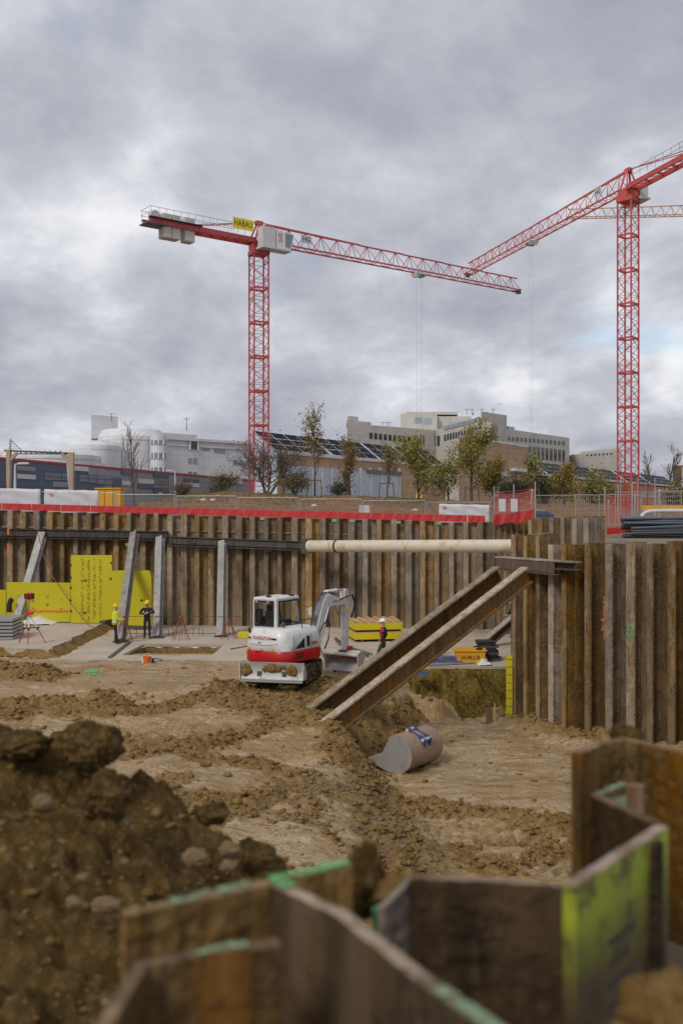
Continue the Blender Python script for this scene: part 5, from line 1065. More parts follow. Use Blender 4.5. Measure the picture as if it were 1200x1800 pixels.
for px, lab in ((882, 'white notice on the red netting, left one'), (903, 'white notice on the red netting, right one')):
    mb = MB(); c = at(px, 888, 49 if px < 890 else 48.4); mb.box(c, (.34, .02, .62)); tag(mb.build('notice', [M['banner']]), lab, 'notice')
GG = 'mesh fence panels right of the back corner'
for i, (px, py, Y, rz) in enumerate(((938, 937, 52, R(-6)), (1010, 937, 51.5, R(-6)), (1080, 934, 50, R(0)), (1150, 932, 50, R(0)))):
    o = dup(gf, at(px, py, Y), rz, 'galvanised mesh fence panel in front of the dark blue van' if i == 0 else 'galvanised mesh fence panel right of the dark blue van'); o['group'] = GG
for px, py, h, lab in ((934, 862, 1.9, 'tall pale pole left of the dark blue van'), (1069, 881, 1.5, 'pale pole left of the right crane foot'), (1115, 871, 1.8, 'pale pole in front of the right crane mast'), (1158, 862, 2.0, 'thick pale pole right of the right crane mast')):
    p = at(px, py, 52); t = thing('pole', lab, 'pole', (p.x, p.y, p.z - h)); MB().tube([(p.x, p.y, p.z - h), p], .05, 8).build('shaft', [M['galv']], t); MB().tube([p, p + Vector((0, 0, .05))], [.06, .03], 8).build('cap', [M['grey_white']], t)
mb = MB(); mb.slab3([at(756, 888, 55.5), at(774, 888, 55.5), at(774, 901, 55.5), at(756, 901, 55.5)], (0, .02, 0)) ; 
mb = MB(); c = at(640, 895, 54.2); mb.box(c, (.56, .02, .42)); tag(mb.build('notice', [M['banner']]), 'small white notice hung on the middle of the back fence', 'notice')
for px, py, Y, lab in ((282, 868, 66, 'pale pink bag lying on the left of the bank'), (384, 871, 66, 'pale pink bag lying on the bank, right of the green tuft'), (357, 879, 60, 'small white bucket on the bank, left of the pair'), (374, 879, 60, 'small white bucket on the bank, right of the pair'), (552, 889, 60, 'white rag on the bank below the staked tree'), (729, 897, 60, 'white rag on the bank below the bushy green tree')):
    boulder('bag', lab, 'bag', at(px, py, Y), (.17, .12, .08), M['faded_red' if 'pink' in lab else 'sheet_white'], px, .25)

# yellow skip, timber gantry, lamp posts, van, stacked bars, container on the far right
def skip():
    p = at(190, 893, 66); t = thing('yellow_skip', 'yellow steel skip at the left foot of the bank', 'skip', p); wd, h = 1.7, 1.35; mb = MB(); mb.prism([(p.x - .80, p.y), (p.x + .80, p.y), (p.x + .80, p.y + 1.5), (p.x - .80, p.y + 1.5)], p.z, p.z + h * .92); mb.build('body', [M['yellow_bin']], t, bevel=.03)
    mb = MB(); mb.box((p.x, p.y + .75, p.z + h * .96), (1.75, 1.65, .09)).build('rim', [M['yellow_bin']], t)
    for x in (-.8, -.28, .28, .8): mb = MB(); mb.box((p.x + x, p.y - .04, p.z + h * .45), (.07, .07, h * .85)).build('rib', [M['yellow_bin']], t)
    mb = MB(); mb.tube([(p.x - .86, p.y + .2, p.z + .55), (p.x - .86, p.y + .2, p.z + .35)], .09, 8); mb.build('lug', [M['black']], t)
skip()
t = thing('gantry', 'pale concrete portal frame with a dark trussed beam, standing at the left edge', 'gantry', at(70, 860, 60)); Yg = 60
for (xa, xb_, top) in ((12, 17, 790), (121, 128, 795)):
    mb = MB(); mb.slab3([at(xa, 868, Yg), at(xb_, 868, Yg), at(xb_ + 1, top, Yg), at(xa - 1, top, Yg)], (0, .35, 0)); mb.build('post', [M['concrete_post']], t)
MB().bar(at(17, 810, Yg + .15), at(31, 795, Yg + .15), .2, .2).build('brace', [M['concrete_post']], t); MB().bar(at(122, 812, Yg + .15), at(109, 797, Yg + .15), .2, .2).build('brace', [M['concrete_post']], t); MB().bar(at(118.5, 812, Yg + .4), at(121.5, 852, Yg + .4), .07, .07).build('brace', [M['grey_white']], t)
mb = MB(); mb.bar(at(8, 792, Yg + .2), at(130, 797, Yg + .2), .12, .1); mb.bar(at(30, 797.5, Yg + .2), at(118, 798, Yg + .2), .12, .06)
for k in range(9): x = 34 + 9 * k; mb.bar(at(x, 792.6, Yg + .2), at(x + 5, 797.8, Yg + .2), .05, .05)
mb.build('beam', [M['dgrey']], t)
mb = MB(); mb.bar(at(18, 790, Yg + .2), at(19, 772, Yg + .2), .09, .09); mb.bar(at(19, 772.5, Yg + .2), at(38, 791, Yg + .2), .05, .05)
for k in range(4): mb.bar(at(18.5, 777 + 4 * k, Yg + .2), at(23 + 4.2 * k, 777 + 4 * k, Yg + .2), .03, .03)
mb.build('truss_bracket', [M['galv']], t)
def lamp(lab, px, ptop, pbot, Y, arm):
    p = at(px, pbot, Y); q = at(px, ptop, Y); t = thing('lamp_post', lab, 'lamp post', p); MB().tube([p, q], [.09, .05], 8).build('pole', [M['grey_white']], t); e = q + Vector((arm, 0, .08)); MB().tube([q, e], .04, 6).build('arm', [M['grey_white']], t); MB().box(e + Vector((math.copysign(.25, arm), 0, 0)), (.62, .22, .12)).build('lamp_head', [M['grey_white']], t, bevel=.03)
lamp('lamp post between the left portal frame legs', 27, 817, 866, 58, .25); lamp('grey lamp post on the left of the bank', 308, 829, 880, 92, -.3)
p = at(944, 925, 56); t = thing('parked_van', 'dark blue van parked behind the fence at the right of the back wall', 'van', p); prof = [(-1.9, .25), (2.5, .25), (2.55, 1.0), (2.2, 1.12), (1.35, 1.72), (.9, 1.86), (-1.55, 1.86), (-1.85, 1.5), (-1.95, .8)]
p.z = 4.5; mb = MB(); mb.slab3([(p.x + x * .62 + 0, p.y, p.z - .25 + z) for x, z in prof], (0, 1.8, 0)); mb.build('body', [M['van_blue']], t, bevel=.05)
for x0, x1 in ((-1.7, -.75), (-.65, .3), (.4, 1.25)): mb = MB(); mb.slab3([(p.x + x0 * .62, p.y - .012, p.z - .25 + 1.15), (p.x + x1 * .62, p.y - .012, p.z - .25 + 1.15), (p.x + (x1 - .25 * (x1 > 1)) * .62, p.y - .012, p.z - .25 + 1.68), (p.x + x0 * .62, p.y - .012, p.z - .25 + 1.68)], (0, -.02, 0)).build('window', [M['win_dark']], t)
for x in (-1.2, 1.6): MB().tube([(p.x + x * .62, p.y - .02, p.z + .1), (p.x + x * .62, p.y + .25, p.z + .1)], .33, 18).build('wheel', [M['black']], t)
MB().bar((p.x - 1.0, p.y + .3, p.z - .25 + 1.9), (p.x + .5, p.y + .3, p.z - .25 + 1.9), .05, .05).build('roof_rail', [M['galv']], t)
t = None; rs = random.Random(9); SG = 'steel bars stacked on the ground behind the right wall'
for k in range(46):
    row_ = k // 8; Yk = 35.0 + .11 * (k % 8) + rs.uniform(0, .05); py = 943 - 6.3 * row_ + rs.uniform(-1.5, 1.5); x0 = 1090 + rs.uniform(-3, 30) * (row_ < 4) + rs.uniform(0, 7); dy = rs.uniform(-5, 5) if row_ < 4 else rs.uniform(-.8, .8)
    a = at(x0, py + dy, Yk); b = at(1290, py - dy * .6, Yk + rs.uniform(-.3, .3)); o = MB().tube([a, a.lerp(b, .5) + Vector((0, 0, rs.uniform(-.03, .03))), b], .052 if row_ >= 4 else .045, 7).build('steel_bar', [M['steel_rods' if row_ >= 3 or k % 3 == 0 else 'dgrey']]); tag(o, 'long bluish steel bar in the pile on top of the right wall', 'steel bar', SG)
pt_ = [at(x, y, 37.5) for x, y in ((1126, 908), (1132, 902), (1140, 899), (1160, 898), (1240, 898))]; o = MB().tube(pt_, .075, 8).build('bent_tube', [M['grey_white']], smooth=True); tag(o, 'pale bent tube lying on top of the steel bar pile', 'tube')
p = at(1215, 865, 95); t = thing('container_stack', 'dark red container stack with white scaffolding at the right edge', 'container', p); MB().box((p.x, p.y, zat(840, 95)), (2.9, 2.4, 2.3)).build('container', [M['wood_old']], t, bevel=.04); mb = MB()
for x in (-1.35, 0, 1.35):
    mb.bar((p.x + x, p.y - 1.3, 5.2), (p.x + x, p.y - 1.3, zat(822, 95)), .07, .07)
for z in (7.2, 8.3): mb.bar((p.x - 2.4, p.y - 1.3, z), (p.x + 1.4, p.y - 1.3, z), .07, .07)
mb.bar((p.x - 1.35, p.y - 1.3, 7.2), (p.x, p.y - 1.3, 9), .05, .05); mb.build('scaffold', [M['grey_white']], t); MB().box((p.x, p.y, 7.0), (3.2, 2.4, .4)).build('deck', [M['wood_old']], t)
mb = MB(); c = at(1175, 893, 55); mb.box(c, (3.0, .5, .3)); o = mb.build('plank_stack', [M['yellow_bin']]); tag(o, 'yellow timber packs behind the steel bars at the right', 'timber'); 
# ------------------------------------------------------------------ the white and red excavator
ex_p = at(500, 1206, 34.6); ex_p.z = .24
EX = thing('excavator', 'white and red tracked excavator with muddy dozer blade, working on the pit floor', 'excavator', ex_p, R(-32))
EX.scale = (.955, .96, .98)
def L_(mb, name, m, parent=None, **k): return mb.build(name, m if isinstance(m, list) else [m], parent or EX, local=True, **k)
ua = R(20); cu, su = math.cos(ua), math.sin(ua)
U = lambda x, y, z: Vector((x * cu - y * su, x * su + y * cu, z))       # undercarriage turned under the house
for s in (-1, 1):
    prof = []; n = 10
    for i in range(n + 1): a = R(-90 - 180 * i / n); prof.append((-1.05 + .30 * math.cos(a), .31 + .30 * math.sin(a)))
    for i in range(n + 1): a = R(90 - 180 * i / n); prof.append((1.05 + .30 * math.cos(a), .31 + .30 * math.sin(a)))
    mb = MB(); mb.slab3([U(s * .62, y, z) for y, z in prof], U(s * .46, 0, 0)); tr = L_(mb, 'track', M['black'])
    mb = MB(); P_ = [prof[i].__class__(prof[i]) for i in range(len(prof))]; tot = []
    loop = prof + [prof[0]]; acc = 0
    for (y0, z0), (y1, z1) in zip(loop[:-1], loop[1:]):
        ln = math.hypot(y1 - y0, z1 - z0); k = max(1, round(ln / .13))
        for j in range(k):
            f_ = (j + .5) / k; y, z = y0 + (y1 - y0) * f_, z0 + (z1 - z0) * f_; ny, nz = (z1 - z0) / ln, -(y1 - y0) / ln; mb.bar(U(s * .60, y + ny * -.0, z), U(s * 1.10, y, z), .05, .05, 0, up=U(0, -ny, -nz))
    L_(mb, 'grouser', M['black'], tr)
    for y in (-1.05, 1.05): mb = MB(); mb.tube([U(s * 1.085, y, .31), U(s * 1.11, y, .31)], .2, 16); L_(mb, 'sprocket', M['dgrey'], tr)
mb = MB(); c = U(0, 0, .45); mb.box(c, (1.3, 1.7, .35), ua); L_(mb, 'chassis', M['dgrey'])
mb = MB(); mb.tube([(0, 0, .5), (0, 0, .74)], .5, 24); L_(mb, 'slew_ring', M['dgrey'])
# dozer blade: a curved plate with end wings, arms and dried mud
mb = MB(); n = 8; prof = [(-1.72 + .10 * math.sin(math.pi * i / n) , .22 + .62 * i / n) for i in range(n + 1)]; back = [(y + .05, z) for y, z in reversed(prof)]
mb.slab3([U(-1.10, y, z) for y, z in prof + back], U(2.2, 0, 0)); bl = L_(mb, 'dozer_blade', M['white_muddy'])
mb = MB(); mb.bar(U(-1.12, -1.75, .22), U(1.12, -1.75, .22), .06, .10); L_(mb, 'cutting_edge', M['galv'], bl)
for s in (-1, 1): mb = MB(); mb.slab3([U(s * 1.12, -1.74, .26), U(s * 1.12, -1.72, .84), U(s * 1.12, -1.60, .84), U(s * 1.12, -1.25, .40), U(s * 1.12, -1.35, .24)], U(s * .03, 0, 0)); L_(mb, 'end_wing', M['white_muddy'], bl)
for s in (-1, 1): mb = MB(); mb.bar(U(s * .45, -1.66, .42), U(s * .45, -.7, .42), .16, .2); L_(mb, 'blade_arm', M['dgrey'], bl)
for i, (x, z, w_, h_) in enumerate(((-.92, .55, .19, .22), (.05, .66, .30, .16), (.72, .58, .22, .2), (-.28, .60, .07, .08), (.42, .70, .08, .06))):
    bm = bmesh.new(); bmesh.ops.create_icosphere(bm, subdivisions=3, radius=1); rg = np.random.default_rng(i); co = np.array([v.co[:] for v in bm.verts]); kk = 1 + .7 * (fbm(co[:, 0] * 2.4 + i * 7, co[:, 2] * 2.4 + co[:, 1], 4, i) - .5)
    q = U(x, -1.665, z)
    for v, kf in zip(bm.verts, kk): o_ = U(v.co.x * w_ * kf, v.co.y * .07 * kf, v.co.z * h_ * kf); v.co = q + o_
    me = bpy.data.meshes.new('mud_patch'); bm.to_mesh(me); bm.free(); me.materials.append(M['clod']); o = bpy.data.objects.new('mud_patch', me); C.objects.link(o); o.parent = bl
# house: rings of a rounded plan, red skirt below, white hood above
def plan(inset, ry=-1.28, fy=1.0, hw=1.0, rc=.52):
    P = []; hw -= inset; ry += inset; fy -= inset * .6; rc = max(.08, rc - inset * .5)
    for (cx_, cy_, a0) in ((-hw + rc, ry + rc, 180), (hw - rc, ry + rc, 270), (hw - .2, fy - .2, 0), (-hw + .12, fy - .12, 90)):
        r_ = rc if a0 in (180, 270) else (.2 if a0 == 0 else .12)
        for i in range(7): a = R(a0 + 90 * i / 6); P.append((cx_ + r_ * math.cos(a), cy_ + r_ * math.sin(a)))
    return P
def loft(rings, name, m, parent=None, capb=True):
    mb = MB(); k = len(rings[0][0])
    for P, z in rings: mb.v += [(x, y, (z(x, y) if callable(z) else z)) for x, y in P]
    for a in range(len(rings) - 1): mb.f += [(a * k + i, a * k + (i + 1) % k, (a + 1) * k + (i + 1) % k, (a + 1) * k + i) for i in range(k)]; mb.m += [0] * k
    mb.f.append(tuple((len(rings) - 1) * k + i for i in range(k))); mb.m.append(0); mb.f.append(tuple(reversed(range(k)))); mb.m.append(0); return L_(mb, name, m, parent, smooth=True)
loft([(plan(.12), .70), (plan(.03), .74), (plan(.0), .80), (plan(.0), 1.10), (plan(.02), 1.135)], 'counterweight', M['cherry'])
loft([(plan(.03), 1.14), (plan(.015), 1.16), (plan(.02), 1.38), (plan(.05), 1.62), (plan(.12), 1.80), (plan(.22), 1.88), (plan(.40), 1.90)], 'hood', M['white'])
mb = MB()
for z in (.90, 1.00): mb.slab3([(.992, -.72, z), (.992, -.22, z), (.992, -.22, z + .055), (.992, -.72, z + .055)], (.014, 0, 0))
mb.v = mb.v; 
for z in (.90, 1.00): mb = MB(); mb.slab3([(.996, -.72, z), (.996, -.22, z), (.996, -.22, z + .05), (.996, -.72, z + .05)], (.012, 0, 0)); L_(mb, 'louvre', M['black'])
mb = MB(); mb.slab3([(.992, -.74, 1.22), (.992, -.16, 1.22), (.975, -.16, 1.56), (.985, -.36, 1.44)], (.012, 0, 0)); L_(mb, 'grille', M['black'])
mb = MB(); mb.slab3([(.992, .0, 1.24), (.992, .17, 1.24), (.972, .17, 1.60), (.972, .0, 1.60)], (.012, 0, 0)); L_(mb, 'grille', M['black'])
lettering('TB290', .15, M['ink_red'], EX, (1.0, .44, 1.32), (0, 1, 0), (0, 0, 1), local=True)
lettering('TAKEUCHI', .165, M['ink_red'], EX, (-.12, -1.258, 1.58), (1, 0, 0), (0, .16, 1), local=True)
mb = MB(); mb.box((-.64, -1.262, 1.58), (.13, .02, .05)); L_(mb, 'vent', M['black']); mb = MB(); mb.box((.42, -1.26, 1.58), (.22, .02, .05)); L_(mb, 'vent', M['black']); mb = MB(); mb.box((-.18, -1.262, 1.42), (.13, .02, .03)); L_(mb, 'badge', M['blue_paint'])
for x in (-.66, -.10, .40): mb = MB(); mb.tube([(x, -1.272, 1.20), (x, -1.30, 1.20)], .055, 12); L_(mb, 'reflector', M['yellow_bin'])
mb = MB(); mb.tube([(-.35, -1.30, 1.13), (-.25, -1.30, 1.13), (-.15, -1.30, 1.13)], .03, 6); L_(mb, 'tow_eye', M['cherry'])
mb = MB(); mb.slab3([(-.86, -1.1, 1.78), (-.66, -1.19, 1.72), (-.66, -1.16, 1.84), (-.82, -1.02, 1.9)], (0, .03, .01)); L_(mb, 'lamp', M['black']); mb = MB(); mb.box((-.97, -.86, 1.28), (.04, .1, .16)); L_(mb, 'lamp', M['black'])
# cab
x0, x1, y0, y1, zb_, zt_ = -.95, .08, -.62, .98, 1.80, 2.80
cabm = MB(); cabm.box(((x0 + x1) / 2, (y0 + y1) / 2, 1.845), (x1 - x0, y1 - y0, .13)); cab = L_(cabm, 'cab', M['white'], bevel=.02)
mb = MB(); P = [(x0, y0, zt_), (x1, y0, zt_), (x1, y1 - .16, zt_), (x0, y1 - .16, zt_)]; mb.slab3(P, (0, 0, .12)); L_(mb, 'roof', M['white'], cab, bevel=.05)
for (xa, ya, xt, yt, w_) in ((x0 + .04, y0 + .05, x0 + .04, y0 + .05, .08), (x1 - .045, y0 + .06, x1 - .045, y0 + .06, .10), (x0 + .04, y1 - .05, x0 + .04, y1 - .2, .07), (x1 - .04, y1 - .05, x1 - .04, y1 - .2, .07)):
    mb = MB(); mb.bar((xa, ya, 1.88), (xt, yt, zt_ + .02), w_, w_ * 1.2, 0, up=(0, 1, 0.01)); L_(mb, 'pillar', M['white'], cab)
def pane(p, nrm, fr=.055):
    p = [Vector(q) for q in p]; n = Vector(nrm); c = sum(p, Vector()) / 4; mb = MB(); inn = [q + (c - q).normalized() * fr * 1.41 for q in p]
    for i in range(4):
        j = (i + 1) % 4; mb.slab3([p[i], p[j], inn[j], inn[i]], n * .025)
    w_ = L_(mb, 'window_frame', M['black'], cab); mb = MB(); mb.slab3([q + n * .008 for q in inn], n * .006); L_(mb, 'window', M['cabglass'], w_)
pane([(x0 + .07, y0, 1.90), (x1 - .10, y0, 1.90), (x1 - .10, y0, zt_), (x0 + .07, y0, zt_)], (0, -1, 0))
pane([(x1, y0 + .12, 1.90), (x1, y1 - .06, 1.90), (x1, y1 - .20, zt_), (x1, y0 + .12, zt_)], (1, 0, 0))
pane([(x0, y0 + .12, 1.90), (x0, y1 - .06, 1.90), (x0, y1 - .20, zt_), (x0, y0 + .12, zt_)], (-1, 0, 0))
pane([(x0 + .06, y1, 1.90), (x1 - .06, y1, 1.90), (x1 - .06, y1 - .16, zt_), (x0 + .06, y1 - .16, zt_)], (0, 1, .1))
mb = MB(); mb.box((-.42, -.28, 2.16), (.42, .14, .55)); st = L_(mb, 'seat', M['seat'], cab, bevel=.05); mb = MB(); mb.box((-.42, -.30, 2.54), (.28, .1, .2)); L_(mb, 'headrest', M['seat'], st, bevel=.04)
mb = MB(); mb.box((-.42, .0, 1.98), (.46, .5, .14)); L_(mb, 'cushion', M['seat'], st, bevel=.03); mb = MB(); mb.box((-.80, -.1, 2.05), (.16, .5, .30)); L_(mb, 'console', M['seat'], cab, bevel=.03)
mb = MB(); mb.box((-.80, -.45, 2.25), (.2, .2, .5)); L_(mb, 'console', M['seat'], cab, bevel=.04)
mb = MB(); mb.box((-.10, .3, 2.0), (.14, .4, .2)); L_(mb, 'console', M['seat'], cab, bevel=.03)
for x, y in ((-.38, -.45), (x1 - .12, .5), (-.75, -.64), (-.25, -.64)):
    mb = MB()
    if y < -.5: mb.tube([(x, y, zt_ - .03), (x, y - .05, zt_ - .03)], .05, 10); L_(mb, 'work_lamp', M['galv'], cab)
    else: mb.box((x, y, zt_ + .15), (.16, .12, .07)); L_(mb, 'roof_lamp', M['black'], cab, bevel=.015)
mb = MB(); mb.tube([(x1 + .02, y1 + .05, 2.55), (x1 + .28, y1 + .12, 2.45)], .015, 5); mr = L_(mb, 'mirror_arm', M['black'], cab); mb = MB(); mb.box((x1 + .30, y1 + .12, 2.33), (.17, .05, .30), R(-12)); L_(mb, 'mirror', M['grey_white'], mr, bevel=.02)
# boom, arm, cylinders, hoses
bx = .40
def plate(poly, w_, name, m, parent=None, x=bx, bev=.02): mb = MB(); mb.slab3([(x - w_ / 2, y, z) for y, z in poly], (w_, 0, 0)); return L_(mb, name, m, parent, bevel=bev)
plate([(.9, .95), (1.35, .95), (1.42, 1.5), (1.15, 1.55), (.9, 1.3)], .42, 'boom_mount', M['white'])
boom = plate([(1.10, 1.22), (1.42, 1.15), (2.02, 2.30), (2.30, 2.44), (3.42, 2.42), (3.46, 2.58), (2.70, 2.74), (2.22, 2.90), (1.98, 2.84), (1.72, 2.56)], .30, 'boom', M['white'])
plate([(2.06, 2.78), (2.26, 2.86), (2.22, 3.02), (2.12, 3.02)], .2, 'bracket', M['white'], boom); 
def cyl(p, q, r1, r2, x, nm='cylinder'):
    p, q = Vector((x, *p)), Vector((x, *q)); m_ = p.lerp(q, .58); mb = MB(); mb.tube([p, m_], r1, 12); a = L_(mb, nm, M['white'], boom, smooth=True); mb = MB(); mb.tube([m_, q], r2, 10); L_(mb, 'piston_rod', M['galv'], boom, smooth=True)
cyl((2.17, 2.97), (3.38, 2.98), .075, .045, bx)
cyl((1.30, 1.05), (2.02, 2.40), .07, .04, bx + .20); cyl((1.30, 1.05), (2.02, 2.40), .07, .04, bx - .20)
arm = plate([(3.30, 2.98), (3.52, 3.00), (3.66, 2.62), (3.62, 1.2), (3.56, .62), (3.42, .60), (3.36, 1.2), (3.34, 2.40)], .24, 'arm', M['white'])
cyl((3.60, 2.35), (3.70, 1.1), .06, .04, bx + .0, 'bucket_cylinder')
mb = MB(); mb.box((bx + .124, 3.50, 2.2), (.006, .12, .16)); L_(mb, 'sticker', M['sign_yellow'], arm)
lettering('TAKEUCHI', .11, M['ink_red'], boom, (bx + .154, 2.62, 2.60), (0, 1, 0), (0, 0, 1), local=True)
for dx, off in ((-.10, 0), (-.03, .03), (.05, .05), (.11, .02)):
    mb = MB(); mb.tube([(bx + dx, 1.0, 1.45), (bx + dx, 1.22, 1.75 + off), (bx + dx, 1.66, 2.62 + off), (bx + dx, 1.95, 2.92 + off), (bx + dx, 2.3, 2.94 + off * .5), (bx + dx, 2.8, 2.80 + off)], .020, 6); L_(mb, 'hose', M['black_hose'], boom, smooth=True)
for dx in (.17, .21): mb = MB(); mb.tube([(bx + dx, 2.9, 2.66), (bx + dx, 3.3, 2.72), (bx + dx, 3.72, 2.78), (bx + dx, 3.92, 2.5), (bx + dx, 3.86, 2.2), (bx + dx, 3.66, 1.9)], .022, 6); L_(mb, 'hose', M['black_hose'], arm, smooth=True)
mb = MB(); mb.tube([(bx - .16, 2.9, 2.56), (bx - .18, 3.1, 2.3), (bx - .16, 3.25, 2.0), (bx - .14, 3.36, 2.2)], .018, 6); L_(mb, 'hose', M['black_hose'], arm, smooth=True)
mb = MB(); mb.tube([(bx + .2, 1.25, 1.35), (bx + .28, 1.55, 1.85), (bx + .34, 1.75, 2.0), (bx + .36, 1.86, 1.8), (bx + .34, 1.8, 1.3), (bx + .3, 1.6, .95)], .03, 7); L_(mb, 'hose', M['black_hose'], boom, smooth=True)
# quick coupler (red) and wide grading bucket
mb = MB(); mb.slab3([(bx - .12, 3.36, .62), (bx - .12, 3.64, .62), (bx - .12, 3.68, .40), (bx - .12, 3.34, .40)], (.24, 0, 0)); cp = L_(mb, 'coupler', M['cherry'], bevel=.02)
mb = MB(); mb.tube([(bx - .16, 3.48, .56), (bx + .16, 3.48, .56)], .07, 12); L_(mb, 'pin', M['black'], cp); mb = MB(); mb.box((bx + .2, 3.56, .66), (.16, .22, .36)); L_(mb, 'tilt_motor', M['cherry'], cp, bevel=.06)
mb = MB(); mb.box((bx + .32, 3.5, .44), (.2, .1, .18)); L_(mb, 'lug', M['faded_red'], cp, bevel=.03)
arc = [(.38 * math.cos(R(a)), .27 * math.sin(R(a))) for a in range(100, -91, -15)] + [(-.38, -.30)]; inn = [(.34 * math.cos(R(a)), .235 * math.sin(R(a))) for a in range(100, -91, -15)] + [(-.38, -.275)]
kr = lambda P: [(3.42 + y * math.cos(R(38)) - z * math.sin(R(38)), .36 + y * math.sin(R(38)) + z * math.cos(R(38))) for y, z in P]
arc, inn = kr(arc), kr(inn)
mb = MB(); mb.slab3([(bx - .78, y, z) for y, z in arc + inn[::-1]], (1.50, 0, 0)); bk_ = L_(mb, 'bucket', M['white_muddy'])
for x in (bx - .80, bx + .72): mb = MB(); mb.slab3([(x, y, z) for y, z in arc], (.035, 0, 0)); L_(mb, 'bucket_side', M['white_muddy'], bk_)
mb = MB(); mb.tube([(bx - .78, *arc[0]), (bx + .72, *arc[0])], .055, 10); L_(mb, 'bucket_lip', M['pipe'], bk_)
mb = MB(); mb.box((bx, 3.42, .62), (.34, .24, .12)); L_(mb, 'bucket_hanger', M['dgrey'], bk_)

# ------------------------------------------------------------------ the loose ditching bucket lying on the clay
bp = at(726, 1340, 30.2); bp.z = ZLOW - .02
LB = thing('digger_bucket', 'loose grey wide digger bucket with a blue hanger, lying on the wet clay', 'bucket', bp, R(-36))
def B_(mb, name, m, **k): return mb.build(name, [m], LB, local=True, **k)
WB = 1.75; r_ = .56
prof = [(-1.02, .30), (-.70, .12), (-.35, .015)] + [(-.05 + r_ * math.sin(R(a)), r_ - r_ * math.cos(R(a))) for a in range(0, 196, 13)]
# mouth faces -x; extruded along local y
prof = [(x, z + .02) for x, z in prof]; n = len(prof)
def inset(P, d):
    Q = []
    for i, p in enumerate(P):
        a = P[max(0, i - 1)]; b = P[min(len(P) - 1, i + 1)]; tx, tz = b[0] - a[0], b[1] - a[1]; l_ = math.hypot(tx, tz); Q.append((p[0] - tz / l_ * d, p[1] + tx / l_ * d))
    return Q
inn = inset(prof, .03); mb = MB(); mb.slab3([(x, -WB / 2, z) for x, z in prof + inn[::-1]], (0, WB, 0)); B_(mb, 'shell', M['shell'])
side = [(x, z) for x, z in prof] + [(-.45, .62)]
side = prof[:] + [(-.40, .84), (-.52, .58), (-.72, .42)]
for y in (-WB / 2 - .015, WB / 2 - .015): mb = MB(); mb.slab3([(x, y, z) for x, z in side], (0, .03, 0)); B_(mb, 'side_plate', M['shell_side'])
mb = MB(); mb.bar((-1.02, -WB / 2 - .02, .32), (-1.02, WB / 2 + .02, .32), .12, .035); B_(mb, 'cutting_edge', M['galv'])
top = [(-.05 + (r_ + .0) * math.sin(R(a)), r_ - r_ * math.cos(R(a)) + .02) for a in (105, 125, 145, 165, 185)]
for y in (-.20, .12):
    P = [(x, z) for x, z in top] + [(-.16, 1.22), (-.04, 1.25), (.10, 1.14), (.28, 1.07), (.42, 1.04), (.56, .95), (.54, .84)]
    mb = MB(); mb.slab3([(x, y, z) for x, z in P[::-1]], (0, .07, 0)); B_(mb, 'hanger', M['blue_paint'], bevel=.01)
for x, z in ((-.08, 1.18), (.47, .95)): mb = MB(); mb.tube([(x, -.24, z), (x, .23, z)], .05, 12); B_(mb, 'pin', M['white_muddy'])
mb = MB(); mb.bar((-.28, -WB / 2 + .02, 1.02), (-.28, WB / 2 - .02, 1.02), .12, .06); B_(mb, 'top_beam', M['shell'])
lettering('HKL', .26, M['ink_pink'], LB, (.475, -.5, .72), (0, 1, 0), (-.35, 0, 1), local=True)
# seams, rail, exhaust and dried mud on the excavator
for pts in ([(1.003, -.80, 1.16), (1.0, -.80, 1.40), (.965, -.80, 1.66)], [(1.003, .28, 1.16), (1.0, .28, 1.40), (.965, .28, 1.66)], [(-.60, -1.265, 1.36), (.0, -1.268, 1.33), (.55, -1.262, 1.40), (.82, -1.10, 1.50)]):
    mb = MB(); mb.tube(pts, .008, 4); L_(mb, 'panel_seam', M['dgrey'])
mb = MB(); mb.tube([(.80, .55, 1.85), (.80, .55, 2.15), (.80, -.05, 2.15), (.80, -.05, 1.85)], .018, 6); L_(mb, 'grab_rail', M['black'])
mb = MB(); mb.tube([(.35, -.55, 1.85), (.35, -.55, 2.02)], .05, 10); mb.tube([(.35, -.55, 2.02), (.35, -.60, 2.08)], .05, 10); L_(mb, 'exhaust', M['dgrey'])
rg = np.random.default_rng(77)
for s in (-1, 1):
    V, Fc = [], []; mb = MB()
    for k in range(60):
        y = rg.uniform(-1.3, 1.3); z = rg.choice([.02, .60, rg.uniform(.05, .55)]); x = s * rg.uniform(.62, 1.09) if z in (.02, .60) else s * 1.09; r_ = rg.uniform(.02, .075); q = U(x, y, z); mb.add([tuple(q + Vector(v) * r_ * float(rg.uniform(.6, 1.2))) for v in RV], [tuple(f) for f in RF])
    o = L_(mb, 'track_mud', M['clod']); o['kind'] = 'stuff'
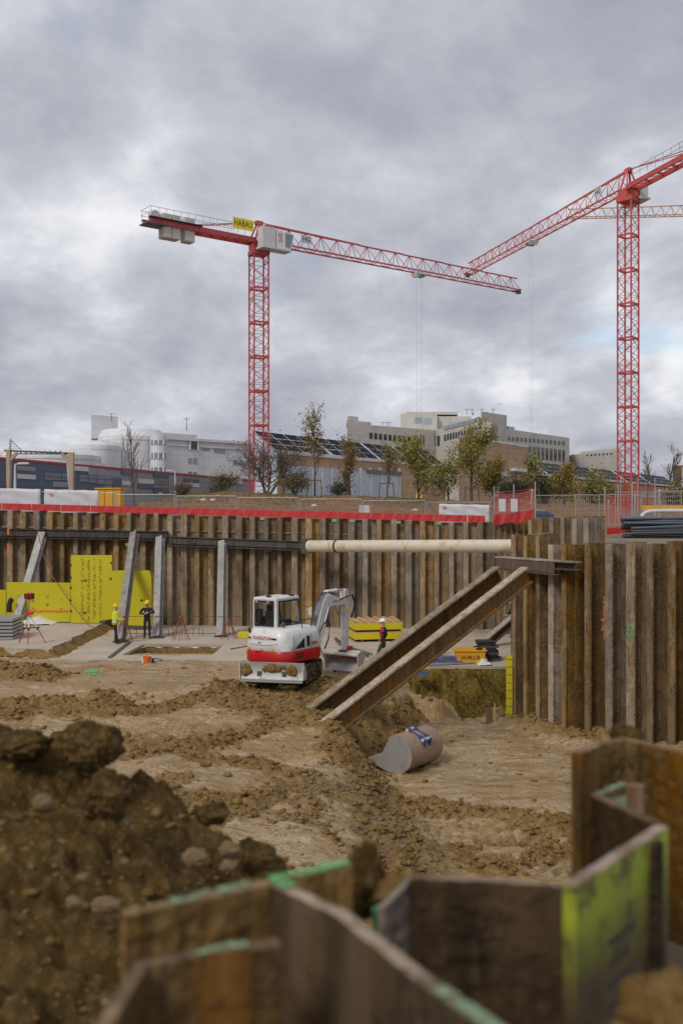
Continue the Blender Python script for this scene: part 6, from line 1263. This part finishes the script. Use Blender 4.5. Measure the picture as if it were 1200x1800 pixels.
# ------------------------------------------------------------------ people: one skinned body mesh each, coloured by region, helmet and clothing as children
def person(label, pos, rz, J, cols, helmet, vest=None, extra=None):
    """J: joint dict in metres, x right, y forward; cols: trousers, jacket, boots"""
    t = thing('person', label, 'person', pos, rz)
    names = list(J); idx = {n: i for i, n in enumerate(names)}; E = [('pelvis', 'waist'), ('waist', 'chest'), ('chest', 'neck'), ('neck', 'head'), ('head', 'crown')]
    for s in 'lr': E += [('pelvis', 'hip' + s), ('hip' + s, 'knee' + s), ('knee' + s, 'ank' + s), ('ank' + s, 'toe' + s), ('chest', 'sho' + s), ('sho' + s, 'elb' + s), ('elb' + s, 'wri' + s), ('wri' + s, 'hand' + s)]
    rad = dict(pelvis=(.150, .115), waist=(.145, .105), chest=(.165, .115), neck=.058, head=(.082, .095), crown=(.070, .082), hip=(.095, .09), knee=.066, ank=.048, toe=(.045, .035), sho=.075, elb=.056, wri=.04, hand=(.034, .026))
    me = bpy.data.meshes.new('body'); me.from_pydata([J[n] for n in names], [(idx[a], idx[b]) for a, b in E], []); o = bpy.data.objects.new('body', me); C.objects.link(o)
    fing = []
    for s in 'lr':                                       # five fingers: short chains rooted in the palm
        w_, h_ = Vector(J['wri' + s]), Vector(J['hand' + s]); d = (h_ - w_).normalized(); a = d.orthogonal().normalized(); b = d.cross(a)
        for k, (off, ln) in enumerate(((-.024, .05), (-.008, .058), (.008, .054), (.022, .042))): p = h_ + a * off; fing.append(([p, p + d * ln * .6, p + (d * ln + b * .02)], .0095))
        p = w_.lerp(h_, .4) + a * -.03; fing.append(([p, p + (d * .5 - a * .8).normalized() * .035, p + (d * .8 - a * .5).normalized() * .055], .011))
    md = o.modifiers.new('skin', 'SKIN'); md.use_smooth_shade = True; sv = me.skin_vertices[0].data
    for n in names:
        k = n[:-1] if n[-1] in 'lr' and n not in ('pelvis',) and n[:-1] in rad else n; r = rad[k]; sv[idx[n]].radius = r if isinstance(r, tuple) else (r, r); sv[idx[n]].use_root = (n == 'pelvis')
    o.modifiers.new('sub', 'SUBSURF').levels = 2; dg = bpy.context.evaluated_depsgraph_get(); dg.update(); me2 = bpy.data.meshes.new_from_object(o.evaluated_get(dg)); bpy.data.objects.remove(o)
    mats = [M['skin'], cols['trousers'], cols['jacket'], M['black']]
    for m in mats: me2.materials.append(m)
    bm = bmesh.new(); bm.from_mesh(me2)
    segs = {}
    def near_(p, a, b):
        a, b = Vector(J[a]), Vector(J[b]); k = max(0, min(1, (p - a).dot(b - a) / ((b - a).length_squared + 1e-9))); return (p - a.lerp(b, k)).length
    for f in bm.faces:
        p = f.calc_center_median(); best = min(E, key=lambda e: near_(p, *e)); k = best[1]
        if k in ('head', 'crown') or k[:-1] == 'hand': m = 0
        elif k[:-1] == 'toe' or (k[:-1] == 'ank' and p.z < Vector(J[k]).z + .06): m = 3
        elif k[:-1] in ('hip', 'knee', 'ank') or (best == ('pelvis', 'waist') and p.z < J['waist'][2] - .06): m = 1
        else: m = 2
        f.material_index = m
    hd = Vector(J['head']); fw = Vector((J.get('_f', (0, 1, 0)))) if '_f' in J else Vector((0, 1, 0))
    bm.to_mesh(me2); bm.free()
    # face, ears and fingers join the same body mesh
    mb = MB(); look = Vector(cols.get('look', (0, 1, 0))).normalized(); rt = look.cross(Vector((0, 0, 1))).normalized(); e = hd + Vector((0, 0, .035))
    def blob(c, r, m): mb.add([(c + Vector((x * r, y * r, z * r))) for x, y, z in ((1, 0, 0), (-1, 0, 0), (0, 1, 0), (0, -1, 0), (0, 0, 1), (0, 0, -1))], [(0, 2, 4), (2, 1, 4), (1, 3, 4), (3, 0, 4), (2, 0, 5), (1, 2, 5), (3, 1, 5), (0, 3, 5)], m)
    for s in (-1, 1): blob(e + look * .088 + rt * .033 * s, .013, 3); blob(e + rt * .088 * s - Vector((0, 0, .02)), .026, 0)
    mb.tube([e + look * .085, e + look * .118 - Vector((0, 0, .035)), e + look * .09 - Vector((0, 0, .045))], [.010, .017, .010], 6, 0); mb.bar(e + look * .092 + rt * .026 - Vector((0, 0, .075)), e + look * .092 - rt * .026 - Vector((0, 0, .075)), .008, .010, 3)
    for pts, r in fing: mb.tube(pts, [r, r * .95, r * .7], 6, 0)
    bm = bmesh.new(); bm.from_mesh(me2); base = len(bm.verts); vs = [bm.verts.new(v) for v in mb.v]
    for f, m in zip(mb.f, mb.m):
        try: q = bm.faces.new([vs[i] for i in f]); q.material_index = m; q.smooth = True
        except ValueError: pass
    bm.to_mesh(me2); bm.free()
    body = bpy.data.objects.new('body', me2); C.objects.link(body); body.parent = t
    c = hd + Vector((0, 0, .085)); mb = MB(); seg, rows = 18, 6
    for j in range(rows):
        a = R(90 * j / rows); 
        for i in range(seg): q = 2 * math.pi * i / seg; v = rt * math.cos(q) * .118 + look * math.sin(q) * .138; mb.v.append(tuple(c + v * math.cos(a) + Vector((0, 0, .135 * math.sin(a)))))
    mb.v.append(tuple(c + Vector((0, 0, .135)))); mb.f = [(j * seg + i, j * seg + (i + 1) % seg, (j + 1) * seg + (i + 1) % seg, (j + 1) * seg + i) for j in range(rows - 1) for i in range(seg)] + [((rows - 1) * seg + i, (rows - 1) * seg + (i + 1) % seg, rows * seg) for i in range(seg)]
    mb.m = [0] * len(mb.f); P = [c + rt * math.cos(R(a)) * .12 + look * (math.sin(R(a)) * .145 + (.05 if 20 < a < 160 else 0)) for a in range(0, 360, 15)]; mb.slab3(P, (0, 0, .012)); mb.build('helmet', [M[helmet]], t, local=True, smooth=True)
    if vest:
        mb = MB(); rows_ = [(J['pelvis'][2] - .06, .185, .15), (J['waist'][2], .185, .15), (J['chest'][2] - .05, .20, .155), (J['chest'][2] + .10, .17, .13), (J['neck'][2] - .02, .09, .085)]; seg = 20; cc = [Vector(J['pelvis']), Vector(J['waist']), Vector(J['chest']), Vector(J['chest']), Vector(J['neck'])]
        for (z, a_, b_), q0 in zip(rows_, cc):
            for i in range(seg): q = 2 * math.pi * i / seg; mb.v.append((q0.x + a_ * math.cos(q), q0.y + b_ * math.sin(q), z))
        mb.f = [(j * seg + i, j * seg + (i + 1) % seg, (j + 1) * seg + (i + 1) % seg, (j + 1) * seg + i) for j in range(4) for i in range(seg)]; mb.m = [1 if j == 1 and False else 0 for j in range(4) for i in range(seg)]; jk = mb.build('jacket', [M[vest]], t, local=True, smooth=True); jk.modifiers.new('thickness', 'SOLIDIFY').thickness = .012
        for s in 'lr':
            a, b, w_ = Vector(J['sho' + s]), Vector(J['elb' + s]), Vector(J['wri' + s]); mb = MB(); mb.tube([a, a.lerp(b, .5), b, b.lerp(w_, .5), w_], [.095, .085, .072, .066, .055], 10); mb.build('sleeve', [M[vest]], jk, local=True, smooth=True)
        q0 = Vector(J['waist'])
        for z in (q0.z - .11, q0.z + .06):
            mb = MB(); 
            for zz in (z, z + .05):
                for i in range(seg): q = 2 * math.pi * i / seg; mb.v.append((q0.x + .192 * math.cos(q), q0.y + .157 * math.sin(q), zz))
            mb.f = [(i, (i + 1) % seg, seg + (i + 1) % seg, seg + i) for i in range(seg)]; mb.m = [0] * seg; o = mb.build('reflective_band', [M['reflect']], jk, local=True); o.modifiers.new('thickness', 'SOLIDIFY').thickness = .006
    return t, body
STAND = dict(pelvis=(0, 0, .95), waist=(0, .01, 1.10), chest=(0, .01, 1.32), neck=(0, .0, 1.50), head=(0, .02, 1.62), crown=(0, .01, 1.72), hipl=(-.10, 0, .90), hipr=(.10, 0, .90), kneel=(-.11, .02, .50), kneer=(.11, .03, .50), ankl=(-.12, -.02, .09), ankr=(.12, -.01, .09), toel=(-.14, .15, .035), toer=(.14, .15, .035),
             shol=(-.20, 0, 1.43), shor=(.20, 0, 1.43), elbl=(-.26, -.02, 1.14), elbr=(.26, -.02, 1.14), wril=(-.25, .10, .92), wrir=(.25, .10, .92), handl=(-.24, .14, .85), handr=(.24, .14, .85))
def pose(**k): d = dict(STAND); d.update(k); return d
fold = dict(elbl=(-.36, .10, 1.24), elbr=(.34, .10, 1.20), wril=(-.10, .25, 1.27), wrir=(.08, .24, 1.20), handl=(.0, .27, 1.26), handr=(-.03, .26, 1.21))
person('worker with folded arms in dark clothes and yellow helmet, in front of the yellow panels', gp(259, 1122.5, .03), R(180), pose(**fold), dict(trousers=M['navy'], jacket=M['navy'], look=(.35, 1, -.25)), 'helmet_y')
person('worker in a yellow high visibility jacket and dark trousers, in front of the leaning prop', gp(203, 1132, .03), R(-78), pose(elbl=(-.24, .10, 1.16), elbr=(.24, .10, 1.16), wril=(-.16, .32, 1.13), wrir=(.16, .33, 1.10), handl=(-.12, .40, 1.13), handr=(.12, .41, 1.10), ankl=(-.10, .10, .09), toel=(-.11, .26, .035)), dict(trousers=M['navy'], jacket=M['hivis'], look=(0, 1, -.25)), 'helmet_y', 'hivis')
t, body = person('worker in a white helmet and black red jacket, walking left behind the big struts', gp(673, 1168, .0), R(72), pose(kneel=(-.11, .16, .52), ankl=(-.12, .22, .11), toel=(-.12, .38, .05), kneer=(.11, -.02, .50), ankr=(.11, -.22, .12), toer=(.12, -.07, .04), elbl=(-.27, -.10, 1.16), wril=(-.26, .0, .93), handl=(-.25, .03, .86), elbr=(.27, -.06, 1.15), wrir=(.26, .06, .93), handr=(.25, .1, .86)), dict(trousers=M['dgrey'], jacket=M['navy'], look=(-.05, 1, -.05)), 'helmet_w')
mb = MB(); mb.slab3([(-.245, -.10, 1.30), (-.23, -.05, 1.30), (-.245, .02, .93), (-.255, -.06, .93)], (-.02, 0, 0)); mb.v = []; mb.f = []; mb.m = []
seg = 12
for z, a_, b_ in ((1.40, .178, .13), (1.18, .172, .128), (.95, .165, .132)):
    for i in range(seg + 1): q = R(150 + 60 * i / seg); mb.v.append((a_ * math.cos(q), b_ * math.sin(q), z))
mb.f = [(j * (seg + 1) + i, j * (seg + 1) + i + 1, (j + 1) * (seg + 1) + i + 1, (j + 1) * (seg + 1) + i) for j in range(2) for i in range(seg)]; mb.m = [0] * len(mb.f); o = mb.build('red_side_panel', [M['jacket_red']], t, local=True); o.modifiers.new('thickness', 'SOLIDIFY').thickness = .02
a, b = Vector((-.20, 0, 1.44)), Vector((-.27, -.10, 1.16)); MB().tube([a + Vector((.06, 0, .035)), a.lerp(b, .05), a.lerp(b, .45)], [.06, .088, .080], 10).build('red_shoulder', [M['jacket_red']], t, local=True, smooth=True)
person('worker in dark clothes and white helmet half hidden behind the right pile block', gp(902, 1122, .03), R(100), pose(elbl=(-.24, .10, 1.16), wril=(-.16, .32, 1.13), handl=(-.12, .40, 1.13), elbr=(.24, .12, 1.16), wrir=(.16, .34, 1.1), handr=(.12, .42, 1.1)), dict(trousers=M['navy'], jacket=M['navy'], look=(0, 1, -.1)), 'helmet_w')

# ------------------------------------------------------------------ yellow formwork sheets leaning on the back wall
YG = 'x'
def ypanel(label, pts, Y, th=.12, marks=None, bolts=()):
    P = [at(x, y, Y) for x, y in pts]; t = thing('formwork_sheet', label, 'formwork sheet', P[0]); MB().slab3(P, (0, th, 0)).build('sheet', [M['yellow_panel']], t)
    if marks:
        x0, x1, y0, y1, n, sd = marks; rg = random.Random(sd); mb = MB(); cols = 4
        rows = int((y1 - y0) / ((x1 - x0) / cols)); k = 0
        for c_ in range(cols):
            for r_ in range(rows * 2):
                cx_ = x0 + (c_ + .5) * (x1 - x0) / cols; cy_ = y0 + (r_ + .5 + .5 * (c_ % 2)) * (y1 - y0) / (rows * 2)
                if cy_ > y1: continue
                sgn = 1 if (c_ + r_) % 2 else -1
                for q in (-2.2, 0, 2.2):
                    if rg.random() < .3: continue
                    a = at(cx_ - 1.6 + q * .6 * sgn, cy_ + 1.6 * sgn + q * .6, Y - .008); b = at(cx_ + 1.6 + q * .6 * sgn, cy_ - 1.6 * sgn + q * .6, Y - .008); mb.bar(a, b, .022, .006, 0, up=(0, -1, .001)); k += 1
        o = mb.build('printed_marks', [M['ink_olive']], t); o['kind'] = 'stuff'
    for x, y in bolts: c = at(x, y, Y - .02); MB().box(c, (.10, .05, .07)).build('clamp', [M['black']], t)
    return t
ypanel('tall yellow formwork panel printed with dark diagonal marks, in the middle of the yellow group', [(125, 1095), (125, 976), (197, 976), (197, 1088), (176, 1091), (174, 1095)], 50.8, marks=(140, 182, 980, 1090, 0, 1), bolts=((124.5, 993), (124.5, 1015), (124.5, 1033), (124, 1055), (125, 1074), (196, 989), (195, 1017), (150, 1020), (150, 1077)))
ypanel('long low yellow formwork panel with an orange painted line, left of the tall one', [(12, 1094), (12, 1023.5), (124.5, 1024.5), (124.5, 1093)], 51.0, marks=(20, 122, 1042, 1070, 0, 2))
t = ypanel('small yellow formwork panel at the left edge, its head a step lower', [(-14, 1085), (-14, 1037), (11, 1037), (11, 1085)], 51.2)
mb = MB(); rg = random.Random(3)
for i in range(22): x = 20 + i * 4.6; a = at(x, 1074 + rg.uniform(-.6, .6) + .1 * i * 0, 50.98); b = at(x + 4.9, 1074.4 + rg.uniform(-.6, .6), 50.98); mb.bar(a, b, rg.uniform(.06, .10), .006, 0, up=(0, -1, .001))
o = mb.build('spray_line', [M['spray_orange']], bpy.data.objects['formwork_sheet.001'])
P = [(197, 1089)] + [(197, 1003.5)] + [(258, 1003.5), (262, 1005), (265, 1009), (266.3, 1015), (267, 1100), (226, 1099), (226, 1093), (210, 1089)]
ypanel('yellow formwork panel with a rounded upper corner, right of the tall one', P, 50.7, .5, bolts=((226, 1055), (249, 1055)))

# edge board by the block, stub board and stake in the cut
P = [at(889, 1152, 36.5), at(900, 1152, 36.5), at(900, 1276, 36.35), at(889, 1276, 36.35)]; t = thing('edge_board', 'narrow upright yellow edge board at the left end of the right pile wall', 'edge board', P[3]); MB().slab3(P, (0, .05, 0)).build('board', [M['yellow_panel']], t); mb = MB()
for k in range(9): q0 = P[0].lerp(P[3], (k + .5) / 9); q1 = P[1].lerp(P[2], (k + .5) / 9); MB().bar(q0 + Vector((0, -.006, 0)), q1 + Vector((0, -.006, 0)), .008, .02).build('joint', [M['ink_olive']], t)
p = at(862, 1273, 36.3); MB_ = MB(); o = MB().box(p + Vector((-.05, 0, .24)), (.24, .08, .62), R(12)).build('board_stub', [M['wood_old']]); tag(o, 'short brown board stub standing at the foot of the cut', 'board'); o = MB().bar(p + Vector((.13, 0, -.1)), p + Vector((.14, 0, .75)), .04, .04).build('marker_stake', [M['wood']]); tag(o, 'thin pale stake beside the brown board stub', 'stake')

# stacks and bundles on the slab
def formstack():
    p = gp(624, 1129, .03); t = thing('formwork_stack', 'stack of yellow formwork tables with new timber tops, behind the white helmeted worker', 'formwork stack', p); q = gp(707, 1127, .03); r_ = gp(605, 1117, .03)
    e1 = (q - p); e2 = (r_ - p); e2 = e2.normalized() * 2.0
    for z0, z1 in ((.12, .42), (.56, .86)):
        P = [p, p + e1, p + e1 + e2, p + e2]; mb = MB()
        for a, b in ((P[0], P[1]), (P[1], P[2]), (P[2], P[3]), (P[3], P[0])): MB().bar(a + Vector((0, 0, (z0 + z1) / 2)), b + Vector((0, 0, (z0 + z1) / 2)), .06, z1 - z0).build('side_beam', [M['yellow_wood']], t)
        mb = MB(); mb.slab3([v + Vector((0, 0, z1 + .002)) for v in P], (0, 0, .035)); mb.build('deck', [M['wood']], t)
    mb = MB(); mb.slab3([v + Vector((0, 0, .47)) for v in [p + e1 * .03 + e2 * .05, p + e1 * .97 + e2 * .05, p + e1 * .97 + e2 * .95, p + e1 * .03 + e2 * .95]], (0, 0, .085)); mb.build('gap_filler', [M['wood_old']], t)
    for k in range(6): a = p + e1 * (.02 + .18 * k) + Vector((0, 0, .94)); MB().bar(a + e2 * .02, a + e2 * .98 + e1 * .05, .16, .06).build('joist', [M['wood']], t)
    for k in (.15, .5, .85): MB().bar(p + e1 * k + Vector((0, 0, .05)), p + e1 * k + e2 + Vector((0, 0, .05)), .1, .10).build('bearer', [M['wood_old']], t)
formstack()
rr = random.Random(6); BG = 'dark steel rods bundled on the slab behind the excavator arm'
for k in range(14):
    a = gp(586 + rr.uniform(-2, 6) + k * .8, 1121 + k * .9, .05 + .05 * (k % 3)); b = gp(632 + k * 1.6 + rr.uniform(-3, 3), 1156 - rr.uniform(0, 3) - k * .3, .05 + .05 * (k % 3)); o = MB().tube([a, b], .032, 6).build('steel_rod', [M['steel_rods' if k % 3 else 'dgrey']]); tag(o, 'dark grey steel rod in the loose bundle behind the excavator arm', 'steel rod', BG)
def strip_(mb, p, q, w_, h_): mb.bar(p + Vector((0, 0, h_ / 2)), q + Vector((0, 0, h_ / 2)), w_, h_); return mb
PG = 'dark pipes with violet tape on the slab, seen between the struts'
for k, (xa, ya, xb, yb) in enumerate(((700, 1164, 806, 1160), (712, 1160, 808, 1157), (722, 1157, 806, 1163), (735, 1152, 800, 1156), (690, 1128, 735, 1118), (694, 1133, 742, 1122), (756, 1166, 812, 1165))):
    a, b = gp(xa, ya, .09 + .08 * (k % 3)), gp(xb, yb, .09 + .08 * (k % 2)); t = thing('dark_pipe', 'dark pipe with violet tape lying on the slab between the struts', 'pipe', a, group=PG); MB().tube([a, b], .07, 8).build('tube', [M['dgrey']], t, smooth=True)
    for f_ in (.2, .62, .9): c = a.lerp(b, f_); d = (b - a).normalized(); MB().tube([c - d * .06, c + d * .06], .077, 8).build('tape', [M['cloth_purple']], t)
rr = random.Random(12)
for k in range(7):
    c = gp(742 + rr.uniform(-18, 50), 1146 + rr.uniform(-6, 6), .2); pts = [c + Vector((rr.uniform(-.45, .45), rr.uniform(-.3, .3), rr.uniform(-.1, .22))) for _ in range(6)]; o = MB().tube(pts, .035, 6).build('hose_coil', [M['dgrey']], smooth=True); tag(o, 'tangled dark hose among the taped pipes behind the struts', 'hose', 'tangled hoses among the pipes'); 
def ybin():
    p = gp(827, 1167, .03); t = thing('yellow_bin', 'yellow plastic tub with dark lettering at the edge of the slab', 'tub', p); w0, w1, d0, d1, h = .50, .60, .36, .42, .52; vs = []
    for a, b, z in ((w0, d0, 0), (w1, d1, h), (w1 - .05, d1 - .05, h), (w0 - .05, d0 - .05, .05)): vs += [(p.x - a, p.y - b + .4, p.z + z), (p.x + a, p.y - b + .4, p.z + z), (p.x + a, p.y + b + .4, p.z + z), (p.x - a, p.y + b + .4, p.z + z)]
    mb = MB(); mb.add(vs, [(3, 2, 1, 0), (12, 13, 14, 15)] + [(4 * j + i, 4 * j + (i + 1) % 4, 4 * j + 4 + (i + 1) % 4, 4 * j + 4 + i) for j in range(3) for i in range(4)]); mb.build('body', [M['yellow_bin']], t); mb = MB()
    for a, b in (((-1, -1), (1, -1)), ((1, -1), (1, 1)), ((1, 1), (-1, 1)), ((-1, 1), (-1, -1))): mb.bar((p.x + a[0] * w1, p.y + .4 + a[1] * d1, p.z + h), (p.x + b[0] * w1, p.y + .4 + b[1] * d1, p.z + h), .08, .05)
    mb.build('rim', [M['yellow_bin']], t); lettering('H-PLUS', .20, M['ink'], t, (p.x, p.y + .4 - .405, p.z + .24), (1, 0, 0), (0, -.1, 1), wscale=1.15)
ybin()
p = gp(857, 1163, .03); MG = 'black rubber mats stacked beside the yellow tub'
for k in range(9):
    o = MB().box((p.x + .08 * math.sin(k * 2.3), p.y + .45, p.z + .05 + .088 * k), (.95 - .03 * k, .8, .08), .06 * math.sin(k * 1.7)).build('rubber_mat', [M['black'] if k % 3 else M['dgrey']], bevel=.02); tag(o, 'black rubber mat in the stack beside the yellow tub', 'mat', MG)
def sheet(label, pts, hgt, seed, m='sheet_white', nm='plastic_sheet', cat='sheet'):
    xs_ = [q.x for q in pts]; ys_ = [q.y for q in pts]; z0 = min(q.z for q in pts); nx, ny = 16, 10; x0, x1, y0, y1 = min(xs_), max(xs_), min(ys_), max(ys_); g = np.array([[(x0 + (x1 - x0) * i / nx, y0 + (y1 - y0) * j / ny) for i in range(nx + 1)] for j in range(ny + 1)]).reshape(-1, 2); n1 = fbm(g[:, 0] * 2.5 + seed, g[:, 1] * 2.5, 4, seed); e = np.minimum(1, 3 * np.minimum.reduce([(g[:, 0] - x0) / (x1 - x0), (x1 - g[:, 0]) / (x1 - x0), (g[:, 1] - y0) / (y1 - y0) + .05, (y1 - g[:, 1]) / (y1 - y0)]))
    mb = MB(); mb.add([(a + .12 * (q - .5), b + .2 * (q - .5), z0 + .01 + hgt * max(0, q * 1.4 - .25) * max(0, w_)) for (a, b), q, w_ in zip(g, n1, e)], [(j * (nx + 1) + i, j * (nx + 1) + i + 1, (j + 1) * (nx + 1) + i + 1, (j + 1) * (nx + 1) + i) for j in range(ny) for i in range(nx)]); o = mb.build(nm, [M[m]], smooth=True); tag(o, label, cat); return o
sheet('crumpled white sheet in front of the yellow tub', [gp(842, 1171, .03), gp(865, 1171, .03), gp(850, 1160, .03)], .42, 3); sheet('crumpled white sheet at the foot of the leaning prop at far left', [gp(36, 1099, .37), gp(90, 1099, .37), gp(60, 1086, .37)], .55, 7)
o = MB().bar(gp(752, 1168.5, .08), gp(832, 1164, .08), .22, .05).build('grey_plank', [M['galv']]); tag(o, 'grey metal plank lying in front of the taped pipes', 'plank'); sheet('dark blue tarp at the left rim of the cut, below the struts', [gp(733, 1190, -.05), gp(757, 1190, -.05), gp(745, 1183, -.05)], .3, 9, 'van_blue', 'tarp', 'tarp')
o = MB().bar(gp(640, 1176, .1), gp(690, 1132, .5), .16, .05).build('pale_plank', [M['grey_white']]); tag(o, 'pale plank leaning behind the worker in the white helmet', 'plank')
# stack of grey metal decking at far left, planks and the elbow pipe
DG = 'grey steel decking sheets stacked at far left'
for k in range(6):
    zz = .36 + .16 * k; a = gp(-16, 1123, .36); mb = MB(); mb.box((a.x, a.y + .5, zz + .07), (2.15 - .03 * (k % 2), 1.9, .10), R(3)); mb.box((a.x, a.y + .5, zz + .005), (2.0, 1.7, .03), R(3)); o = mb.build('decking_sheet', [M['galv']]); tag(o, 'grey steel decking sheet in the stack at far left', 'decking', DG)
o = MB().bar(gp(-10, 1093, .4), gp(34, 1104, .4), .2, .05).build('loose_board', [M['wood_old']]); tag(o, 'weathered board on the raised slab behind the decking', 'board'); o = MB().bar(gp(2, 1088, .4), gp(30, 1095, .4), .2, .05).build('loose_board', [M['wood']]); tag(o, 'pale board on the raised slab beside the leaning prop', 'board')
for k, (x, y, x2, y2) in enumerate(((20, 1101, 58, 1098), (28, 1104, 70, 1102))): o = MB().bar(gp(x, y, .4), gp(x2, y2, .4), .12, .06).build('timber_batten', [M['wood_old']]); tag(o, 'thin brown batten on the raised slab, %s of two beside the prop foot' % ('farther', 'nearer')[k], 'batten')
o = MB().tube([at(17, 1076, 50.5), at(17, 1063, 50.5), at(19, 1056, 50.5), at(22, 1053, 50.5)], .13, 12).build('elbow_pipe', [M['black']], smooth=True); tag(o, 'short black bent pipe in front of the low yellow panel', 'pipe')
# surveying tripod
p = gp(52, 1132, .36); t = thing('laser_tripod', 'red and white surveying tripod with a rotating laser, on the raised slab', 'tripod', p); hp2 = p + Vector((0, 0, 1.32))
for dx, dy in ((-.52, -.05), (.62, -.0), (.0, -.5)):
    e = p + Vector((dx, dy + .3, 0)); k_ = hp2.lerp(e, .5); MB().bar(hp2 + Vector((0, 0, -.05)), k_, .05, .05).build('leg', [M['white']], t); MB().bar(k_, e, .035, .035).build('leg', [M['cherry']], t); MB().box(k_, (.09, .09, .09)).build('clamp', [M['black']], t)
MB().box(hp2 + Vector((0, 0, .0)), (.30, .26, .09)).build('head_plate', [M['safety_red']], t); MB().tube([hp2, hp2 + Vector((0, 0, .62))], .03, 6).build('column', [M['galv']], t); MB().box(hp2 + Vector((0, 0, .74)), (.24, .22, .30)).build('laser_head', [M['cherry']], t, bevel=.03); MB().box(hp2 + Vector((0, -.13, .74)), (.13, .03, .18)).build('laser_window', [M['black']], t)
for s in (-1, 1): MB().box(hp2 + Vector((.17 * s, 0, .74)), (.08, .12, .24)).build('handle', [M['black']], t, bevel=.02)
# rebar trestles and the rail line between them
for px, py, h, lab in ((218, 1126, 1.15, 'rust red wire trestle beside the worker in the yellow jacket'), (318, 1125, 1.15, 'rust red wire trestle between the two upright props'), (402, 1122, .9, 'rust red wire trestle left of the excavator cab')):
    p = gp(px, py, .03); t = thing('wire_trestle', lab, 'trestle', p)
    for a in range(0, 360, 45): e = p + Vector((.42 * math.cos(R(a)), .42 * math.sin(R(a)), 0)); MB().tube([e, p + Vector((.05 * math.cos(R(a)), .05 * math.sin(R(a)), h))], .016, 5).build('leg', [M['trestle']], t)
    MB().tube([p + Vector((.07 * math.cos(R(a)), .07 * math.sin(R(a)), h - .08)) for a in range(0, 361, 30)], .016, 5).build('ring', [M['trestle']], t)
t = thing('rebar_rail', 'thin rebar rail with upright pegs along the back of the slab', 'rail', gp(220, 1121, .03)); a, b = gp(221, 1119, .03), gp(440, 1117, .03)
for z in (.16, .98): MB().tube([a + Vector((0, 0, z)), b + Vector((0, 0, z - .05))], .014, 5).build('rail_bar', [M['rebar']], t)
rr = random.Random(2)
for px in (240, 256, 270, 297, 304, 340, 350, 357, 383, 397, 409, 420, 431, 438): q = gp(px, 1118, .03); MB().tube([q, q + Vector((0, 0, rr.uniform(.3, .45)))], .016, 5).build('peg', [M['rebar']], t)
# orange bucket, blue hose, steel bar, green spray
p = gp(259, 1167.5, .03); t = thing('orange_bucket', 'small orange bucket with a handle standing beside the rectangular pit', 'bucket', p); mb = MB(); mb.tube([p, p + Vector((0, 0, .30))], [.13, .17], 16, cap=False); mb.tube([p + Vector((0, 0, .01)), p + Vector((0, 0, .02))], .13, 16); mb.build('body', [M['orange']], t, smooth=True); MB().tube([p + Vector((.17 * math.cos(R(a_)), -.02, .30 + .13 * math.sin(R(a_)))) for a_ in range(0, 181, 20)], .010, 5).build('handle', [M['white']], t)
o = MB().box(gp(252, 1165, .03) + Vector((0, 0, .10)), (.12, .1, .2)).build('spray_can', [M['white']], bevel=.02); tag(o, 'white can left of the orange bucket', 'can'); o = MB().tube([gp(269, 1166, .03), gp(269, 1166, .03) + Vector((0, 0, .2))], .05, 10).build('spray_can', [M['blue_paint']]); tag(o, 'blue can right of the orange bucket', 'can')
pts = [gp(264 + 14 * math.cos(R(a_)) * (1 + .1 * math.sin(a_)) + 6, 1160 + 2.6 * math.sin(R(a_)), .05) for a_ in range(0, 400, 20)]; o = MB().tube(pts, .022, 5).build('blue_hose', [M['blue_paint']], smooth=True); tag(o, 'thin blue hose looped behind the orange bucket', 'hose')
o = strip_(MB(), gp(193, 1157, .03), gp(229, 1129, .03), .14, .06).build('steel_profile', [M['dgrey']]); tag(o, 'dark steel profile lying on the slab below the worker in yellow', 'steel profile')
for k, (pa_, pb_) in enumerate((((405, 1141), (445, 1134)), ((555, 1120), (570, 1158)))): o = MB().tube([gp(*pa_, .05), gp(*pb_, .05)], .025, 6).build('slab_rod', [M['rebar']]); tag(o, 'thin dark rod on the slab, %s' % ('left of the excavator', 'right of the excavator house')[k], 'rod')
o = MB().box(gp(428, 1123, .03) + Vector((0, .3, .15)), (.55, .5, .28)).build('yellow_box', [M['yellow_wood']], bevel=.02); tag(o, 'small yellow box just left of the excavator', 'box')
mb = MB(); rr = random.Random(8)
for k in range(26): q = gp(164 + rr.gauss(0, 7), 1181 + rr.gauss(0, 1.4), 0); z = float(pit_h(np.array([q.x]), np.array([q.y]))[0][0]); mb.box((q.x, q.y, z + .012), (rr.uniform(.08, .22), rr.uniform(.1, .3), .012), rr.uniform(0, 3))
o = mb.build('green_marking', [M['spray_green']]); tag(o, 'green spray marking on the clay left of the orange bucket', 'marking'); o['kind'] = 'stuff'
pts = [at(62, 903, 53.0), at(66, 930, 52.9), at(75, 972, 52.4), at(92, 1012, 51.5), at(126, 1062, 49.0), at(155, 1098, 47.0), at(188, 1115, 45.6)]; o = MB().tube(pts, .022, 5).build('rope', [M['trestle']], smooth=True); tag(o, 'thin brown rope hanging from the back wall over the yellow panels', 'rope')
o = MB().bar(gp(100, 1075, .4), gp(192, 1117, .05), .02, .05).build('thin_lath', [M['wood']]); tag(o, 'long thin lath sloping from the yellow panels to the slab edge', 'lath')
